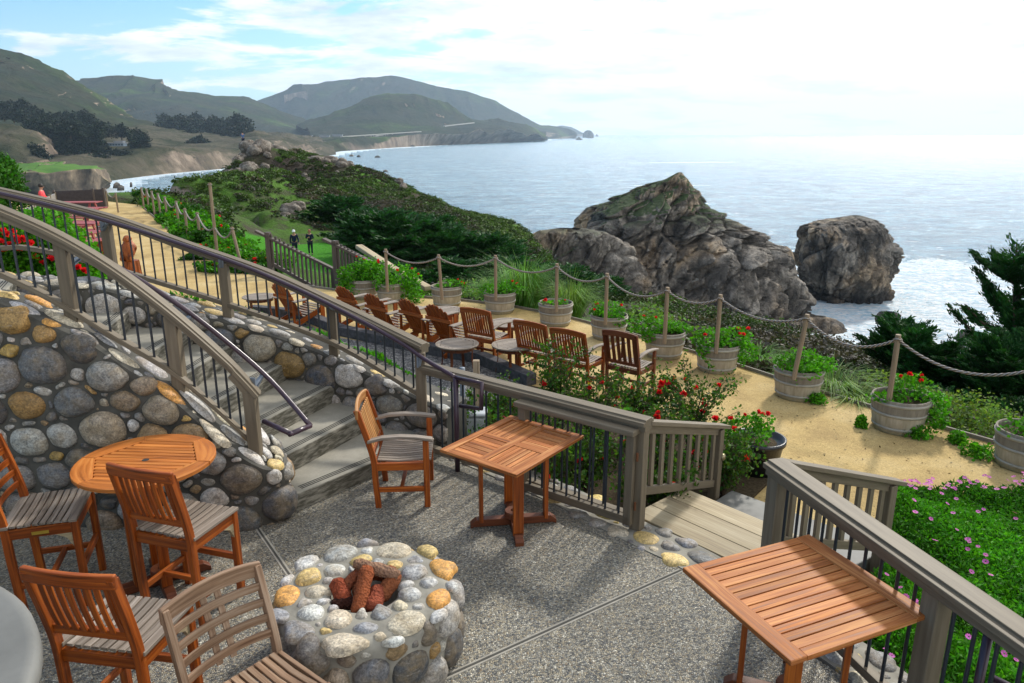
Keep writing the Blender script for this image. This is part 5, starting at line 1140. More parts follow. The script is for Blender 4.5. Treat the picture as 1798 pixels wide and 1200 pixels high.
def loft(name, rows, mat, NX=220, NV=26, noise=.01, seed=0, lab=None, cat=None, back=None, ridge_gain=1.0):
    """rows of (px, py, distance) from the front foot to the ridge; closed behind by a falling back slope"""
    R_ = []
    for r in rows:
        r = sorted(r); xs = [a[0] for a in r]; x = np.linspace(xs[0], xs[-1], NX)
        py = np.interp(x, xs, [a[1] for a in r]); Yd = np.interp(x, xs, [a[2] for a in r])
        uu_ = x-899; vv_ = py-600; t = Yd/(FPX*CC-vv_*CS); R_.append(np.stack([uu_*t, Yd, HC-(vv_*CC+FPX*CS)*t], -1))
    R_ = np.array(R_); last = R_[-1].copy(); dz = last[:, 2]-ZS
    b1 = last.copy(); b1[:, :2] *= 1+(dz*.9/last[:, 1])[:, None]; b1[:, 2] -= dz*.35
    b2 = last.copy(); b2[:, :2] *= 1+(dz*2.6/last[:, 1])[:, None]; b2[:, 2] = ZS-3
    f0 = R_[0].copy(); f0[:, 2] = np.minimum(f0[:, 2]-4, ZS-4); f0[:, :2] *= .998
    K_ = np.concatenate([f0[None], R_, b1[None], b2[None]]); nk = len(K_); out_ = []
    for i in range(nk-1):
        p0, p1, p2, p3 = K_[max(i-1, 0)], K_[i], K_[i+1], K_[min(i+2, nk-1)]
        for k in range(NV//2 if i in (0, nk-2) else NV):
            t = k/(NV//2 if i in (0, nk-2) else NV)
            out_.append(p1+(p2-p1)*(t*.5+.5*(t*t*(3-2*t))))
    out_.append(K_[-1]); G = np.array(out_); sc = G[..., 1:2]*noise
    q = G/(np.median(G[..., 1])*.10)+seed*7.3; gul = ridged(np.stack([q[..., 0]*1.6+fbm(q*.8, 2)*.8, q[..., 1]*.25, q[..., 2]*.2], -1), 4, .5)
    n = (ridged(q*1.2, 5, .52)*ridge_gain+fbm(q*.6, 3)*.6)
    n2 = ridged(q*5, 4, .6)
    fr = np.clip((G[..., 2]-ZS)/12, 0, 1)
    G[..., 2] += (n*sc[..., 0]*.9+n2*sc[..., 0]*.22)*fr; G[..., 1] += n2*sc[..., 0]*1.2*fr+n*sc[..., 0]*1.5*fr-gul*sc[..., 0]*7.5*np.clip(fr, 0, 1)
    a, b = G.shape[:2]; idn = np.arange(a*b).reshape(a, b); F = np.stack([idn[:-1, :-1], idn[:-1, 1:], idn[1:, 1:], idn[1:, :-1]], -1).reshape(-1, 4)
    o = np_mesh(name, G.reshape(-1, 3), F, mat, smooth=True); tag(o, kind='structure'); return o
S = lambda x, y: (x, y, P(x, y, ZS).y)
# farthest blue point
loft('far_hill', [[(960, 238, 8200), (1030, 236, 9200)], [(960, 226, 9000), (985, 221.5, 9000), (1003, 224, 9200), (1022, 233.5, 9400)]], hillm, 80, 12, .001, 1)
# long ridge
loft('far_hill', [[(400, 262, 4300), (700, 258, 4300), (940, 246, 4700), (1012, 239.5, 5600)], [(400, 235, 4600), (700, 230, 4600), (880, 226, 4800), (960, 232, 5000), (1010, 238, 5700)],
      [(380, 215, 5000), (455, 181, 5000), (500, 162, 5000), (520, 152, 5050), (560, 149, 5100), (600, 141, 5200), (640, 138, 5200), (690, 136, 5300), (720, 142, 5300), (760, 152, 5300), (820, 163, 5300), (870, 180, 5300), (893, 194, 5300), (930, 212, 5300), (950, 221, 5400), (985, 226, 5600), (1000, 231, 5700), (1012, 238, 5800)]], hillm, 260, 22, .0035, 2)
loft('far_hill', [[(500, 168, 4900), (540, 160, 4900)], [(507, 156, 4950), (516, 149, 4950), (531, 148, 4950), (540, 156, 4950)]], hillm, 30, 6, .001, 3)
# second ridge, sunlit green
loft('far_hill', [[(120, 250, 2300), (400, 262, 2200), (560, 262, 2300)], [(120, 205, 2600), (260, 200, 2600), (420, 215, 2600), (560, 238, 2700)],
      [(120, 143, 3100), (165, 144, 3100), (195, 139, 3100), (235, 134, 3100), (270, 142, 3100), (300, 153, 3100), (335, 162, 3100), (380, 171, 3150), (430, 174, 3200), (480, 192, 3200), (520, 207, 3250), (570, 226, 3300)]], hillm, 240, 24, .006, 4)
# dark rounded hill above the sea cliffs with the road bench
loft('far_hill', [[S(560, 272), S(600, 266), S(660, 262), S(740, 257), S(830, 253), S(900, 250), S(962, 246)], [(560, 256, 1400), (600, 248, 1570), (660, 244, 1780), (740, 240, 2080), (830, 235, 2450), (900, 232, 2800), (955, 240, 3350)],
      [(560, 246, 1900), (600, 241, 1980), (660, 238, 2200), (740, 228, 2500), (830, 218, 2950), (890, 217, 3150), (920, 218, 3300), (940, 228, 3600), (958, 240, 3800)],
      [(530, 222, 2700), (560, 212, 2750), (600, 196, 2800), (640, 180, 2850), (665, 170, 2900), (690, 165, 2900), (735, 166, 2950), (770, 178, 2950), (800, 192, 3000), (830, 210, 3100), (860, 212, 3250), (890, 215, 3300), (922, 216, 3450), (938, 224, 3700), (957, 239, 3900)]], hillm, 300, 18, .0055, 5)
# big left hill
loft('far_hill', [[(-300, 262, 700), (60, 258, 850), (300, 262, 1050), (520, 264, 1300)], [(-300, 190, 900), (0, 205, 1000), (140, 220, 1100), (300, 235, 1250), (520, 250, 1450)],
      [(-300, 10, 1500), (-60, 62, 1500), (0, 80, 1500), (50, 97, 1500), (100, 122, 1500), (150, 147, 1500), (200, 178, 1500), (240, 205, 1500), (300, 226, 1500), (420, 238, 1500), (530, 252, 1550)]], hillm, 260, 30, .008, 6)
# coastal terrace with cliffs
loft('coast_terrace', [[S(-250, 345), S(150, 335), S(195, 318), S(300, 305), S(380, 298), S(440, 292), S(520, 284), S(590, 272)],
      [(-250, 300, 480), (150, 302, 520), (200, 288, 600), (260, 266, 655), (330, 266, 715), (380, 272, 760), (440, 268, 850), (490, 252, 950), (540, 258, 1080), (590, 263, 1400)],
      [(-250, 270, 700), (100, 252, 750), (180, 252, 760), (260, 255, 800), (340, 258, 880), (420, 250, 980), (460, 230, 1120), (500, 240, 1300), (540, 246, 1500), (590, 252, 1800)],
      [(-250, 240, 900), (100, 232, 950), (250, 226, 1100), (350, 232, 1250), (450, 238, 1350), (520, 243, 1700), (590, 246, 1900)]], meadow, 300, 20, .006, 8)
# near promontory with a lawn, left
loft('lawn_point', [[S(-250, 352), (20, 348, 415), S(100, 345), S(170, 342), S(192, 330)], [(-250, 310, 400), (20, 306, 410), (100, 303, 415), (150, 300, 420), (188, 322, 440)], [(-250, 292, 450), (20, 288, 460), (90, 286, 470), (130, 289, 475), (160, 297, 480), (190, 320, 485)]], lawnm, 200, 20, .009, 9, ridge_gain=.7)
# pale cliff above it
loft('coast_bluff', [[(-250, 300, 520), (60, 290, 540), (100, 287, 560)], [(-250, 262, 560), (40, 258, 570), (80, 262, 590), (105, 280, 600)], [(-250, 228, 600), (0, 226, 610), (70, 236, 620), (90, 250, 630), (106, 275, 640)]], meadow, 120, 16, .006, 10)
for i, (x, y, s) in enumerate([(95, 318, 5), (108, 322, 7), (125, 324, 4), (85, 326, 5), (140, 330, 5), (160, 332, 4), (205, 324, 4), (212, 328, 3), (230, 322, 2)]):
    d = P(x, y+6, ZS).y*.97; w = s*1.3; rock_body('shore_rock', ['pale', 'large pale', 'grey', 'dark', 'low grey', 'flat dark', 'black pointed', 'small black', 'tiny black'][i]+' rock at the foot of the lawn-topped point', [(y-s*.9, x-w*.3, x+w*.3), (y, x-w*.9, x+w*.9), (y+7, x-w, x+w)], d, .7, 40+i, 1.5, 20, 40, cat='shore rock', nsc=.05)
for i, (x, y) in enumerate([(617, 274), (630, 275), (663, 276), (677, 301), (610, 264), (725, 257), (822, 252), (863, 250)]):
    d = P(x, y+1, ZS).y; rock_body('shore_rock', ['first', 'second', 'third', 'lone offshore', 'larger', 'fifth', 'sixth', 'last'][i]+' little black rock off the far shore, counted from the left' if i != 3 else 'lone little black rock well offshore of the headland ridge', [(y-2.5, x-1.2, x+1.2), (y-1, x-4, x+3.5), (y+1.5, x-5, x+5)], d, .6, 60+i, d*.001, 14, 24, cat='shore rock', nsc=12/d)

# ================================================================ PLANTS
def rnd_unit(n):
    q = rng.normal(size=(n, 3)); return q/np.linalg.norm(q, axis=1)[:, None]
def leaf_mesh(C, size, dirs=None, elong=1.6, flat=0.0, spread=.9, fold=0):
    """one rhombic leaf per centre; dirs = preferred leaf direction"""
    n = len(C); a = rnd_unit(n)
    if dirs is not None: a = dirs+a*spread
    a[:, 2] *= (1-flat); a /= np.linalg.norm(a, axis=1)[:, None]+1e-9
    b = np.cross(a, rnd_unit(n)); 
    if flat: b[:, 2] *= (1-flat)
    b /= np.linalg.norm(b, axis=1)[:, None]+1e-9
    s = (np.asarray(size)*(.6+.8*rng.random(n)))[:, None]
    V = np.stack([C-a*s*.5*elong, C+b*s*.5, C+a*s*.5*elong, C-b*s*.5], 1).reshape(-1, 3)
    return V, np.arange(4*n).reshape(n, 4)
def clump_pts(n, c, r, rough=.35, shell=.55, seed=0, fr=1.6):
    d = rnd_unit(n); k = 1+rough*fbm(d*fr+seed*3.1, 3)*2; rad = (shell+(1-shell)*rng.random(n)**.6)*k
    return np.asarray(c)+d*rad[:, None]*np.asarray(r)
def tint(n, lo=.6, hi=1.35, warm=.15):
    k = lo+(hi-lo)*rng.random(n); w = 1+warm*(rng.random(n)-.5)*2
    return np.stack([k*w, k, k*(2-w)*.9], 1)
def cat(parts):
    V = []; F = []; o = 0
    for v_, f_ in parts: V.append(v_); F.append(f_+o); o += len(v_)
    return np.concatenate(V), np.concatenate(F)
# blooms
def bloom_mesh(name, r, mat, petals=14, flat=.3):
    C = rnd_unit(petals)*r*.45; C[:, 2] = np.abs(C[:, 2]); V, F = leaf_mesh(C, r*1.25, dirs=C/np.linalg.norm(C, axis=1)[:, None], elong=1.1, spread=.4)
    o = np_mesh(name, V, F, mat, origin=(0, 0, 0), col=tint(len(F), .8, 1.2, .05)); me = o.data; bpy.data.objects.remove(o); return me
bl_red = [bloom_mesh('red_bloom', .042, red_p, 26) for _ in range(2)]; bl_ger = [bloom_mesh('geranium_head', .034, red_p, 22) for _ in range(2)]
bl_yel = bloom_mesh('yellow_bloom', .04, yel_p, 24)
pinkrose = petal('pink_petal', (.80, .10, .22)); bl_pink = bloom_mesh('pink_bloom', .038, pinkrose, 24)
def add_bloom(parent, me, p, s=1.0):
    o = bpy.data.objects.new('bloom', me); COL.objects.link(o); o.parent = parent; o.location = p; o.rotation_euler = (random.uniform(-.6, .6), random.uniform(-.6, .6), random.random()*6); o.scale = (s, s, s)
    kids_of.setdefault(parent.name, []).append(o)
def geranium(label, c, lobes, nfl, leafc=leaf_bright, dens=1.0, size=.042, seed=0, col=(1, 1, 1)):
    r = thing('geranium', label, 'plant', c, 0, 'geraniums growing in the barrel planters'); parts = []; cols = []
    allp = []
    for k, (x, y, z, rx, ry, rz) in enumerate(lobes):
        n = int(5200*(rx*ry*rz)**.55*dens); C = clump_pts(n, (x, y, z), (rx, ry, rz), .3, .5, seed+k); allp.append(C); parts.append(leaf_mesh(C, size, flat=.25, elong=1.15)); t = tint(n); 
        t *= (.72+.5*np.clip((C[:, 2:3]-z+rz)/(2*rz), 0, 1))*0+1; cols.append(t*np.array(col))
    V, F = cat(parts); np_mesh('foliage', V, F, leafc, parent=r, col=np.concatenate(cols))
    mb = MB(); A = np.concatenate(allp)
    for k in range(10):
        p = A[rng.integers(len(A))]; mb.tube([Vector((random.uniform(-.1, .1), random.uniform(-.1, .1), .0)), Vector(p)*.6+Vector((0, 0, .03)), Vector(p)], .005, 5)
    mb.build('stems', bark, r)
    tops_ = A[np.argsort(-(A[:, 2]+.35*np.linalg.norm(A[:, :2], axis=1)+.1*rng.random(len(A))))][:max(60, nfl*8)]
    for k in range((nfl+1)//2): add_bloom(r, random.choice(bl_ger), Vector(tops_[rng.integers(len(tops_))])+Vector((0, -.01, .02)), random.uniform(.6, 1.05))
    return r
# (dx, dy, dz relative to barrel soil)
SZL = .39
def G(i, label, lobes, nfl, **k): c = bc[i]; return geranium(label, (c.x, c.y, c.z+SZL), lobes, nfl, seed=i*3, **k)
G(0, 'sparse dry geranium with red heads leaning right, in the barrel beside the silvery bush', [(.12, 0, .10, .28, .22, .10), (.3, 0, .08, .14, .14, .10), (-.15, 0, .03, .12, .12, .05)], 6, dens=.7)
G(1, 'broad spreading green geranium in the barrel left of the long grass', [(-.15, 0, .1, .32, .25, .11), (.22, 0, .13, .30, .25, .14)], 5)
G(2, 'thin low geranium, mostly twigs and bare soil, in the barrel before the long grass', [(-.1, -.05, .04, .24, .2, .07), (.15, 0, .05, .12, .12, .05)], 5, dens=.45)
G(3, 'round bushy geranium hanging over the front rim, right of the long grass', [(0, 0, .14, .30, .28, .16), (.12, -.26, -.02, .15, .1, .16), (-.2, 0, .1, .2, .2, .08)], 8)
G(4, 'light green geranium leaning left out of the dark-rimmed barrel', [(-.27, 0, .14, .32, .26, .17), (.1, .05, .1, .22, .2, .1), (.3, .1, .06, .2, .2, .1), (-.3, -.2, .0, .15, .12, .1)], 3)
G(5, 'bushy geranium with many red heads trailing to the right of its barrel', [(-.15, 0, .13, .32, .28, .15), (.25, 0, .15, .32, .28, .18), (.4, -.1, -.06, .2, .16, .22), (-.28, -.22, .0, .14, .1, .12)], 12)
G(6, 'dense bright green leafy mound around the leaning post, no flowers', [(0, -.02, .12, .38, .33, .17), (.02, -.18, .02, .3, .2, .14), (.3, 0, .08, .2, .22, .12)], 0, dens=1.3, size=.038)
G(7, 'geranium with leaves pouring over the right side of its barrel, red heads low down', [(.12, .05, .16, .28, .22, .18), (.36, -.15, -.02, .17, .18, .24), (-.2, -.05, .04, .2, .18, .07), (.36, -.22, -.22, .13, .12, .14)], 8)
G(8, 'ragged geranium with bare twigs at the right edge of the photo', [(-.05, -.05, .08, .28, .24, .10), (.25, .0, .1, .2, .2, .12)], 3, dens=.6)
G(9, 'thick geranium covering the left barrel of the pair behind the garden chairs', [(-.2, 0, .15, .42, .35, .28), (.25, 0, .2, .4, .35, .28), (-.3, -.25, -.1, .25, .15, .3), (.1, .2, .2, .4, .3, .3)], 9, dens=1.0, size=.05)
G(10, 'thick geranium covering the right barrel of the pair behind the garden chairs', [(.2, 0, .12, .5, .35, .3), (.45, -.1, -.1, .3, .25, .35), (-.1, -.15, .05, .3, .2, .2)], 8, dens=1.0, size=.05)
# rose bushes
def rose(label, x, y, h, r, nb, z0=PZ, pink=0, yellow=0, dens=1.0, leafc=None):
    o = thing('rose_bush', label, 'rose bush', (x, y, z0+.03), 0, 'rose bushes between the railing and the chairs'); mb = MB(); tips = []; P_ = []; DD = []
    for k in range(int(20*dens)+8):
        a = random.random()*6.28; rr = r*(.35+.75*random.random()); hh = h*(.55+.5*random.random()); e = Vector((math.cos(a)*rr, math.sin(a)*rr, hh)); m = Vector((e.x*.35, e.y*.35, hh*.55))
        pts = catm([Vector((random.uniform(-.05, .05), random.uniform(-.05, .05), 0)), m, e+Vector((random.uniform(-.05, .05), 0, 0))], 4); mb.tube(pts, .006, 5, r1=.002); tips.append(e)
        for j in range(9):
            t = .3+.7*random.random(); i = min(len(pts)-2, int(t*(len(pts)-1))); p = pts[i].lerp(pts[i+1], random.random()); q = p+Vector(rnd_unit(1)[0])*r*.28; mb.tube([p, q], .0025, 4); 
            m_ = 6; P_.append(np.array(p)+(np.array(q)-np.array(p))*rng.random((m_, 1))*1.1+rng.normal(size=(m_, 3))*.028)
        m_ = 8; P_.append(np.array(e)+rng.normal(size=(m_, 3))*.045)
    mb.build('stems', bark, o); C = np.concatenate(P_); C = C[C[:, 2] > .05]
    V, F = leaf_mesh(C, .030, elong=1.5); col = tint(len(C), .5, 1.6, .35); np_mesh('foliage', V, F, leafc or leaf_rose, parent=o, col=col)
    for k in range(nb):
        e = random.choice(tips); me = bl_yel if k < yellow else (bl_pink if k < yellow+pink else random.choice(bl_red)); add_bloom(o, me, e*random.uniform(.8, 1.03)+Vector((random.uniform(-.05, .05), random.uniform(-.05, .05), .0)), random.uniform(.55, 1.0))
    return o
rose('rose bush behind the bend of the pipe handrail, one big red bloom near the rail', -.62, 7.75, .75, .42, 6)
rose('rose bush with three red blooms in front of the dark timber kerb', -.25, 8.7, .60, .45, 5)
rose('tall thin leafy rose rising in front of the second and third slatted armchairs', .58, 8.75, 1.12, .40, 2, dens=1.2)
rose('full rose bush with pink blooms behind the middle of the patio railing', .12, 7.75, .72, .5, 5, pink=3, dens=1.3)
rose('rose bush with one yellow bloom above the gate', .98, 8.2, .85, .5, 6, yellow=1, pink=1, dens=1.4)
rose('low dense rose bush just behind the open gate', .75, 7.1, .72, .48, 4, dens=1.4)
rose('rose bush with deep red blooms under the separate dark armchair', 1.55, 8.45, .80, .45, 7, dens=1.2)
rose('open twiggy rose bush with many crimson blooms against the sand path', 2.12, 8.1, 1.0, .48, 15, dens=1.1)
rose('rose bush leaning over the picket rail by the gate post', 1.55, 7.1, .95, .45, 7, dens=1.3)
rose('rose bush seen between the gate balusters, with two low red blooms', .35, 6.65, .70, .38, 4, dens=1.4)
rose('rose bush filling the space behind the picket rail', 1.35, 6.35, .72, .36, 4, dens=1.5)
rose('rose bush in shade behind the middle table', -.2, 7.15, .62, .38, 3, dens=1.4)
rose('small rose with a drooping red bloom beside the end of the picket rail', 2.15, 6.9, .75, .34, 6, dens=1.2)
rose('bare looking rose bush by the gravel, under the railing', -1.2, 8.35, .5, .45, 3, dens=.9)
# black pot with red flowers
pot = thing('plant_pot', 'black plastic plant pot by the picket rail post', 'plant pot', (2.72, 7.55, PZ)); potm = flat('black_plastic', (.012, .014, .02), .35, .5)
mb = MB(); mb.lathe([(.001, 0), (.2, 0), (.26, .38), (.285, .38), (.285, .43), (.262, .43), (.25, .38), (.001, .37)], (0, 0, 0), 40); mb.build('pot', potm, pot, smooth=True, bevel=0)
mb = MB(); mb.lathe([(.001, .385), (.25, .375)], (0, 0, 0), 24); mb.build('soil', soil, pot)
g = geranium('green and red bush spilling left from the black pot', (2.60, 7.5, PZ+.40), [(-.05, 0, .14, .28, .25, .18), (-.32, -.1, .0, .25, .22, .25), (-.35, -.2, -.22, .2, .18, .18), (.1, 0, .2, .15, .15, .12)], 12, size=.036); g['group'] = ''; del g['group']
def ground_tuft(label, x, y, z, r, h, mat=leaf_bright, n=500, size=.03, nm='weed', ct='plant', grp=None):
    C = clump_pts(n, (0, 0, h*.3), (r, r, h), .15, .1, int(x*7)); C = C[C[:, 2] > 0]; V, F = leaf_mesh(C, size, elong=1.6); o = np_mesh(nm, V, F, mat, origin=(0, 0, 0), col=tint(len(C))); o.location = (x, y, z); tag(o, label, ct, grp); return o
for (px, py, r, lab) in [(1432, 705, .16, 'bright green weed growing at the right foot of the leaning-post barrel'), (1612, 765, .18, 'bright green weed under the trailing geranium at the barrel foot'), (1718, 798, .22, 'yellow green weed at the path edge left of the last barrel'), (1512, 748, .08, 'tiny weed on the sand just left of the trailing barrel'), (1295, 905, .20, 'small weed patch in dark soil below the picket rail'), (1680, 775, .12, 'weed on the timber edging between the last two barrels')]:
    p = P(px, py, PZ+.02); ground_tuft(lab, p.x, p.y, PZ+.01, r, .12, grp='weeds along the edge of the sand path' if px != 1295 else None)
# daisies
def inpoly(x, y, poly):
    c = np.zeros(len(x), bool); j = len(poly)-1
    for i in range(len(poly)):
        xi, yi = poly[i]; xj, yj = poly[j]; m = ((yi > y) != (yj > y)) & (x < (xj-xi)*(y-yi)/(yj-yi+1e-12)+xi); c ^= m; j = i
    return c
def bed_height(x, y): return .20+.14*fbm(np.stack([x*1.1, y*1.1, 0*x], -1), 3)
n = 420000; x = rng.uniform(2.1, 7.5, n); y = rng.uniform(1.0, 7.2, n); k = inpoly(x, y, dbed) & ((x < y*.9+.9) | (rng.random(n) < .55)); x, y = x[k], y[k]; h = bed_height(x, y)
dd_ = fbm(np.stack([x*2.6, y*2.6, 0*x+3], -1), 3); z = PZ+.03+h*(.25+.75*rng.random(len(x)))*(1+.7*dd_)
C = np.stack([x, y, z], 1); V, F = leaf_mesh(C, .017, dirs=np.tile([0, 0, .8], (len(C), 1)), elong=2.6, spread=1.0)
col = tint(len(C), .55, 1.35, .2)*(.85+.5*np.clip(dd_+.2, -.4, .6))[:, None]
dg = np_mesh('daisy_ground_cover', V, F, leaf_ground, col=col); tag(dg, 'bright green ground cover of purple daisies beyond the right-hand railing', 'ground cover', kind='stuff')
n = 210; x = rng.uniform(2.2, 6.6, n*7); y = rng.uniform(2.2, 6.95, n*7); k = inpoly(x, y, dbed) & (fbm(np.stack([x*.9, y*.9, 0*x], -1), 2)+.25*(y > 5.8)+.3*(y > 6.4) > .0); x, y = x[k][:n], y[k][:n]
x2 = rng.uniform(3.6, 6.4, 90); y2 = 6.85-.16*np.abs(x2-4.8)+rng.normal(size=90)*.12; k = inpoly(x2, y2, dbed); x = np.concatenate([x, x2[k]]); y = np.concatenate([y, y2[k]])
parts = []; cc2 = []; Ps = []
for a, b in zip(x, y):
    hh = float(bed_height(np.array([a]), np.array([b]))[0])*1.12+.05; c = np.array([a, b, PZ+.03+hh]); m = 10; an = np.arange(m)*2*math.pi/m; R0 = .018+.009*rng.random(); up = np.array([rng.normal()*.25, -.15+rng.normal()*.25, 1]); up /= np.linalg.norm(up)
    e1 = np.cross(up, [1, 0, 0]); e1 /= np.linalg.norm(e1); e2 = np.cross(up, e1)
    for t in an:
        d = e1*math.cos(t)+e2*math.sin(t); s = np.cross(up, d)*R0*.30; parts.append((np.array([c+d*R0*.15, c+d*R0*.7+s, c+d*R0+up*.003, c+d*R0*.7-s]), np.array([[0, 1, 2, 3]])))
V, F = cat(parts); fl = np_mesh('daisy_flowers', V, F, pink_p, col=tint(len(F), .7, 1.2, .1)); tag(fl, 'scattered purple daisy flowers standing over the green ground cover', 'flowers', kind='stuff')
# green strip of ice plant on the bank
pts_ = []; 
for i in range(N_ := 30):
    for _ in range(900):
        d = i+random.random(); a = min(int(d), 29); f = d-a; k_ = random.random()*3; j = int(k_); g_ = k_-j
        p = (bankV[a*4+j].lerp(bankV[a*4+j+1], g_)).lerp(bankV[(a+1)*4+j].lerp(bankV[(a+1)*4+j+1], g_), f)
        if -4.4 < p.x < -1.0 and k_ < 2.6+.4*math.sin(i): pts_.append((p.x, p.y, p.z+.05+.07*random.random()))
C = np.array(pts_); V, F = leaf_mesh(C, .022, dirs=np.tile([0, 0, 1.0], (len(C), 1)), elong=3.2, spread=.7); o = np_mesh('ice_plant', V, F, leaf_ground, col=tint(len(C), .6, 1.4, .25)); tag(o, 'bright green succulent ground cover along the back of the stair wall', 'ground cover', kind='stuff')
# thin wild stems with magenta flowers on the bank
ws = thing('wildflower', 'thin stems with a few magenta flowers on the bank behind the stair wall', 'wildflower', (-3.3, 9.0, PZ+.2)); mb = MB(); mg = bloom_mesh('magenta_bloom', .03, petal('vivid_magenta', (.75, .03, .55)), 14)
for k in range(22):
    a = Vector((random.uniform(-1.5, 1.3), random.uniform(-.4, .4), 0)); e = a+Vector((random.uniform(-.4, .4), random.uniform(-.2, .3), random.uniform(.3, .75))); mb.tube(catm([a, a.lerp(e, .5)+Vector((.05, 0, .1)), e], 4), .003, 4)
    if k % 4 == 0: add_bloom(ws, mg, e, .8)
mb.build('stems', leaf_grass, ws)
# red flower bed at the left, behind the stair railing
C = []; 
for (px, py, Y, r) in [(15, 415, 9.6, .55), (60, 425, 9.6, .5), (100, 450, 9.5, .45), (-30, 420, 9.6, .6), (130, 470, 9.4, .35), (80, 405, 10.2, .4)]:
    p = D(px, py, Y); C.append(clump_pts(3600, (p.x, p.y, p.z-.1), (r, .5, .42), .3, .5, px))
C = np.concatenate(C); V, F = leaf_mesh(C, .045, elong=1.2, flat=.2); gb = thing('geranium_bed', 'bed of bright green geraniums with red flowers behind the stairs at the left edge', 'flower bed', (-6, 9.6, 1))
o = np_mesh('foliage', V-np.array([-6, 9.6, 1]), F, leaf_bright, parent=gb, col=tint(len(C)))
for (px, py) in [(5, 405), (12, 412), (22, 408), (2, 425), (30, 424), (40, 420), (55, 428), (8, 440), (70, 440), (18, 430), (35, 438), (63, 452), (75, 462), (90, 455), (138, 470), (147, 476), (28, 418), (48, 436)]:
    add_bloom(gb, random.choice(bl_ger), D(px, py, 9.1)-Vector((-6, 9.6, 1)), 1.3)
# clipped hedge
n = 42000; f = rng.integers(0, 3, n); a = rng.random(n); b = rng.random(n); X0, X1, Y0_, Y1_, Z0_, Z1_ = -12.4, -9.55, 13.6, 14.7, PZ, 2.6
C = np.where((f == 0)[:, None], np.stack([X0+(X1-X0)*a, np.full(n, Y0_), Z0_+(Z1_-Z0_)*b], 1), np.where((f == 1)[:, None], np.stack([np.full(n, X1), Y0_+(Y1_-Y0_)*a, Z0_+(Z1_-Z0_)*b], 1), np.stack([X0+(X1-X0)*a, Y0_+(Y1_-Y0_)*b, np.full(n, Z1_)], 1)))
C += fbm(C*1.1, 3)[:, None]*np.array([.25, .2, .15])+rng.normal(size=C.shape)*.06; C[:, 0] -= np.clip(C[:, 2]-1.9, 0, 1)**2*.5*(C[:, 0] > -10)
V, F = leaf_mesh(C, .035, elong=2.2, dirs=np.tile([.3, -.2, .5], (n, 1))); o = np_mesh('clipped_hedge', V, F, leaf_hedge, col=tint(n, .5, 1.3, .25)); tag(o, 'tall clipped green hedge cut off by the left edge of the photo', 'hedge')
mb = MB(); mb.board(Vector(((X0+X1)/2, Y0_+.15, (Z0_+Z1_)/2-.1)), Vector(((X0+X1)/2, Y1_-.15, (Z0_+Z1_)/2-.1)), X1-X0-.5, Z1_-Z0_-.3); hin = mb.build('inner_branches', soil); hin.parent = o; hin.location = Vector(hin.location)-o.location
# bushes on the green bank beside the far path
def bush(label, x, y, z, r, h, mat=leaf_hedge, n=2600, size=.09, col=(1, 1, 1), grp=None, nm='bush', ct='bush', fl=0):
    c0 = clump_pts(n, (0, 0, h*.45), (r, r, h*.6), .45, .45, int(x*13+y)); c0 = c0[c0[:, 2] > -.1]
    V, F = leaf_mesh(c0, size, elong=1.5, flat=.2); t = tint(len(c0), .5, 1.5, .25)*np.array(col)
    if fl:
        r_ = thing(nm, label, ct, (x, y, z), 0, grp); np_mesh('foliage', V, F, mat, parent=r_, col=t); tp = c0[c0[:, 2] > h*.6]
        for _ in range(fl): add_bloom(r_, random.choice(bl_ger), Vector(tp[rng.integers(len(tp))])*1.04, 1.8)
        return r_
    o = np_mesh(nm, V, F, mat, origin=(0, 0, 0), col=t); o.location = (x, y, z); tag(o, label, ct, grp); return o
blist = [(258, 348, 1.0), (272, 362, 1.2), (292, 372, 1.2), (312, 388, 1.3), (330, 398, 1.3), (345, 415, 1.3), (365, 428, 1.3), (392, 445, 1.2), (418, 458, 1.1), (440, 478, 1.0), (470, 470, 1.0), (385, 478, .9), (355, 455, .9), (300, 392, 1.0)]
for i, (px, py, r) in enumerate(blist):
    p = P(px, py, PZ); r = r*(.40+.25*min(1, p.y/30)); bush('low green bush in the row beside the path, number %s from its far end' % ['one', 'two', 'three', 'four', 'five', 'six', 'seven', 'eight', 'nine', 'ten', 'eleven', 'twelve', 'thirteen', 'fourteen'][i], p.x, p.y+.3, PZ-.1, r*1.15, r*.75, leaf_bright if i % 3 else leaf_hedge, 2400, .075 if py > 430 else .10, grp='bushes along the far part of the path', fl=(4 if 350 < px < 480 else 2), col=(.8, .8, .8))
# silver shrubs and long grass beyond the planters
def grass(label, x, y, z, r, h, n=900, col=(1, 1, 1), w=.012):
    a = rng.random(n)*6.283; rr = rng.random(n)**.5*r*.3; hh = h*(.6+.5*rng.random(n)); out_ = r*(.3+.9*rng.random(n)); P0 = np.stack([np.cos(a)*rr, np.sin(a)*rr, 0*a], 1); P1 = np.stack([np.cos(a)*(rr+out_*.35), np.sin(a)*(rr+out_*.35), hh*.75], 1); P2 = np.stack([np.cos(a)*(rr+out_), np.sin(a)*(rr+out_), hh*(.45+.55*rng.random(n))], 1)
    s = np.stack([-np.sin(a), np.cos(a), 0*a], 1)*w; V = np.stack([P0-s, P0+s, P1+s*.8, P1-s*.8, P2+s*.15, P2-s*.15], 1).reshape(-1, 3); b = np.arange(n)*6; F = np.concatenate([np.stack([b, b+1, b+2, b+3], 1), np.stack([b+3, b+2, b+4, b+5], 1)])
    t = tint(n, .6, 1.4, .2)*np.array(col); o = np_mesh('grass_tuft', V, F, leaf_grass, origin=(0, 0, 0), col=np.concatenate([t, t])); o.location = (x, y, z); tag(o, label, 'grass tuft'); return o
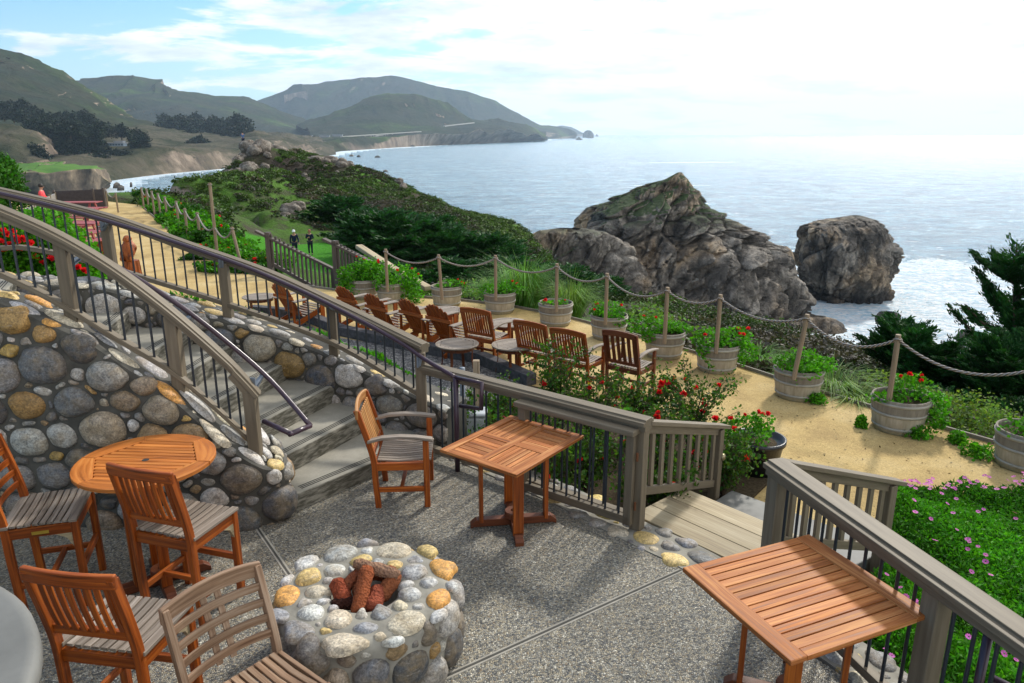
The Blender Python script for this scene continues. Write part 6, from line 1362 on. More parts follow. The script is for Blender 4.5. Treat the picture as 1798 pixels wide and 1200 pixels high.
for (px, py, Y, r, h, c, lab) in [(920, 560, 16.3, 1.0, 1.5, (.9, 1.1, 1.0), 'tall clump of long grey green grass behind the planters'), (1000, 570, 15.6, .8, 1.1, (1.1, 1.1, .9), 'long grass clump leaning right behind the twiggy barrel plant'), (870, 548, 17.2, .7, 1.0, (.8, 1, .8), 'grass clump behind the broad green geranium'), (1455, 700, 10.6, .8, .55, (1.0, 1.0, .95), 'low arching grass tuft right of the leaning post barrel'), (1500, 715, 10.0, .6, .4, (1.2, 1.1, .9), 'dry grass tuft left of the trailing geranium barrel'), (1330, 640, 12.6, .6, .5, (.9, 1.1, .8), 'green grass tuft behind the barrel with many red heads')]:
    p = D(px, py, Y); grass(lab, p.x, Y, float(gz(p.x, Y)[0])-.05, r, h*.9, 750 if Y > 14 else 380, c, .006)
silver = [(815, 520, 18.5, .9, (2.6, 2.0, 3.2)), (845, 515, 19.5, .9, (2.4, 1.9, 3.0)), (760, 512, 18.5, .7, (1.6, 1.4, 2)), (1130, 545, 19, .9, (2.6, 2.0, 3.2)), (1170, 550, 18.5, .8, (2.4, 1.9, 3)), (1215, 560, 18, .7, (2.2, 1.8, 2.6)), (700, 520, 18.8, .7, (1.8, 1.5, 2.4)), (1560, 720, 10.5, .7, (2.4, 1.6, 2.4)), (1680, 755, 9.6, .7, (2.5, 1.7, 2.6)), (1620, 740, 10.2, .6, (2, 1.6, 2.2)), (1740, 765, 9.2, .6, (2.5, 1.8, 2.6))]
sl_ = ['silvery bush right of the geranium pair', 'silvery bush behind the barrel with red heads', 'grey bush low behind the garden chairs', 'silvery grey bush in front of the big rock, left of three', 'silvery grey bush in front of the big rock, middle of three', 'silvery grey bush in front of the big rock, right of three', 'dark grey bush between the barrels', 'dry brown bush left of the trailing geranium', 'dry brown bush at the path edge before the last barrel', 'dry brush behind the trailing geranium barrel', 'dry grey bush left of the last barrel']
for (px, py, Y, r, c), lab in zip(silver, sl_):
    p = D(px, py, Y); bush(lab, p.x, Y, float(gz(p.x, Y)[0])-.1, r, r*.8, leaf_rose, 2200, .05 if Y > 15 else .03, col=c, grp='dry silvery bushes beyond the path', nm='shrub', ct='shrub')
BO_ = [(415, 291, 97, 1.3), (428, 283, 99, 1.0), (455, 270, 102, 2.0), (463, 267, 103, 1.6), (447, 280, 100, 1.2), (480, 273, 103, 1.5), (492, 275, 103, 1.7), (505, 279, 102, 1.4), (515, 283, 101, 1.2), (438, 298, 94, 1.6), (450, 302, 92, 1.5), (462, 300, 93, 1.8), (470, 297, 94, 1.2), (425, 303, 92, 1.0), (408, 297, 96, .9), (395, 306, 90, .9), (545, 287, 99, 1.2), (560, 283, 98, 1.5), (575, 281, 98, 1.7), (585, 285, 98, 1.6), (595, 288, 97, 1.1), (602, 291, 96, 1.2), (615, 292, 96, .8), (440, 338, 74, 1.0), (412, 336, 75, .6), (425, 340, 73, .5), (510, 358, 66, 1.1), (500, 362, 64, .8), (522, 356, 68, .7), (528, 312, 88, .9), (520, 316, 86, .6), (600, 300, 93, .9), (700, 320, 91, .8), (575, 295, 95, .7), (535, 305, 90, .6), (708, 324, 90, .6), (437, 288, 98, .9), (472, 283, 100, 1.0)]
# scrub covering the slopes: nobody could count it
n = 9000; x = rng.uniform(-38, 22, n*4); y = rng.uniform(9, 108, n*4); y = 9+(y-9)**1.0; k = (path_in(x, y) > .35) & (np.abs(x/y+.0) < .98); x, y = x[k], y[k]
zz0 = gz(x, y); lw_ = np.exp(-(((x+13.2)/4.8)**2+((y-49)/6.5)**2)**2); dm = fbm(np.stack([x*.10, y*.10, 0*x+2], -1), 4); nb_ = np.ones(len(x), bool)
for (px, py, Y, s_) in BO_:
    q_ = D(px, py, Y); nb_ &= np.hypot(x-q_.x, (y-Y)*.5) > s_*1.1
k = nb_ & ~((x/y > -.38) & (x/y < -.185) & (y < 60)) & (zz0 > -13) & (lw_ < .15) & (dm+.30*rng.random(len(x)) > -.10) & ~((x < -17) & (y > 38) & (y < 72) & (rng.random(len(x)) > .55)); x, y, zz0, dm = x[k][:n], y[k][:n], zz0[k][:n], dm[k][:n]
pal = np.array([(.045, .075, .022), (.06, .12, .02), (.085, .075, .05), (.10, .09, .085), (.03, .055, .02), (.09, .16, .03), (.12, .10, .075)])
parts = []; cols = []
hn = fbm(np.stack([x*.07+9, y*.07, 0*x], -1), 3)
for i in range(len(x)):
    r = (.28+.62*rng.random()**2.5)*(1.0 if y[i] > 30 else .8)*(.75 if y[i] > 78 else 1); m = int(70+110*r) if y[i] > 26 else 200
    C = clump_pts(m, (x[i], y[i], zz0[i]+r*.02), (r, r, r*.5), .5, .5, i % 9); parts.append(leaf_mesh(C, (.115 if y[i] > 30 else .06)*(.8+.5*r), elong=1.5, flat=.3))
    w = hn[i]+.25*rng.normal(); b = pal[5] if w > .38 else pal[1] if w > .18 else pal[0] if w > -.0 else pal[2] if w > -.2 else pal[3] if w > -.45 else pal[6]; cols.append(tint(m, .75, 1.2, .06)*b*(.45+.55*rng.random()))
V, F = cat(parts); o = np_mesh('coastal_scrub', V, F, leaf_scrub, col=np.concatenate(cols)); tag(o, 'patchy green, olive and grey scrub covering the headland and the bluff', 'scrub', kind='stuff')

# cypresses
def cypress_meshes(nb, spray, leaf, seed, h=5.0, rad=5.0, lean=(0, 0), ns=12, m=20):
    global rng
    keep = rng; rng = np.random.default_rng(seed); parts = []; cols = []; mb = MB()
    tr = [Vector((0, 0, 0)), Vector((lean[0]*.2, lean[1]*.2, h*.3)), Vector((lean[0]*.6, lean[1]*.6, h*.62)), Vector((lean[0], lean[1], h*.95))]; tr = catm(tr, 5); mb.tube(tr, .045*h, 8, r1=.008*h)
    for b in range(nb):
        t = .12+.86*rng.random(); p0 = tr[min(len(tr)-1, int(t*(len(tr)-1)))]; a = rng.random()*6.283; L = rad*(1.05-t*.75)*(.55+.55*rng.random()); el = .05+.45*rng.random()+.5*t
        d = Vector((math.cos(a)*math.cos(el), math.sin(a)*math.cos(el), math.sin(el))); e = p0+d*L; e.z += .05*L; br = catm([p0, p0+d*L*.5-Vector((0, 0, .06*L)), e], 4); mb.tube(br, .012*h, 5, r1=.003*h)
        for s in range(ns):
            f = .22+.80*s/ns; c = br[min(len(br)-1, int(f*(len(br)-1)))] if f < 1 else e; lt = rng.choice([-1, 1])*(.6+.9*rng.random()); sd_ = (Vector((-d.y, d.x, 0))*lt+d*.8+Vector((0, 0, .10+.3*rng.random()))).normalized(); l = spray*(.5+.8*rng.random())*(1.1-.4*s/ns)
            u_ = rng.random(m); cc_ = np.array(c)+np.outer(u_*l, np.array(sd_))+rng.normal(size=(m, 3))*np.array([.16, .16, .05])*spray*(1-u_*.5)[:, None]
            parts.append(leaf_mesh(cc_, leaf, dirs=np.tile(np.array(sd_)*1.4, (m, 1)), elong=3.2, spread=.55)); k = .65+.6*rng.random(); cols.append(tint(m, .7, 1.3, .25)*k)
    V, F = cat(parts); rng = keep; return V, F, np.concatenate(cols), mb
def cypress(label, nb, spray, leaf, seed, h, rad, loc, lean=(0, 0), grp=None, ns=12, m=20):
    V, F, c, mb = cypress_meshes(nb, spray, leaf, seed, h, rad, lean, ns, m); r = thing('cypress_tree', label, 'tree', loc, 0, grp); np_mesh('crown', V, F, leaf_cyp, parent=r, col=c); mb.build('trunk', bark, r, smooth=True); return r
GC = 'wind-shaped cypresses below the headland'
ca = cypress('dark green cypress with the highest tip, behind the pair of geranium barrels', 150, 1.2, .13, 3, 3.8, 5.0, (0, 0, 0), grp=GC); ca2 = cypress('bushy cypress at the left end of the cypress belt, next to the lawn', 130, 1.1, .13, 4, 3.1, 4.4, (0, 0, 0), (1.2, 0), grp=GC)
def on(o, px, py, Y, s=1.0, rz=0, sink=.3):
    p = D(px, py, Y); o.location = (p.x, Y, float(gz(p.x, Y)[0])-sink); o.rotation_euler.z = rz; o.scale = (s, s, s*.66); return o
on(ca, 675, 450, 49, 1.0, 0.4); on(ca2, 590, 405, 64, .95, 1.0)
clab = ['cypress between the highest tip and the lawn', 'spreading cypress in the middle of the belt, right of the highest tip', 'cypress right of the middle of the belt, its branches layered flat', 'cypress near the right end of the belt, lower than its neighbours', 'low cypress at the right end of the belt, before the big rock', 'low cypress sprawling behind the long grass', 'young cypress nearest the posts behind the geranium pair', 'low cypress behind the rope between the silvery bush and broad geranium', 'cypress low on the slope behind the barrel right of the long grass', 'cypress at the foot of the headland slope, second row behind the belt', 'dark cypress behind the two geranium barrels', 'cypress filling the gap under the rope before the big rock']
for i, (px, py, Y, s, rz) in enumerate([(645, 420, 58, .85, 2.1), (725, 460, 48, .95, 3.3), (785, 470, 48, .9, 4.4), (850, 490, 47, .75, 5.2), (930, 510, 40, .62, .9), (985, 540, 30, .5, 1.8), (700, 500, 36, .6, 2.6), (800, 510, 34, .55, 3.7), (1045, 530, 32, .42, .2), (760, 440, 55, .8, 1.5), (655, 480, 40, .6, 5.5), (880, 520, 34, .55, 2.2)]):
    o = dup(ca if i % 2 else ca2, (0, 0, 0), 0, clab[i]); on(o, px, py, Y, s, rz)
# near cypress at the right edge
n1 = cypress('tall ragged cypress reaching up against the surf at the right edge', 62, .34, .024, 8, 3.5, 2.3, (0, 0, 0), (-.5, 0), grp='cypresses just below the sand path at the right', ns=22, m=42); p = D(1790, 700, 15.5); n1.location = (p.x, 15.5, p.z-1.0); n1.scale = (1.25, 1.25, 1.22)
n2 = cypress('dark spreading cypress behind the post with the trailing geranium', 90, .30, .025, 9, 1.9, 2.0, (0, 0, 0), (-.6, .2), grp='cypresses just below the sand path at the right', ns=22, m=42); p = D(1650, 700, 14.5); n2.location = (p.x, 14.5, p.z-.8); n2.scale = (1.25, 1.25, 1.1)
for (px, py, Y, s, rz, lab) in [(1530, 715, 12.8, .6, 3.1, 'smallest dark cypress at the lower left corner of the right-hand group'), (1700, 735, 11.6, .7, .4, 'dark cypress low behind the dry brush before the last barrel'), (1785, 745, 11.2, .72, 2.6, 'dark cypress lowest at the right edge, above the last barrel'), (1610, 725, 12.6, .6, 5.6, 'dark cypress directly behind the trailing geranium barrel'), (1570, 690, 15.5, .75, 2.0, 'low cypress at the left end of the right-hand group, below the leaning post'), (1740, 710, 13.2, .85, 4.0, 'dense dark cypress in the lower middle of the right-hand group'), (1640, 660, 18, .8, 1.0, 'cypress with feathery tips against the foam'), (1790, 690, 12.6, .9, 5.0, 'dense cypress behind the rope at the right edge')]:
    o = dup(n2, (0, 0, 0), rz, lab); p = D(px, py, Y); o.location = (p.x, Y, p.z-1.0); o.scale = (s,)*3
# dark far woods, house, bridge, boulders
wood_pal = leafm('far_tree_leaf', (.016, .028, .013), .05, .5)
def far_tree(px, py, Y, r, h, proto=[None]):
    if proto[0] is None:
        C = clump_pts(1600, (0, 0, .5), (.5, .5, .45), .5, .4, 3); V, F = leaf_mesh(C, .085, elong=1.3, flat=.3); t = thing('far_tree', '', 'tree', (0, 0, 0)); np_mesh('crown', V, F, wood_pal, parent=t, col=tint(len(C), .5, 1.5, .2)); mb = MB(); mb.tube([Vector((0, 0, -.1)), Vector((.02, 0, .4))], .04, 6); mb.build('trunk', bark, t); proto[0] = t; o = t
    else: o = copy_tree(proto[0])
    p = D(px, py, Y); o.location = (p.x, Y, p.z); o.scale = (r, r, h); o.rotation_euler.z = random.random()*6; return o
ft_ = [(8, 205, 800), (25, 208, 780), (45, 212, 800), (62, 205, 820), (75, 215, 760), (90, 222, 740), (20, 196, 860), (40, 195, 870), (105, 212, 800), (120, 210, 830), (135, 214, 820), (150, 217, 810), (90, 240, 680), (105, 245, 670), (118, 240, 680), (132, 244, 670), (146, 238, 690), (160, 245, 680), (172, 242, 690), (180, 236, 740), (100, 262, 640), (115, 266, 640), (130, 268, 640), (145, 270, 640), (160, 272, 640), (175, 276, 640), (190, 276, 650), (120, 282, 630), (150, 288, 620), (178, 290, 620), (243, 266, 730), (252, 273, 720), (205, 276, 640), (222, 280, 640), (214, 238, 760), (72, 280, 560), (62, 275, 570), (300, 234, 1150), (320, 236, 1140), (340, 240, 1100), (312, 226, 1250), (332, 228, 1250), (352, 232, 1200), (372, 238, 1150), (390, 240, 1120), (408, 243, 1100), (430, 238, 1050), (352, 260, 900), (362, 262, 900), (345, 222, 1350), (290, 215, 1350), (165, 262, 660), (140, 255, 660), (112, 252, 660)]
rt_ = random.Random(5)
for _ in range(70):
    u_ = rt_.random(); px = 62+195*u_; lo = 218+30*u_; hi = 262+32*u_ if px > 95 else 235
    py = lo+(hi-lo)*rt_.random()
    if not (182 < px < 240 and 240 < py < 282): ft_.append((px, py, 640+90*rt_.random()))
for _ in range(24): ft_.append((285+150*rt_.random(), 224+18*rt_.random(), 1120+150*rt_.random()))
for i, (px, py, Y) in enumerate(ft_):
    s = Y/1300*random.uniform(20, 30); o = far_tree(px, py+6, Y, s*1.15, s*.95); o['label'] = 'dark round tree in the hazy woods on the far coast'; o['category'] = 'tree'; o['group'] = 'dark trees in the hazy woods on the far coast'
hs = thing('coastal_house', 'long low white-edged house with glass front among dark trees on the far cliff', 'house', tuple(D(208, 257, 655))); L_ = 26; hw_ = flat('house_wall', (.25, .3, .35), .6); hr_ = flat('house_roof', (.30, .31, .33), .6); hs.scale = (.75, .75, .75); hg_ = flat('house_glass', (.08, .12, .16), .15)
mb = MB(); mb.board((-13, 0, 1.6), (8, 0, 1.6), 8, 3.2); hwall = mb.build('wall', hw_, hs); mb = MB(); mb.board((-14, 0, 3.5), (9, 0, 3.5), 10, .7); mb.board((-3, 0, 4.6), (7, 0, 4.6), 6, 1.5); mb.board((-3.6, 0, 5.5), (7.6, 0, 5.5), 7.4, .4); mb.build('roof', hr_, hs)
for k in range(6):
    mb = MB(); mb.board((-11+3.2*k, -4.06, 1.7), (-8.6+3.2*k, -4.06, 1.7), .08, 2); mb.build('window', hg_, hwall)
mb = MB(); mb.board((-18, -2, 2.2), (-10, -2, 2.2), 5, .5); mb.build('deck', hr_, hs)
for (px, py, Y, s, lab) in [(535, 242, 1700, 16, 'small white building left of the bridge'), (570, 241, 1800, 12, 'tiny pale building nearest the bridge'), (593, 240, 1900, 12, 'tiny white building at the road left of the bridge')]:
    h_ = thing('far_building', lab, 'building', tuple(D(px, py, Y))); mb = MB(); mb.board((-s, 0, 2), (s, 0, 2), 8, 4); mb.build('wall', hr_, h_); mb = MB(); mb.board((-s-1, 0, 4.4), (s+1, 0, 4.4), 10, .8); mb.build('roof', hr_, h_)
br = thing('arch_bridge', 'pale concrete arch bridge carrying the coast road across a far ravine', 'bridge', tuple(D(663, 240, 2000))); bmx = flat('bridge_concrete', (.42, .40, .37), .8); o0 = Vector(br.location)
A0 = D(600, 240.5, 1850)-o0; A1 = D(738, 231.5, 2200)-o0; mb = MB(); mb.board(A0, A1, 8, 2.0); mb.build('deck', bmx, br)
a = D(652, 247, 1995)-o0; b = D(681, 247, 2070)-o0; mb = MB(); mb.poly([a.lerp(b, t/14)+Vector((0, 0, 13.0*4*(t/14)*(1-t/14)*.95)) for t in range(15)], 6, 1.8); mb.build('arch', bmx, br)
for t in (0, .14, .28, .72, .86, 1.0, -.35, 1.3):
    p = a.lerp(b, t); d_ = A0.lerp(A1, .38+.21*t); mb = MB(); zt = 13.0*4*t*(1-t)*.95 if 0 <= t <= 1 else -4; q = p+Vector((0, 0, zt)); mb.board(q, Vector((q.x, q.y, d_.z)), 1.6, 1.6, up=(0, 1, 0)); mb.build('pier', bmx, br)
mb = MB(); mb.poly([D(780, 222, 2560), D(800, 219.5, 2640), D(832, 216, 2800)], 6, 3); o = mb.build('coast_road', bmx); tag(o, kind='structure')
# pale rocks on the headland
bm_ = Mat('pale_boulder', .85, .2); _o = bm_.co(); _f = bm_.noise(_o, 1.4, 6, .7); _g = bm_.noise(_o, 5, 5, .7)
bm_.color(bm_.mix(1.0, bm_.ramp(_f, [(.3, (.08, .065, .05)), (.48, (.20, .17, .14)), (.62, (.36, .32, .27))]), bm_.ramp(_g, [(.3, .5), (.65, 1.15)]), 'MULTIPLY')); bm_.bump(_g, 1, .15); pale = bm_.m
def boulder_mesh(seed):
    n1_, n2_ = 26, 36; th = np.linspace(.02, math.pi-.02, n1_); ph = np.linspace(0, 2*math.pi, n2_, endpoint=False); T, PH = np.meshgrid(th, ph, indexing='ij'); p = np.stack([np.sin(T)*np.cos(PH), np.sin(T)*np.sin(PH), np.cos(T)], -1)
    k = 1+.30*ridged(p*1.1+seed*5, 4, .55)+.12*np.floor(fbm(p*1.6+seed, 2)*5)/5; V = (p*k[..., None]).reshape(-1, 3); i = np.arange(n1_*n2_).reshape(n1_, n2_); nx = np.roll(i, -1, 1); F = np.stack([i[:-1], i[1:], nx[1:], nx[:-1]], -1).reshape(-1, 4)
    o = np_mesh('boulder', V, F, pale, origin=(0, 0, 0), smooth=True); me = o.data; bpy.data.objects.remove(o); return me
bms = [boulder_mesh(s) for s in range(4)]
bo = BO_+[(px+random.uniform(-9, 9), py+random.uniform(-1, 4), Y-random.uniform(.5, 3), s*random.uniform(.4, .8)) for px, py, Y, s in BO_ if Y > 84]
for i, (px, py, Y, s) in enumerate(bo):
    p = D(px, py, Y); o = bpy.data.objects.new('boulder', bms[i % 4]); COL.objects.link(o); o.location = (p.x, Y, float(gz(p.x, Y)[0])+s*.18); s *= .8 if Y < 90 else .6; o.scale = (s*1.15, s*.9, s*.8); o.rotation_euler = (random.uniform(-.4, .4), random.uniform(-.4, .4), random.random()*6)
    tag(o, 'pale grey boulder poking out of the scrub on the near headland', 'boulder', 'pale boulders on the near headland')

# ================================================================ PEOPLE (skin-grown bodies, one surface each)
skinm = flat('skin', (.45, .25, .17), .55, .3); hairm = flat('dark_hair', (.02, .014, .01), .6); navy = flat('navy_cloth', (.012, .02, .045), .85, .1); dkt = flat('dark_trousers', (.02, .025, .045), .85, .1); capw = flat('white_cap', (.75, .76, .8), .7); coral = flat('coral_shirt', (.85, .10, .11), .8, .15); greenj = flat('green_vest', (.08, .35, .06), .8); bluej = flat('blue_shirt', (.06, .12, .25), .8); shoem = flat('shoe', (.03, .03, .03), .6); capb = flat('brown_hat', (.28, .12, .06), .8)
def skin_obj(name, verts, edges, radii, mat, parent, root=0, sub=1):
    me = bpy.data.meshes.new(name); me.from_pydata([tuple(v) for v in verts], edges, []); me.update(); o = bpy.data.objects.new(name, me); COL.objects.link(o)
    m = o.modifiers.new('skin', 'SKIN'); m.use_smooth_shade = True; sv = me.skin_vertices[0].data
    for i, r in enumerate(radii): sv[i].radius = (r, r) if not hasattr(r, '__len__') else r; sv[i].use_root = (i == root)
    s = o.modifiers.new('sub', 'SUBSURF'); s.levels = sub; s.render_levels = sub+1; me.materials.append(mat); o.parent = parent; kids_of.setdefault(parent.name, []).append(o); return o
def person(label, loc, rz, pose, top=navy, legs_m=dkt, hat=None, h=1.72, hair=True, long_hair=False):
    r = thing('person', label, 'person', loc, rz); k = h/1.72; J = dict(pel=(0, 0, .93), spi=(0, .01, 1.12), che=(0, 0, 1.33), nek=(0, .0, 1.48), hd0=(0, .01, 1.57), hd1=(0, .012, 1.66), 
        hipl=(.09, 0, .88), knl=(.10, .02, .48), anl=(.10, -.01, .09), tol=(.11, .13, .03), hipr=(-.09, 0, .88), knr=(-.10, .02, .48), anr=(-.10, -.01, .09), tor=(-.11, .13, .03),
        shl=(.17, 0, 1.40), ell=(.24, -.02, 1.13), wrl=(.25, .06, .89), shr=(-.17, 0, 1.40), elr=(-.24, -.02, 1.13), wrr=(-.25, .06, .89)); J.update(pose); J = {a: Vector(b)*k for a, b in J.items()}
    ns = list(J); ix = {a: i for i, a in enumerate(ns)}; E = [('pel', 'spi'), ('spi', 'che'), ('che', 'nek'), ('nek', 'hd0'), ('hd0', 'hd1'), ('pel', 'hipl'), ('hipl', 'knl'), ('knl', 'anl'), ('anl', 'tol'), ('pel', 'hipr'), ('hipr', 'knr'), ('knr', 'anr'), ('anr', 'tor'), ('che', 'shl'), ('shl', 'ell'), ('ell', 'wrl'), ('che', 'shr'), ('shr', 'elr'), ('elr', 'wrr')]
    rad = dict(pel=.13, spi=.115, che=.135, nek=.055, hd0=.082, hd1=.088, hipl=.085, knl=.055, anl=.038, tol=.03, hipr=.085, knr=.055, anr=.038, tor=.03, shl=.055, ell=.04, wrl=.028, shr=.055, elr=.04, wrr=.028)
    V = [J[a] for a in ns]; R_ = [rad[a]*k for a in ns]; Eg = [(ix[a], ix[b]) for a, b in E]
    for s, w, e in (('l', 'wrl', 'ell'), ('r', 'wrr', 'elr')):      # palm, four fingers and a thumb
        d = (J[w]-J[e]).normalized(); sd_ = d.cross(Vector((0, 1, 0))).normalized(); b = len(V); V.append(J[w]+d*.07*k); R_.append((.03*k, .016*k)); Eg.append((ix[w], b))
        for q in range(4): V.append(J[w]+d*(.15-.012*abs(q-1.4))*k+sd_*(q-1.5)*.018*k+Vector((0, .02, 0))); R_.append(.008*k); Eg.append((b, len(V)-1))
        V.append(J[w]+d*.08*k+sd_*.045*k); R_.append(.009*k); Eg.append((b, len(V)-1))
    bd = skin_obj('body', V, Eg, R_, skinm, r, 0)
    def sub(name, keys, edges, f, mat):
        vs = [J[a] for a in keys]; im = {a: i for i, a in enumerate(keys)}; return skin_obj(name, vs, [(im[a], im[b]) for a, b in edges], [rad[a]*k*f+.008 for a in keys], mat, r, 0)
    sub('jacket', ['pel', 'spi', 'che', 'shl', 'ell', 'wrl', 'shr', 'elr', 'wrr'], [('pel', 'spi'), ('spi', 'che'), ('che', 'shl'), ('shl', 'ell'), ('ell', 'wrl'), ('che', 'shr'), ('shr', 'elr'), ('elr', 'wrr')], 1.14, top)
    sub('trousers', ['pel', 'hipl', 'knl', 'anl', 'hipr', 'knr', 'anr'], [('pel', 'hipl'), ('hipl', 'knl'), ('knl', 'anl'), ('pel', 'hipr'), ('hipr', 'knr'), ('knr', 'anr')], 1.13, legs_m)
    hc = (J['hd0']+J['hd1'])/2; mb = MB()
    prof = [(.001, .135), (.05, .125), (.085, .09), (.10, .04), (.100, -.0), (.092, -.03)]; mb.lathe([(a*k, b*k) for a, b in prof], hc-Vector((0, .014, -.01)), 16); o = mb.build('cap' if hat else 'hair', hat or hairm, r, smooth=True); cp_ = o
    if hat: mb = MB(); mb.board(hc+Vector((0, .08, .045))*k, hc+Vector((0, .17, .03))*k, .13*k, .012); mb.build('cap_brim', hat, cp_)
    if long_hair: skin_obj('hair', [hc+Vector((0, -.05, .04)), hc+Vector((0, -.09, -.08)), hc+Vector((0, -.08, -.25))], [(0, 1), (1, 2)], [.09, .085, .05], hairm, r)
    mb = MB(); mb.tube([hc+Vector((0, .085, .0))*k, hc+Vector((0, .112, -.03))*k], .013*k, 6, r1=.018*k); mb.build('nose', skinm, bd, smooth=True)
    for s in (-1, 1):
        mb = MB(); mb.tube([hc+Vector((s*.034, .078, .012))*k, hc+Vector((s*.034, .09, .012))*k], .012*k, 6); mb.build('eye', shoem, bd)
        mb = MB(); a = J['anl' if s > 0 else 'anr']; t = J['tol' if s > 0 else 'tor']; mb.tube([a+Vector((0, -.05, -.04)), a.lerp(t, .5)+Vector((0, 0, -.01)), t+Vector((0, .03, .0))], .045*k, 8, r1=.034*k); mb.build('shoe', shoem, r, smooth=True)
    return r
walk = dict(knl=(.10, .16, .50), anl=(.10, .20, .10), tol=(.10, .33, .07), knr=(-.10, -.02, .47), anr=(-.10, -.22, .13), tor=(-.10, -.11, .03), wrl=(.24, -.1, .88), wrr=(-.27, .14, .92))
p = P(519, 452, -4.7); person('person in a dark jacket, dark trousers and white cap walking on the lower lawn', (p.x, p.y, -4.7), rz_dir(.25, -1), walk, navy, dkt, capw, 1.78)
p = P(546, 448, -4.7); person('person in dark clothes and brown hat with arms folded up, standing on the lower lawn', (p.x, p.y, -4.7), rz_dir(.1, -1), dict(ell=(.25, .03, 1.15), wrl=(.05, .20, 1.24), elr=(-.25, .03, 1.15), wrr=(.0, .2, 1.20)), navy, dkt, capb, 1.68, long_hair=True)
p = D(431, 290, 95); person('person in dark blue clothes photographing from the rocks, left of two on the headland', (p.x, 95, float(gz(p.x, 95)[0])+.35), rz_dir(-.5, 1), dict(ell=(.25, .15, 1.3), wrl=(.08, .3, 1.5), elr=(-.25, .15, 1.3), wrr=(-.06, .3, 1.5)), bluej, dkt, None, 1.72)
p = D(450, 279, 100); person('person in a green vest standing on the rocks, right of two on the headland', (p.x, 100, float(gz(p.x, 100)[0])+.6), rz_dir(.5, 1), dict(ell=(.28, .1, 1.2), wrl=(.12, .2, 1.35)), greenj, dkt, None, 1.72)
sit = dict(pel=(0, 0, .55), spi=(0, -.02, .74), che=(0, -.02, .95), nek=(0, 0, 1.10), hd0=(0, .02, 1.19), hd1=(0, .03, 1.28), hipl=(.09, .02, .52), knl=(.12, .45, .50), anl=(.12, .45, .09), tol=(.12, .58, .03), hipr=(-.09, .02, .52), knr=(-.12, .45, .50), anr=(-.12, .45, .09), tor=(-.12, .58, .03), shl=(.17, 0, 1.02), ell=(.24, .05, .76), wrl=(.15, .3, .66), shr=(-.17, 0, 1.02), elr=(-.24, .05, .76), wrr=(-.15, .3, .66))
pp = D(72, 335, 35); person('person with short dark hair in a coral pink shirt, seated beyond the red tables', (pp.x, 35, PZ+.02), rz_dir(1, .3), sit, coral, dkt, None, 1.74)

# ================================================================ FAR TERRACE
redw = wood('faded_red_boards', (.16, .035, .035), (.28, .07, .07), (.40, .15, .15), .6, .2, .15); darks = flat('dark_screen', (.05, .045, .05), .8, .2)
def picnic(label):
    r = thing('picnic_table', label, 'picnic table', (0, 0, 0), 0, 'faded red picnic tables in rows'); 
    for i in range(5):
        mb = MB(); y = -.3+.15*i; mb.board((-1.0, y, .74), (1.0, y, .74), .135, .035, tint=.25); mb.build('top_board', redw, r)
    for s in (-1, 1):
        for q in (0, 1):
            mb = MB(); mb.board((-1.0, s*(.62+.15*q), .44), (1.0, s*(.62+.15*q), .44), .135, .035, tint=.25); mb.build('bench_board', redw, r)
        mb = MB(); x = s*.7; mb.board((x, -.68, 0), (x, -.22, .72), .05, .09); mb.board((x, .68, 0), (x, .22, .72), .05, .09); mb.board((x, -.8, .40), (x, .8, .40), .045, .08); mb.build('leg_frame', redw, r)
    return r
pt = None
for i, ((x, y), lab) in enumerate(zip([(104, 425), (112, 408), (118, 392), (124, 378), (128, 366), (132, 355)], ['nearest faded red picnic table', 'second nearest faded red picnic table', 'third nearest faded red picnic table', 'fourth nearest faded red picnic table, before the screen', 'second farthest faded red picnic table', 'farthest faded red picnic table beside the brown screen'])):
    c = P(x, y, .25); c.z = PZ
    if pt is None: pt = picnic(lab); pt.location = c; pt.rotation_euler.z = .10
    else: dup(pt, c, .10, lab)
def panel_fence(label, pts, h, mat, post_mat, n):
    r = thing('screen_fence', label, 'fence', tuple(pts[0])); 
    for i in range(len(pts)-1):
        a, b = Vector(pts[i]), Vector(pts[i+1]); mb = MB(); mb.board(a+Vector((0, 0, h/2)), b+Vector((0, 0, h/2)), .05, h); mb.build('panel', mat, r, world=True)
    for p_ in pts: mb = MB(); mb.board(Vector(p_), Vector(p_)+Vector((0, 0, h+.06)), .1, .1, up=(0, 1, 0)); mb.build('post', post_mat, r, world=True)
    return r
panel_fence('dark brown screen wall at the far end of the terrace', [P(100, 371, PZ), P(168, 367, PZ), P(186, 366, PZ)], .95, darks, paint_b, 0)
panel_fence('pale grey glass and board fence along the left side of the red tables', [P(46, 410, PZ), P(64, 397, PZ), P(80, 386, PZ), P(92, 377, PZ), P(101, 371, PZ)], .85, flat('grey_panel', (.30, .28, .26), .4), paint, 0)
for i, (x0, y0, x1, y1) in enumerate([(170, 333, 185, 332), (185, 332, 203, 340)]):
    a = P(x0, y0, .4); b = P(x1, y1, .4)
    if i == 0: rope_post(a, (a.x, a.y, PZ), .04, 'rope post at the corner of the dark brown screen', 'posts by the far terrace')
    rope_post(b, (b.x, b.y, PZ), .04, ['middle rope post beside the dark brown screen', 'right-hand rope post beyond the dark brown screen'][i], 'posts by the far terrace'); rope(a, b, .3, ['pale rope hanging across the dark brown screen', 'pale rope just right of the dark brown screen'][i], .03, 'ropes by the far terrace')
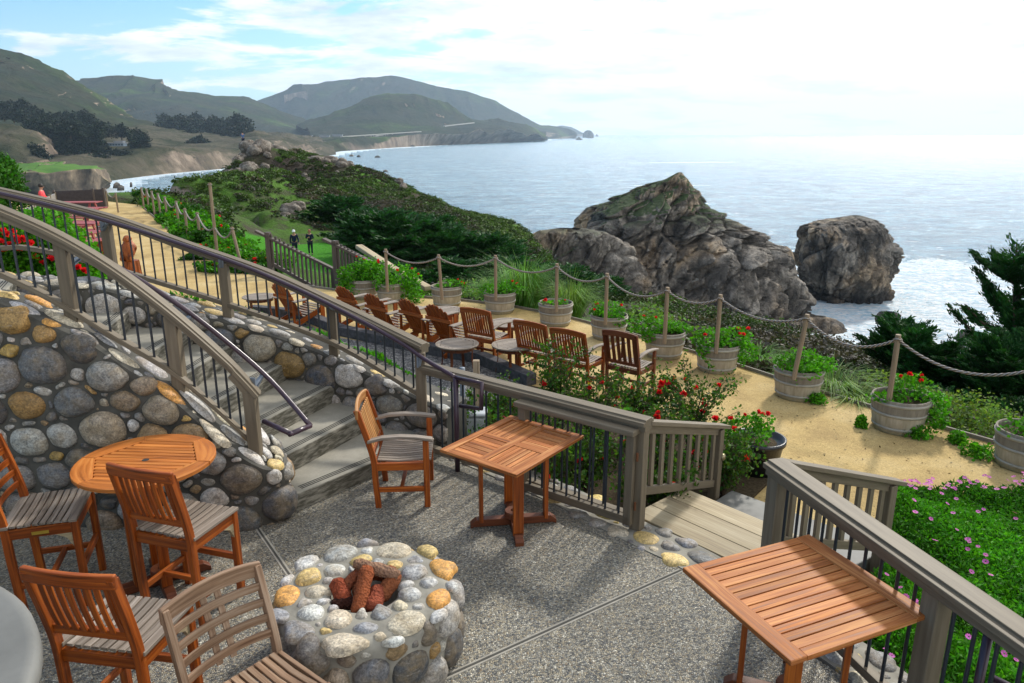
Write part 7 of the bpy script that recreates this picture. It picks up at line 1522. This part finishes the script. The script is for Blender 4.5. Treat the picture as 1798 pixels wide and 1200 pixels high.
# low dark planter wall, path light, carvings
a = P(112, 448, PZ); b = P(178, 440, PZ); lwm = flat('dark_rubble', (.06, .06, .065), .9, .2, .6, 6)
mb = MB(); mb.board(a+Vector((0, 0, .22)), b+Vector((0, 0, .22)), .3, .44); o = mb.build('low_wall', lwm, bevel=.02); tag(o, 'low dark rubble wall in front of the nearest red picnic table', 'wall')
p = P(182, 434, PZ); pl_ = thing('path_light', 'small grey louvred bollard light at the end of the low dark wall', 'path light', tuple(p)); mb = MB(); mb.lathe([(.001, 0), (.07, 0), (.07, .55), (.001, .55)], (0, 0, 0), 16); mb.build('pole', flat('grey_metal', (.16, .16, .16), .5), pl_, smooth=False)
mb = MB()
for k in range(3): mb.lathe([(.001, .57+.05*k), (.10, .57+.05*k), (.105, .59+.05*k), (.001, .60+.05*k)], (0, 0, 0), 16)
mb.build('louvre_head', flat('grey_metal', (.16, .16, .16), .5), pl_)
cwm = Mat('carved_redwood', .5, .3); _o = cwm.co(); _g = cwm.noise(cwm.map(_o, (5, 5, 1)), 3, 5, .6); cwm.color(cwm.mix(cwm.rng(_g, .35, .65), (.10, .022, .006), (.44, .12, .025))); cwm.bump(_g, .7, .03); cwm = cwm.m
def carved(label, loc, rz):
    r = thing('carved_bear', label, 'wood carving', loc, rz); mb = MB(); n = 36; pr = [(.001, 0), (.23, 0), (.22, .2), (.205, .36), (.001, .36)]
    mb.lathe(pr, (0, 0, 0), n); mb.v = [tuple((Vector((v[0], v[1], 0))*(1+.07*math.cos(12*math.atan2(v[1], v[0]))))+Vector((0, 0, v[2]))) for v in mb.v]; mb.build('stump_base', cwm, r)
    V = [(0, 0, .40), (0, 0, .58), (0, .01, .78), (0, .03, .90), (0, .13, .90), (.13, .02, .70), (.17, .12, .54), (.1, .2, .46), (-.13, .02, .70), (-.17, .12, .54), (-.1, .2, .46), (.12, .12, .42), (.13, .26, .42), (-.12, .12, .42), (-.13, .26, .42), (.07, 0, .98), (-.07, 0, .98)]
    E = [(0, 1), (1, 2), (2, 3), (3, 4), (2, 5), (5, 6), (6, 7), (2, 8), (8, 9), (9, 10), (0, 11), (11, 12), (0, 13), (13, 14), (3, 15), (3, 16)]
    skin_obj('bear_figure', V, E, [.19, .19, .14, .11, .055, .07, .055, .045, .07, .055, .045, .085, .06, .085, .06, .035, .035], cwm, r, 0); return r
cb = carved('carved red wooden bear sitting up on a fluted stump, behind the stair railing', tuple(P(233, 482, PZ)), rz_dir(-.2, -1)); cb.scale = (.95, .95, 1.05)
p = P(181, 470, PZ); sc_ = thing('carved_chair', 'carved red wooden seat with a ribbed fan back, left of the wooden bear', 'wood carving', tuple(p), rz_dir(.3, -1))
mb = MB(); mb.lathe([(.001, 0), (.24, 0), (.22, .3), (.25, .34), (.001, .36)], (0, 0, 0), 24); mb.build('seat_stump', cwm, sc_)
for k in range(7):
    a_ = (k-3)*.17; mb = MB(); mb.board((math.sin(a_)*.1, -.16, .3), (math.sin(a_)*.42, -.22, .3+math.cos(a_)*.42), .075, .05, up=(0, 1, 0)); mb.build('back_rib', cwm, sc_, bevel=.015)
mb = MB(); mb.board((-.35, .3, .08), (.35, .3, .08), .22, .10); mb.build('foot_slab', cwm, sc_, bevel=.03)
# stairs railings down to the lawn
def lawn_rail(label, a, b, za, zb, n):
    a = Vector((*a, 0)); b = Vector((*b, 0)); d = (b-a).normalized(); r = thing('lawn_stair_railing', label, 'railing', (a.x, a.y, za-1.1)); mb = MB()
    mb.board(zz(a-d*.35, za+.02), zz(b, zb), .13, .06); mb.build('top_rail', paint_b, r, world=True); mb = MB(); mb.board(zz(a, za-.82), zz(b, zb-.82), .06, .09); mb.build('bottom_rail', paint_b, r, world=True)
    for i in range(n): t = (i+.8)/(n+.3); p_ = a.lerp(b, t); zt = za+(zb-za)*t; mb = MB(); mb.board(zz(p_, zt-.8), zz(p_, zt), .045, .045, up=d); mb.build('picket', paint_b, r, world=True)
    mb = MB(); mb.board(zz(a, za-1.1), zz(a, za), .13, .13, up=d); mb.build('post', paint_b, r, world=True); mb = MB(); mb.board(zz(b, zb-1.1), zz(b, zb), .13, .13, up=d); mb.build('post', paint_b, r, world=True); return r
a = D(470, 408, 19.8); b = D(586, 473, 19.4); lawn_rail('left brown picket railing of the steps down to the lawn', (a.x, a.y), (b.x, b.y), a.z, b.z, 15)
a = D(588, 423, 18.6); b = D(672, 470, 18.0); lawn_rail('right brown picket railing of the steps down to the lawn', (a.x, a.y), (b.x, b.y), a.z, b.z, 13)
mb = MB(); mb.board(D(630, 433, 22), D(690, 472, 19.6), .22, .12); mb.board(D(690, 472, 19.6), D(752, 507, 18.2), .22, .12); o = mb.build('path_border', deckw, bevel=.02); tag(o, 'pale timber border slanting behind the geranium pair', 'border')
p = P(830, 788, PZ); ub = thing('utility_box', 'grey white utility box with a rounded lid behind the pipe handrail', 'utility box', (-.42, 7.75, PZ)); ubm = flat('box_plastic', (.42, .45, .48), .5)
mb = MB(); mb.board((0, 0, .02), (0, 0, .62), .26, .22, up=(0, 1, 0)); mb.build('body', ubm, ub, bevel=.03); mb = MB(); mb.board((0, 0, .62), (0, 0, .67), .29, .25, up=(0, 1, 0)); mb.build('lid', ubm, ub, bevel=.03)
mb = MB(); mb.tube([(-.13, .05, 0), (-.13, .05, 1.15)], .03, 10); mb.build('conduit', steel, ub, smooth=True); mb = MB(); mb.board((.02, .16, 0), (.02, .16, 1.2), .07, .07, up=(0, 1, 0)); mb.build('support_post', postw, ub)
tb = thing('cover_box', 'small teal cover box with a yellow emblem on the stone wall behind the round table', 'cover box', (-3.0, 5.47, .30)); tealm = flat('teal_plastic', (.015, .13, .19), .4)
mb = MB(); mb.board((0, -.03, 0), (0, -.03, .10), .17, .07, up=(0, 1, 0)); mb.build('case', tealm, tb, bevel=.006); mb = MB(); mb.board((0, -.068, .045), (0, -.068, .065), .05, .004, up=(0, 1, 0)); mb.build('emblem', brass, tb)
for i, (x, y, z, s) in enumerate([(-6.3, 8.9, 1.1, 1)]): pass
x = rng.uniform(-4, 7, 2600); y = rng.uniform(5.5, 16, 2600); k = (path_in(x, y) < -.1) & ~inpoly(x, y, bedp) & ~inpoly(x, y, dbed) & (fbm(np.stack([x*.6, y*.6, 0*x], -1), 2)+.5*rng.random(2600) > .12) & (x > 2.9-(y-7)*.9)
C = np.stack([x[k], y[k], np.full(k.sum(), PZ+.008)], 1); V, F = leaf_mesh(C, .016, flat=.85, elong=1.8); o = np_mesh('leaf_litter', V, F, leaf_scrub, col=np.array([.10, .07, .03])*tint(len(C), .4, 1.6, .4)); tag(o, 'dry leaf litter scattered over the sand path', 'leaf litter', kind='stuff')
# ---- air over the sea
hz = bpy.data.materials.new('sea_air'); hz.use_nodes = True; t = hz.node_tree; t.nodes.clear(); ou = t.nodes.new('ShaderNodeOutputMaterial'); pv = t.nodes.new('ShaderNodeVolumePrincipled'); pv.inputs['Density'].default_value = HAZE; pv.inputs['Color'].default_value = (.64, .80, .97, 1); pv.inputs['Anisotropy'].default_value = .3
t.links.new(pv.outputs[0], ou.inputs['Volume'])
mb = MB(); mb.prism([(-20000, -60), (20000, -60), (20000, 15000), (-20000, 15000)], -90, 620); o = mb.build('haze', hz); tag(o, 'thin sea haze over the coast', None, None, 'stuff'); o.visible_shadow = True
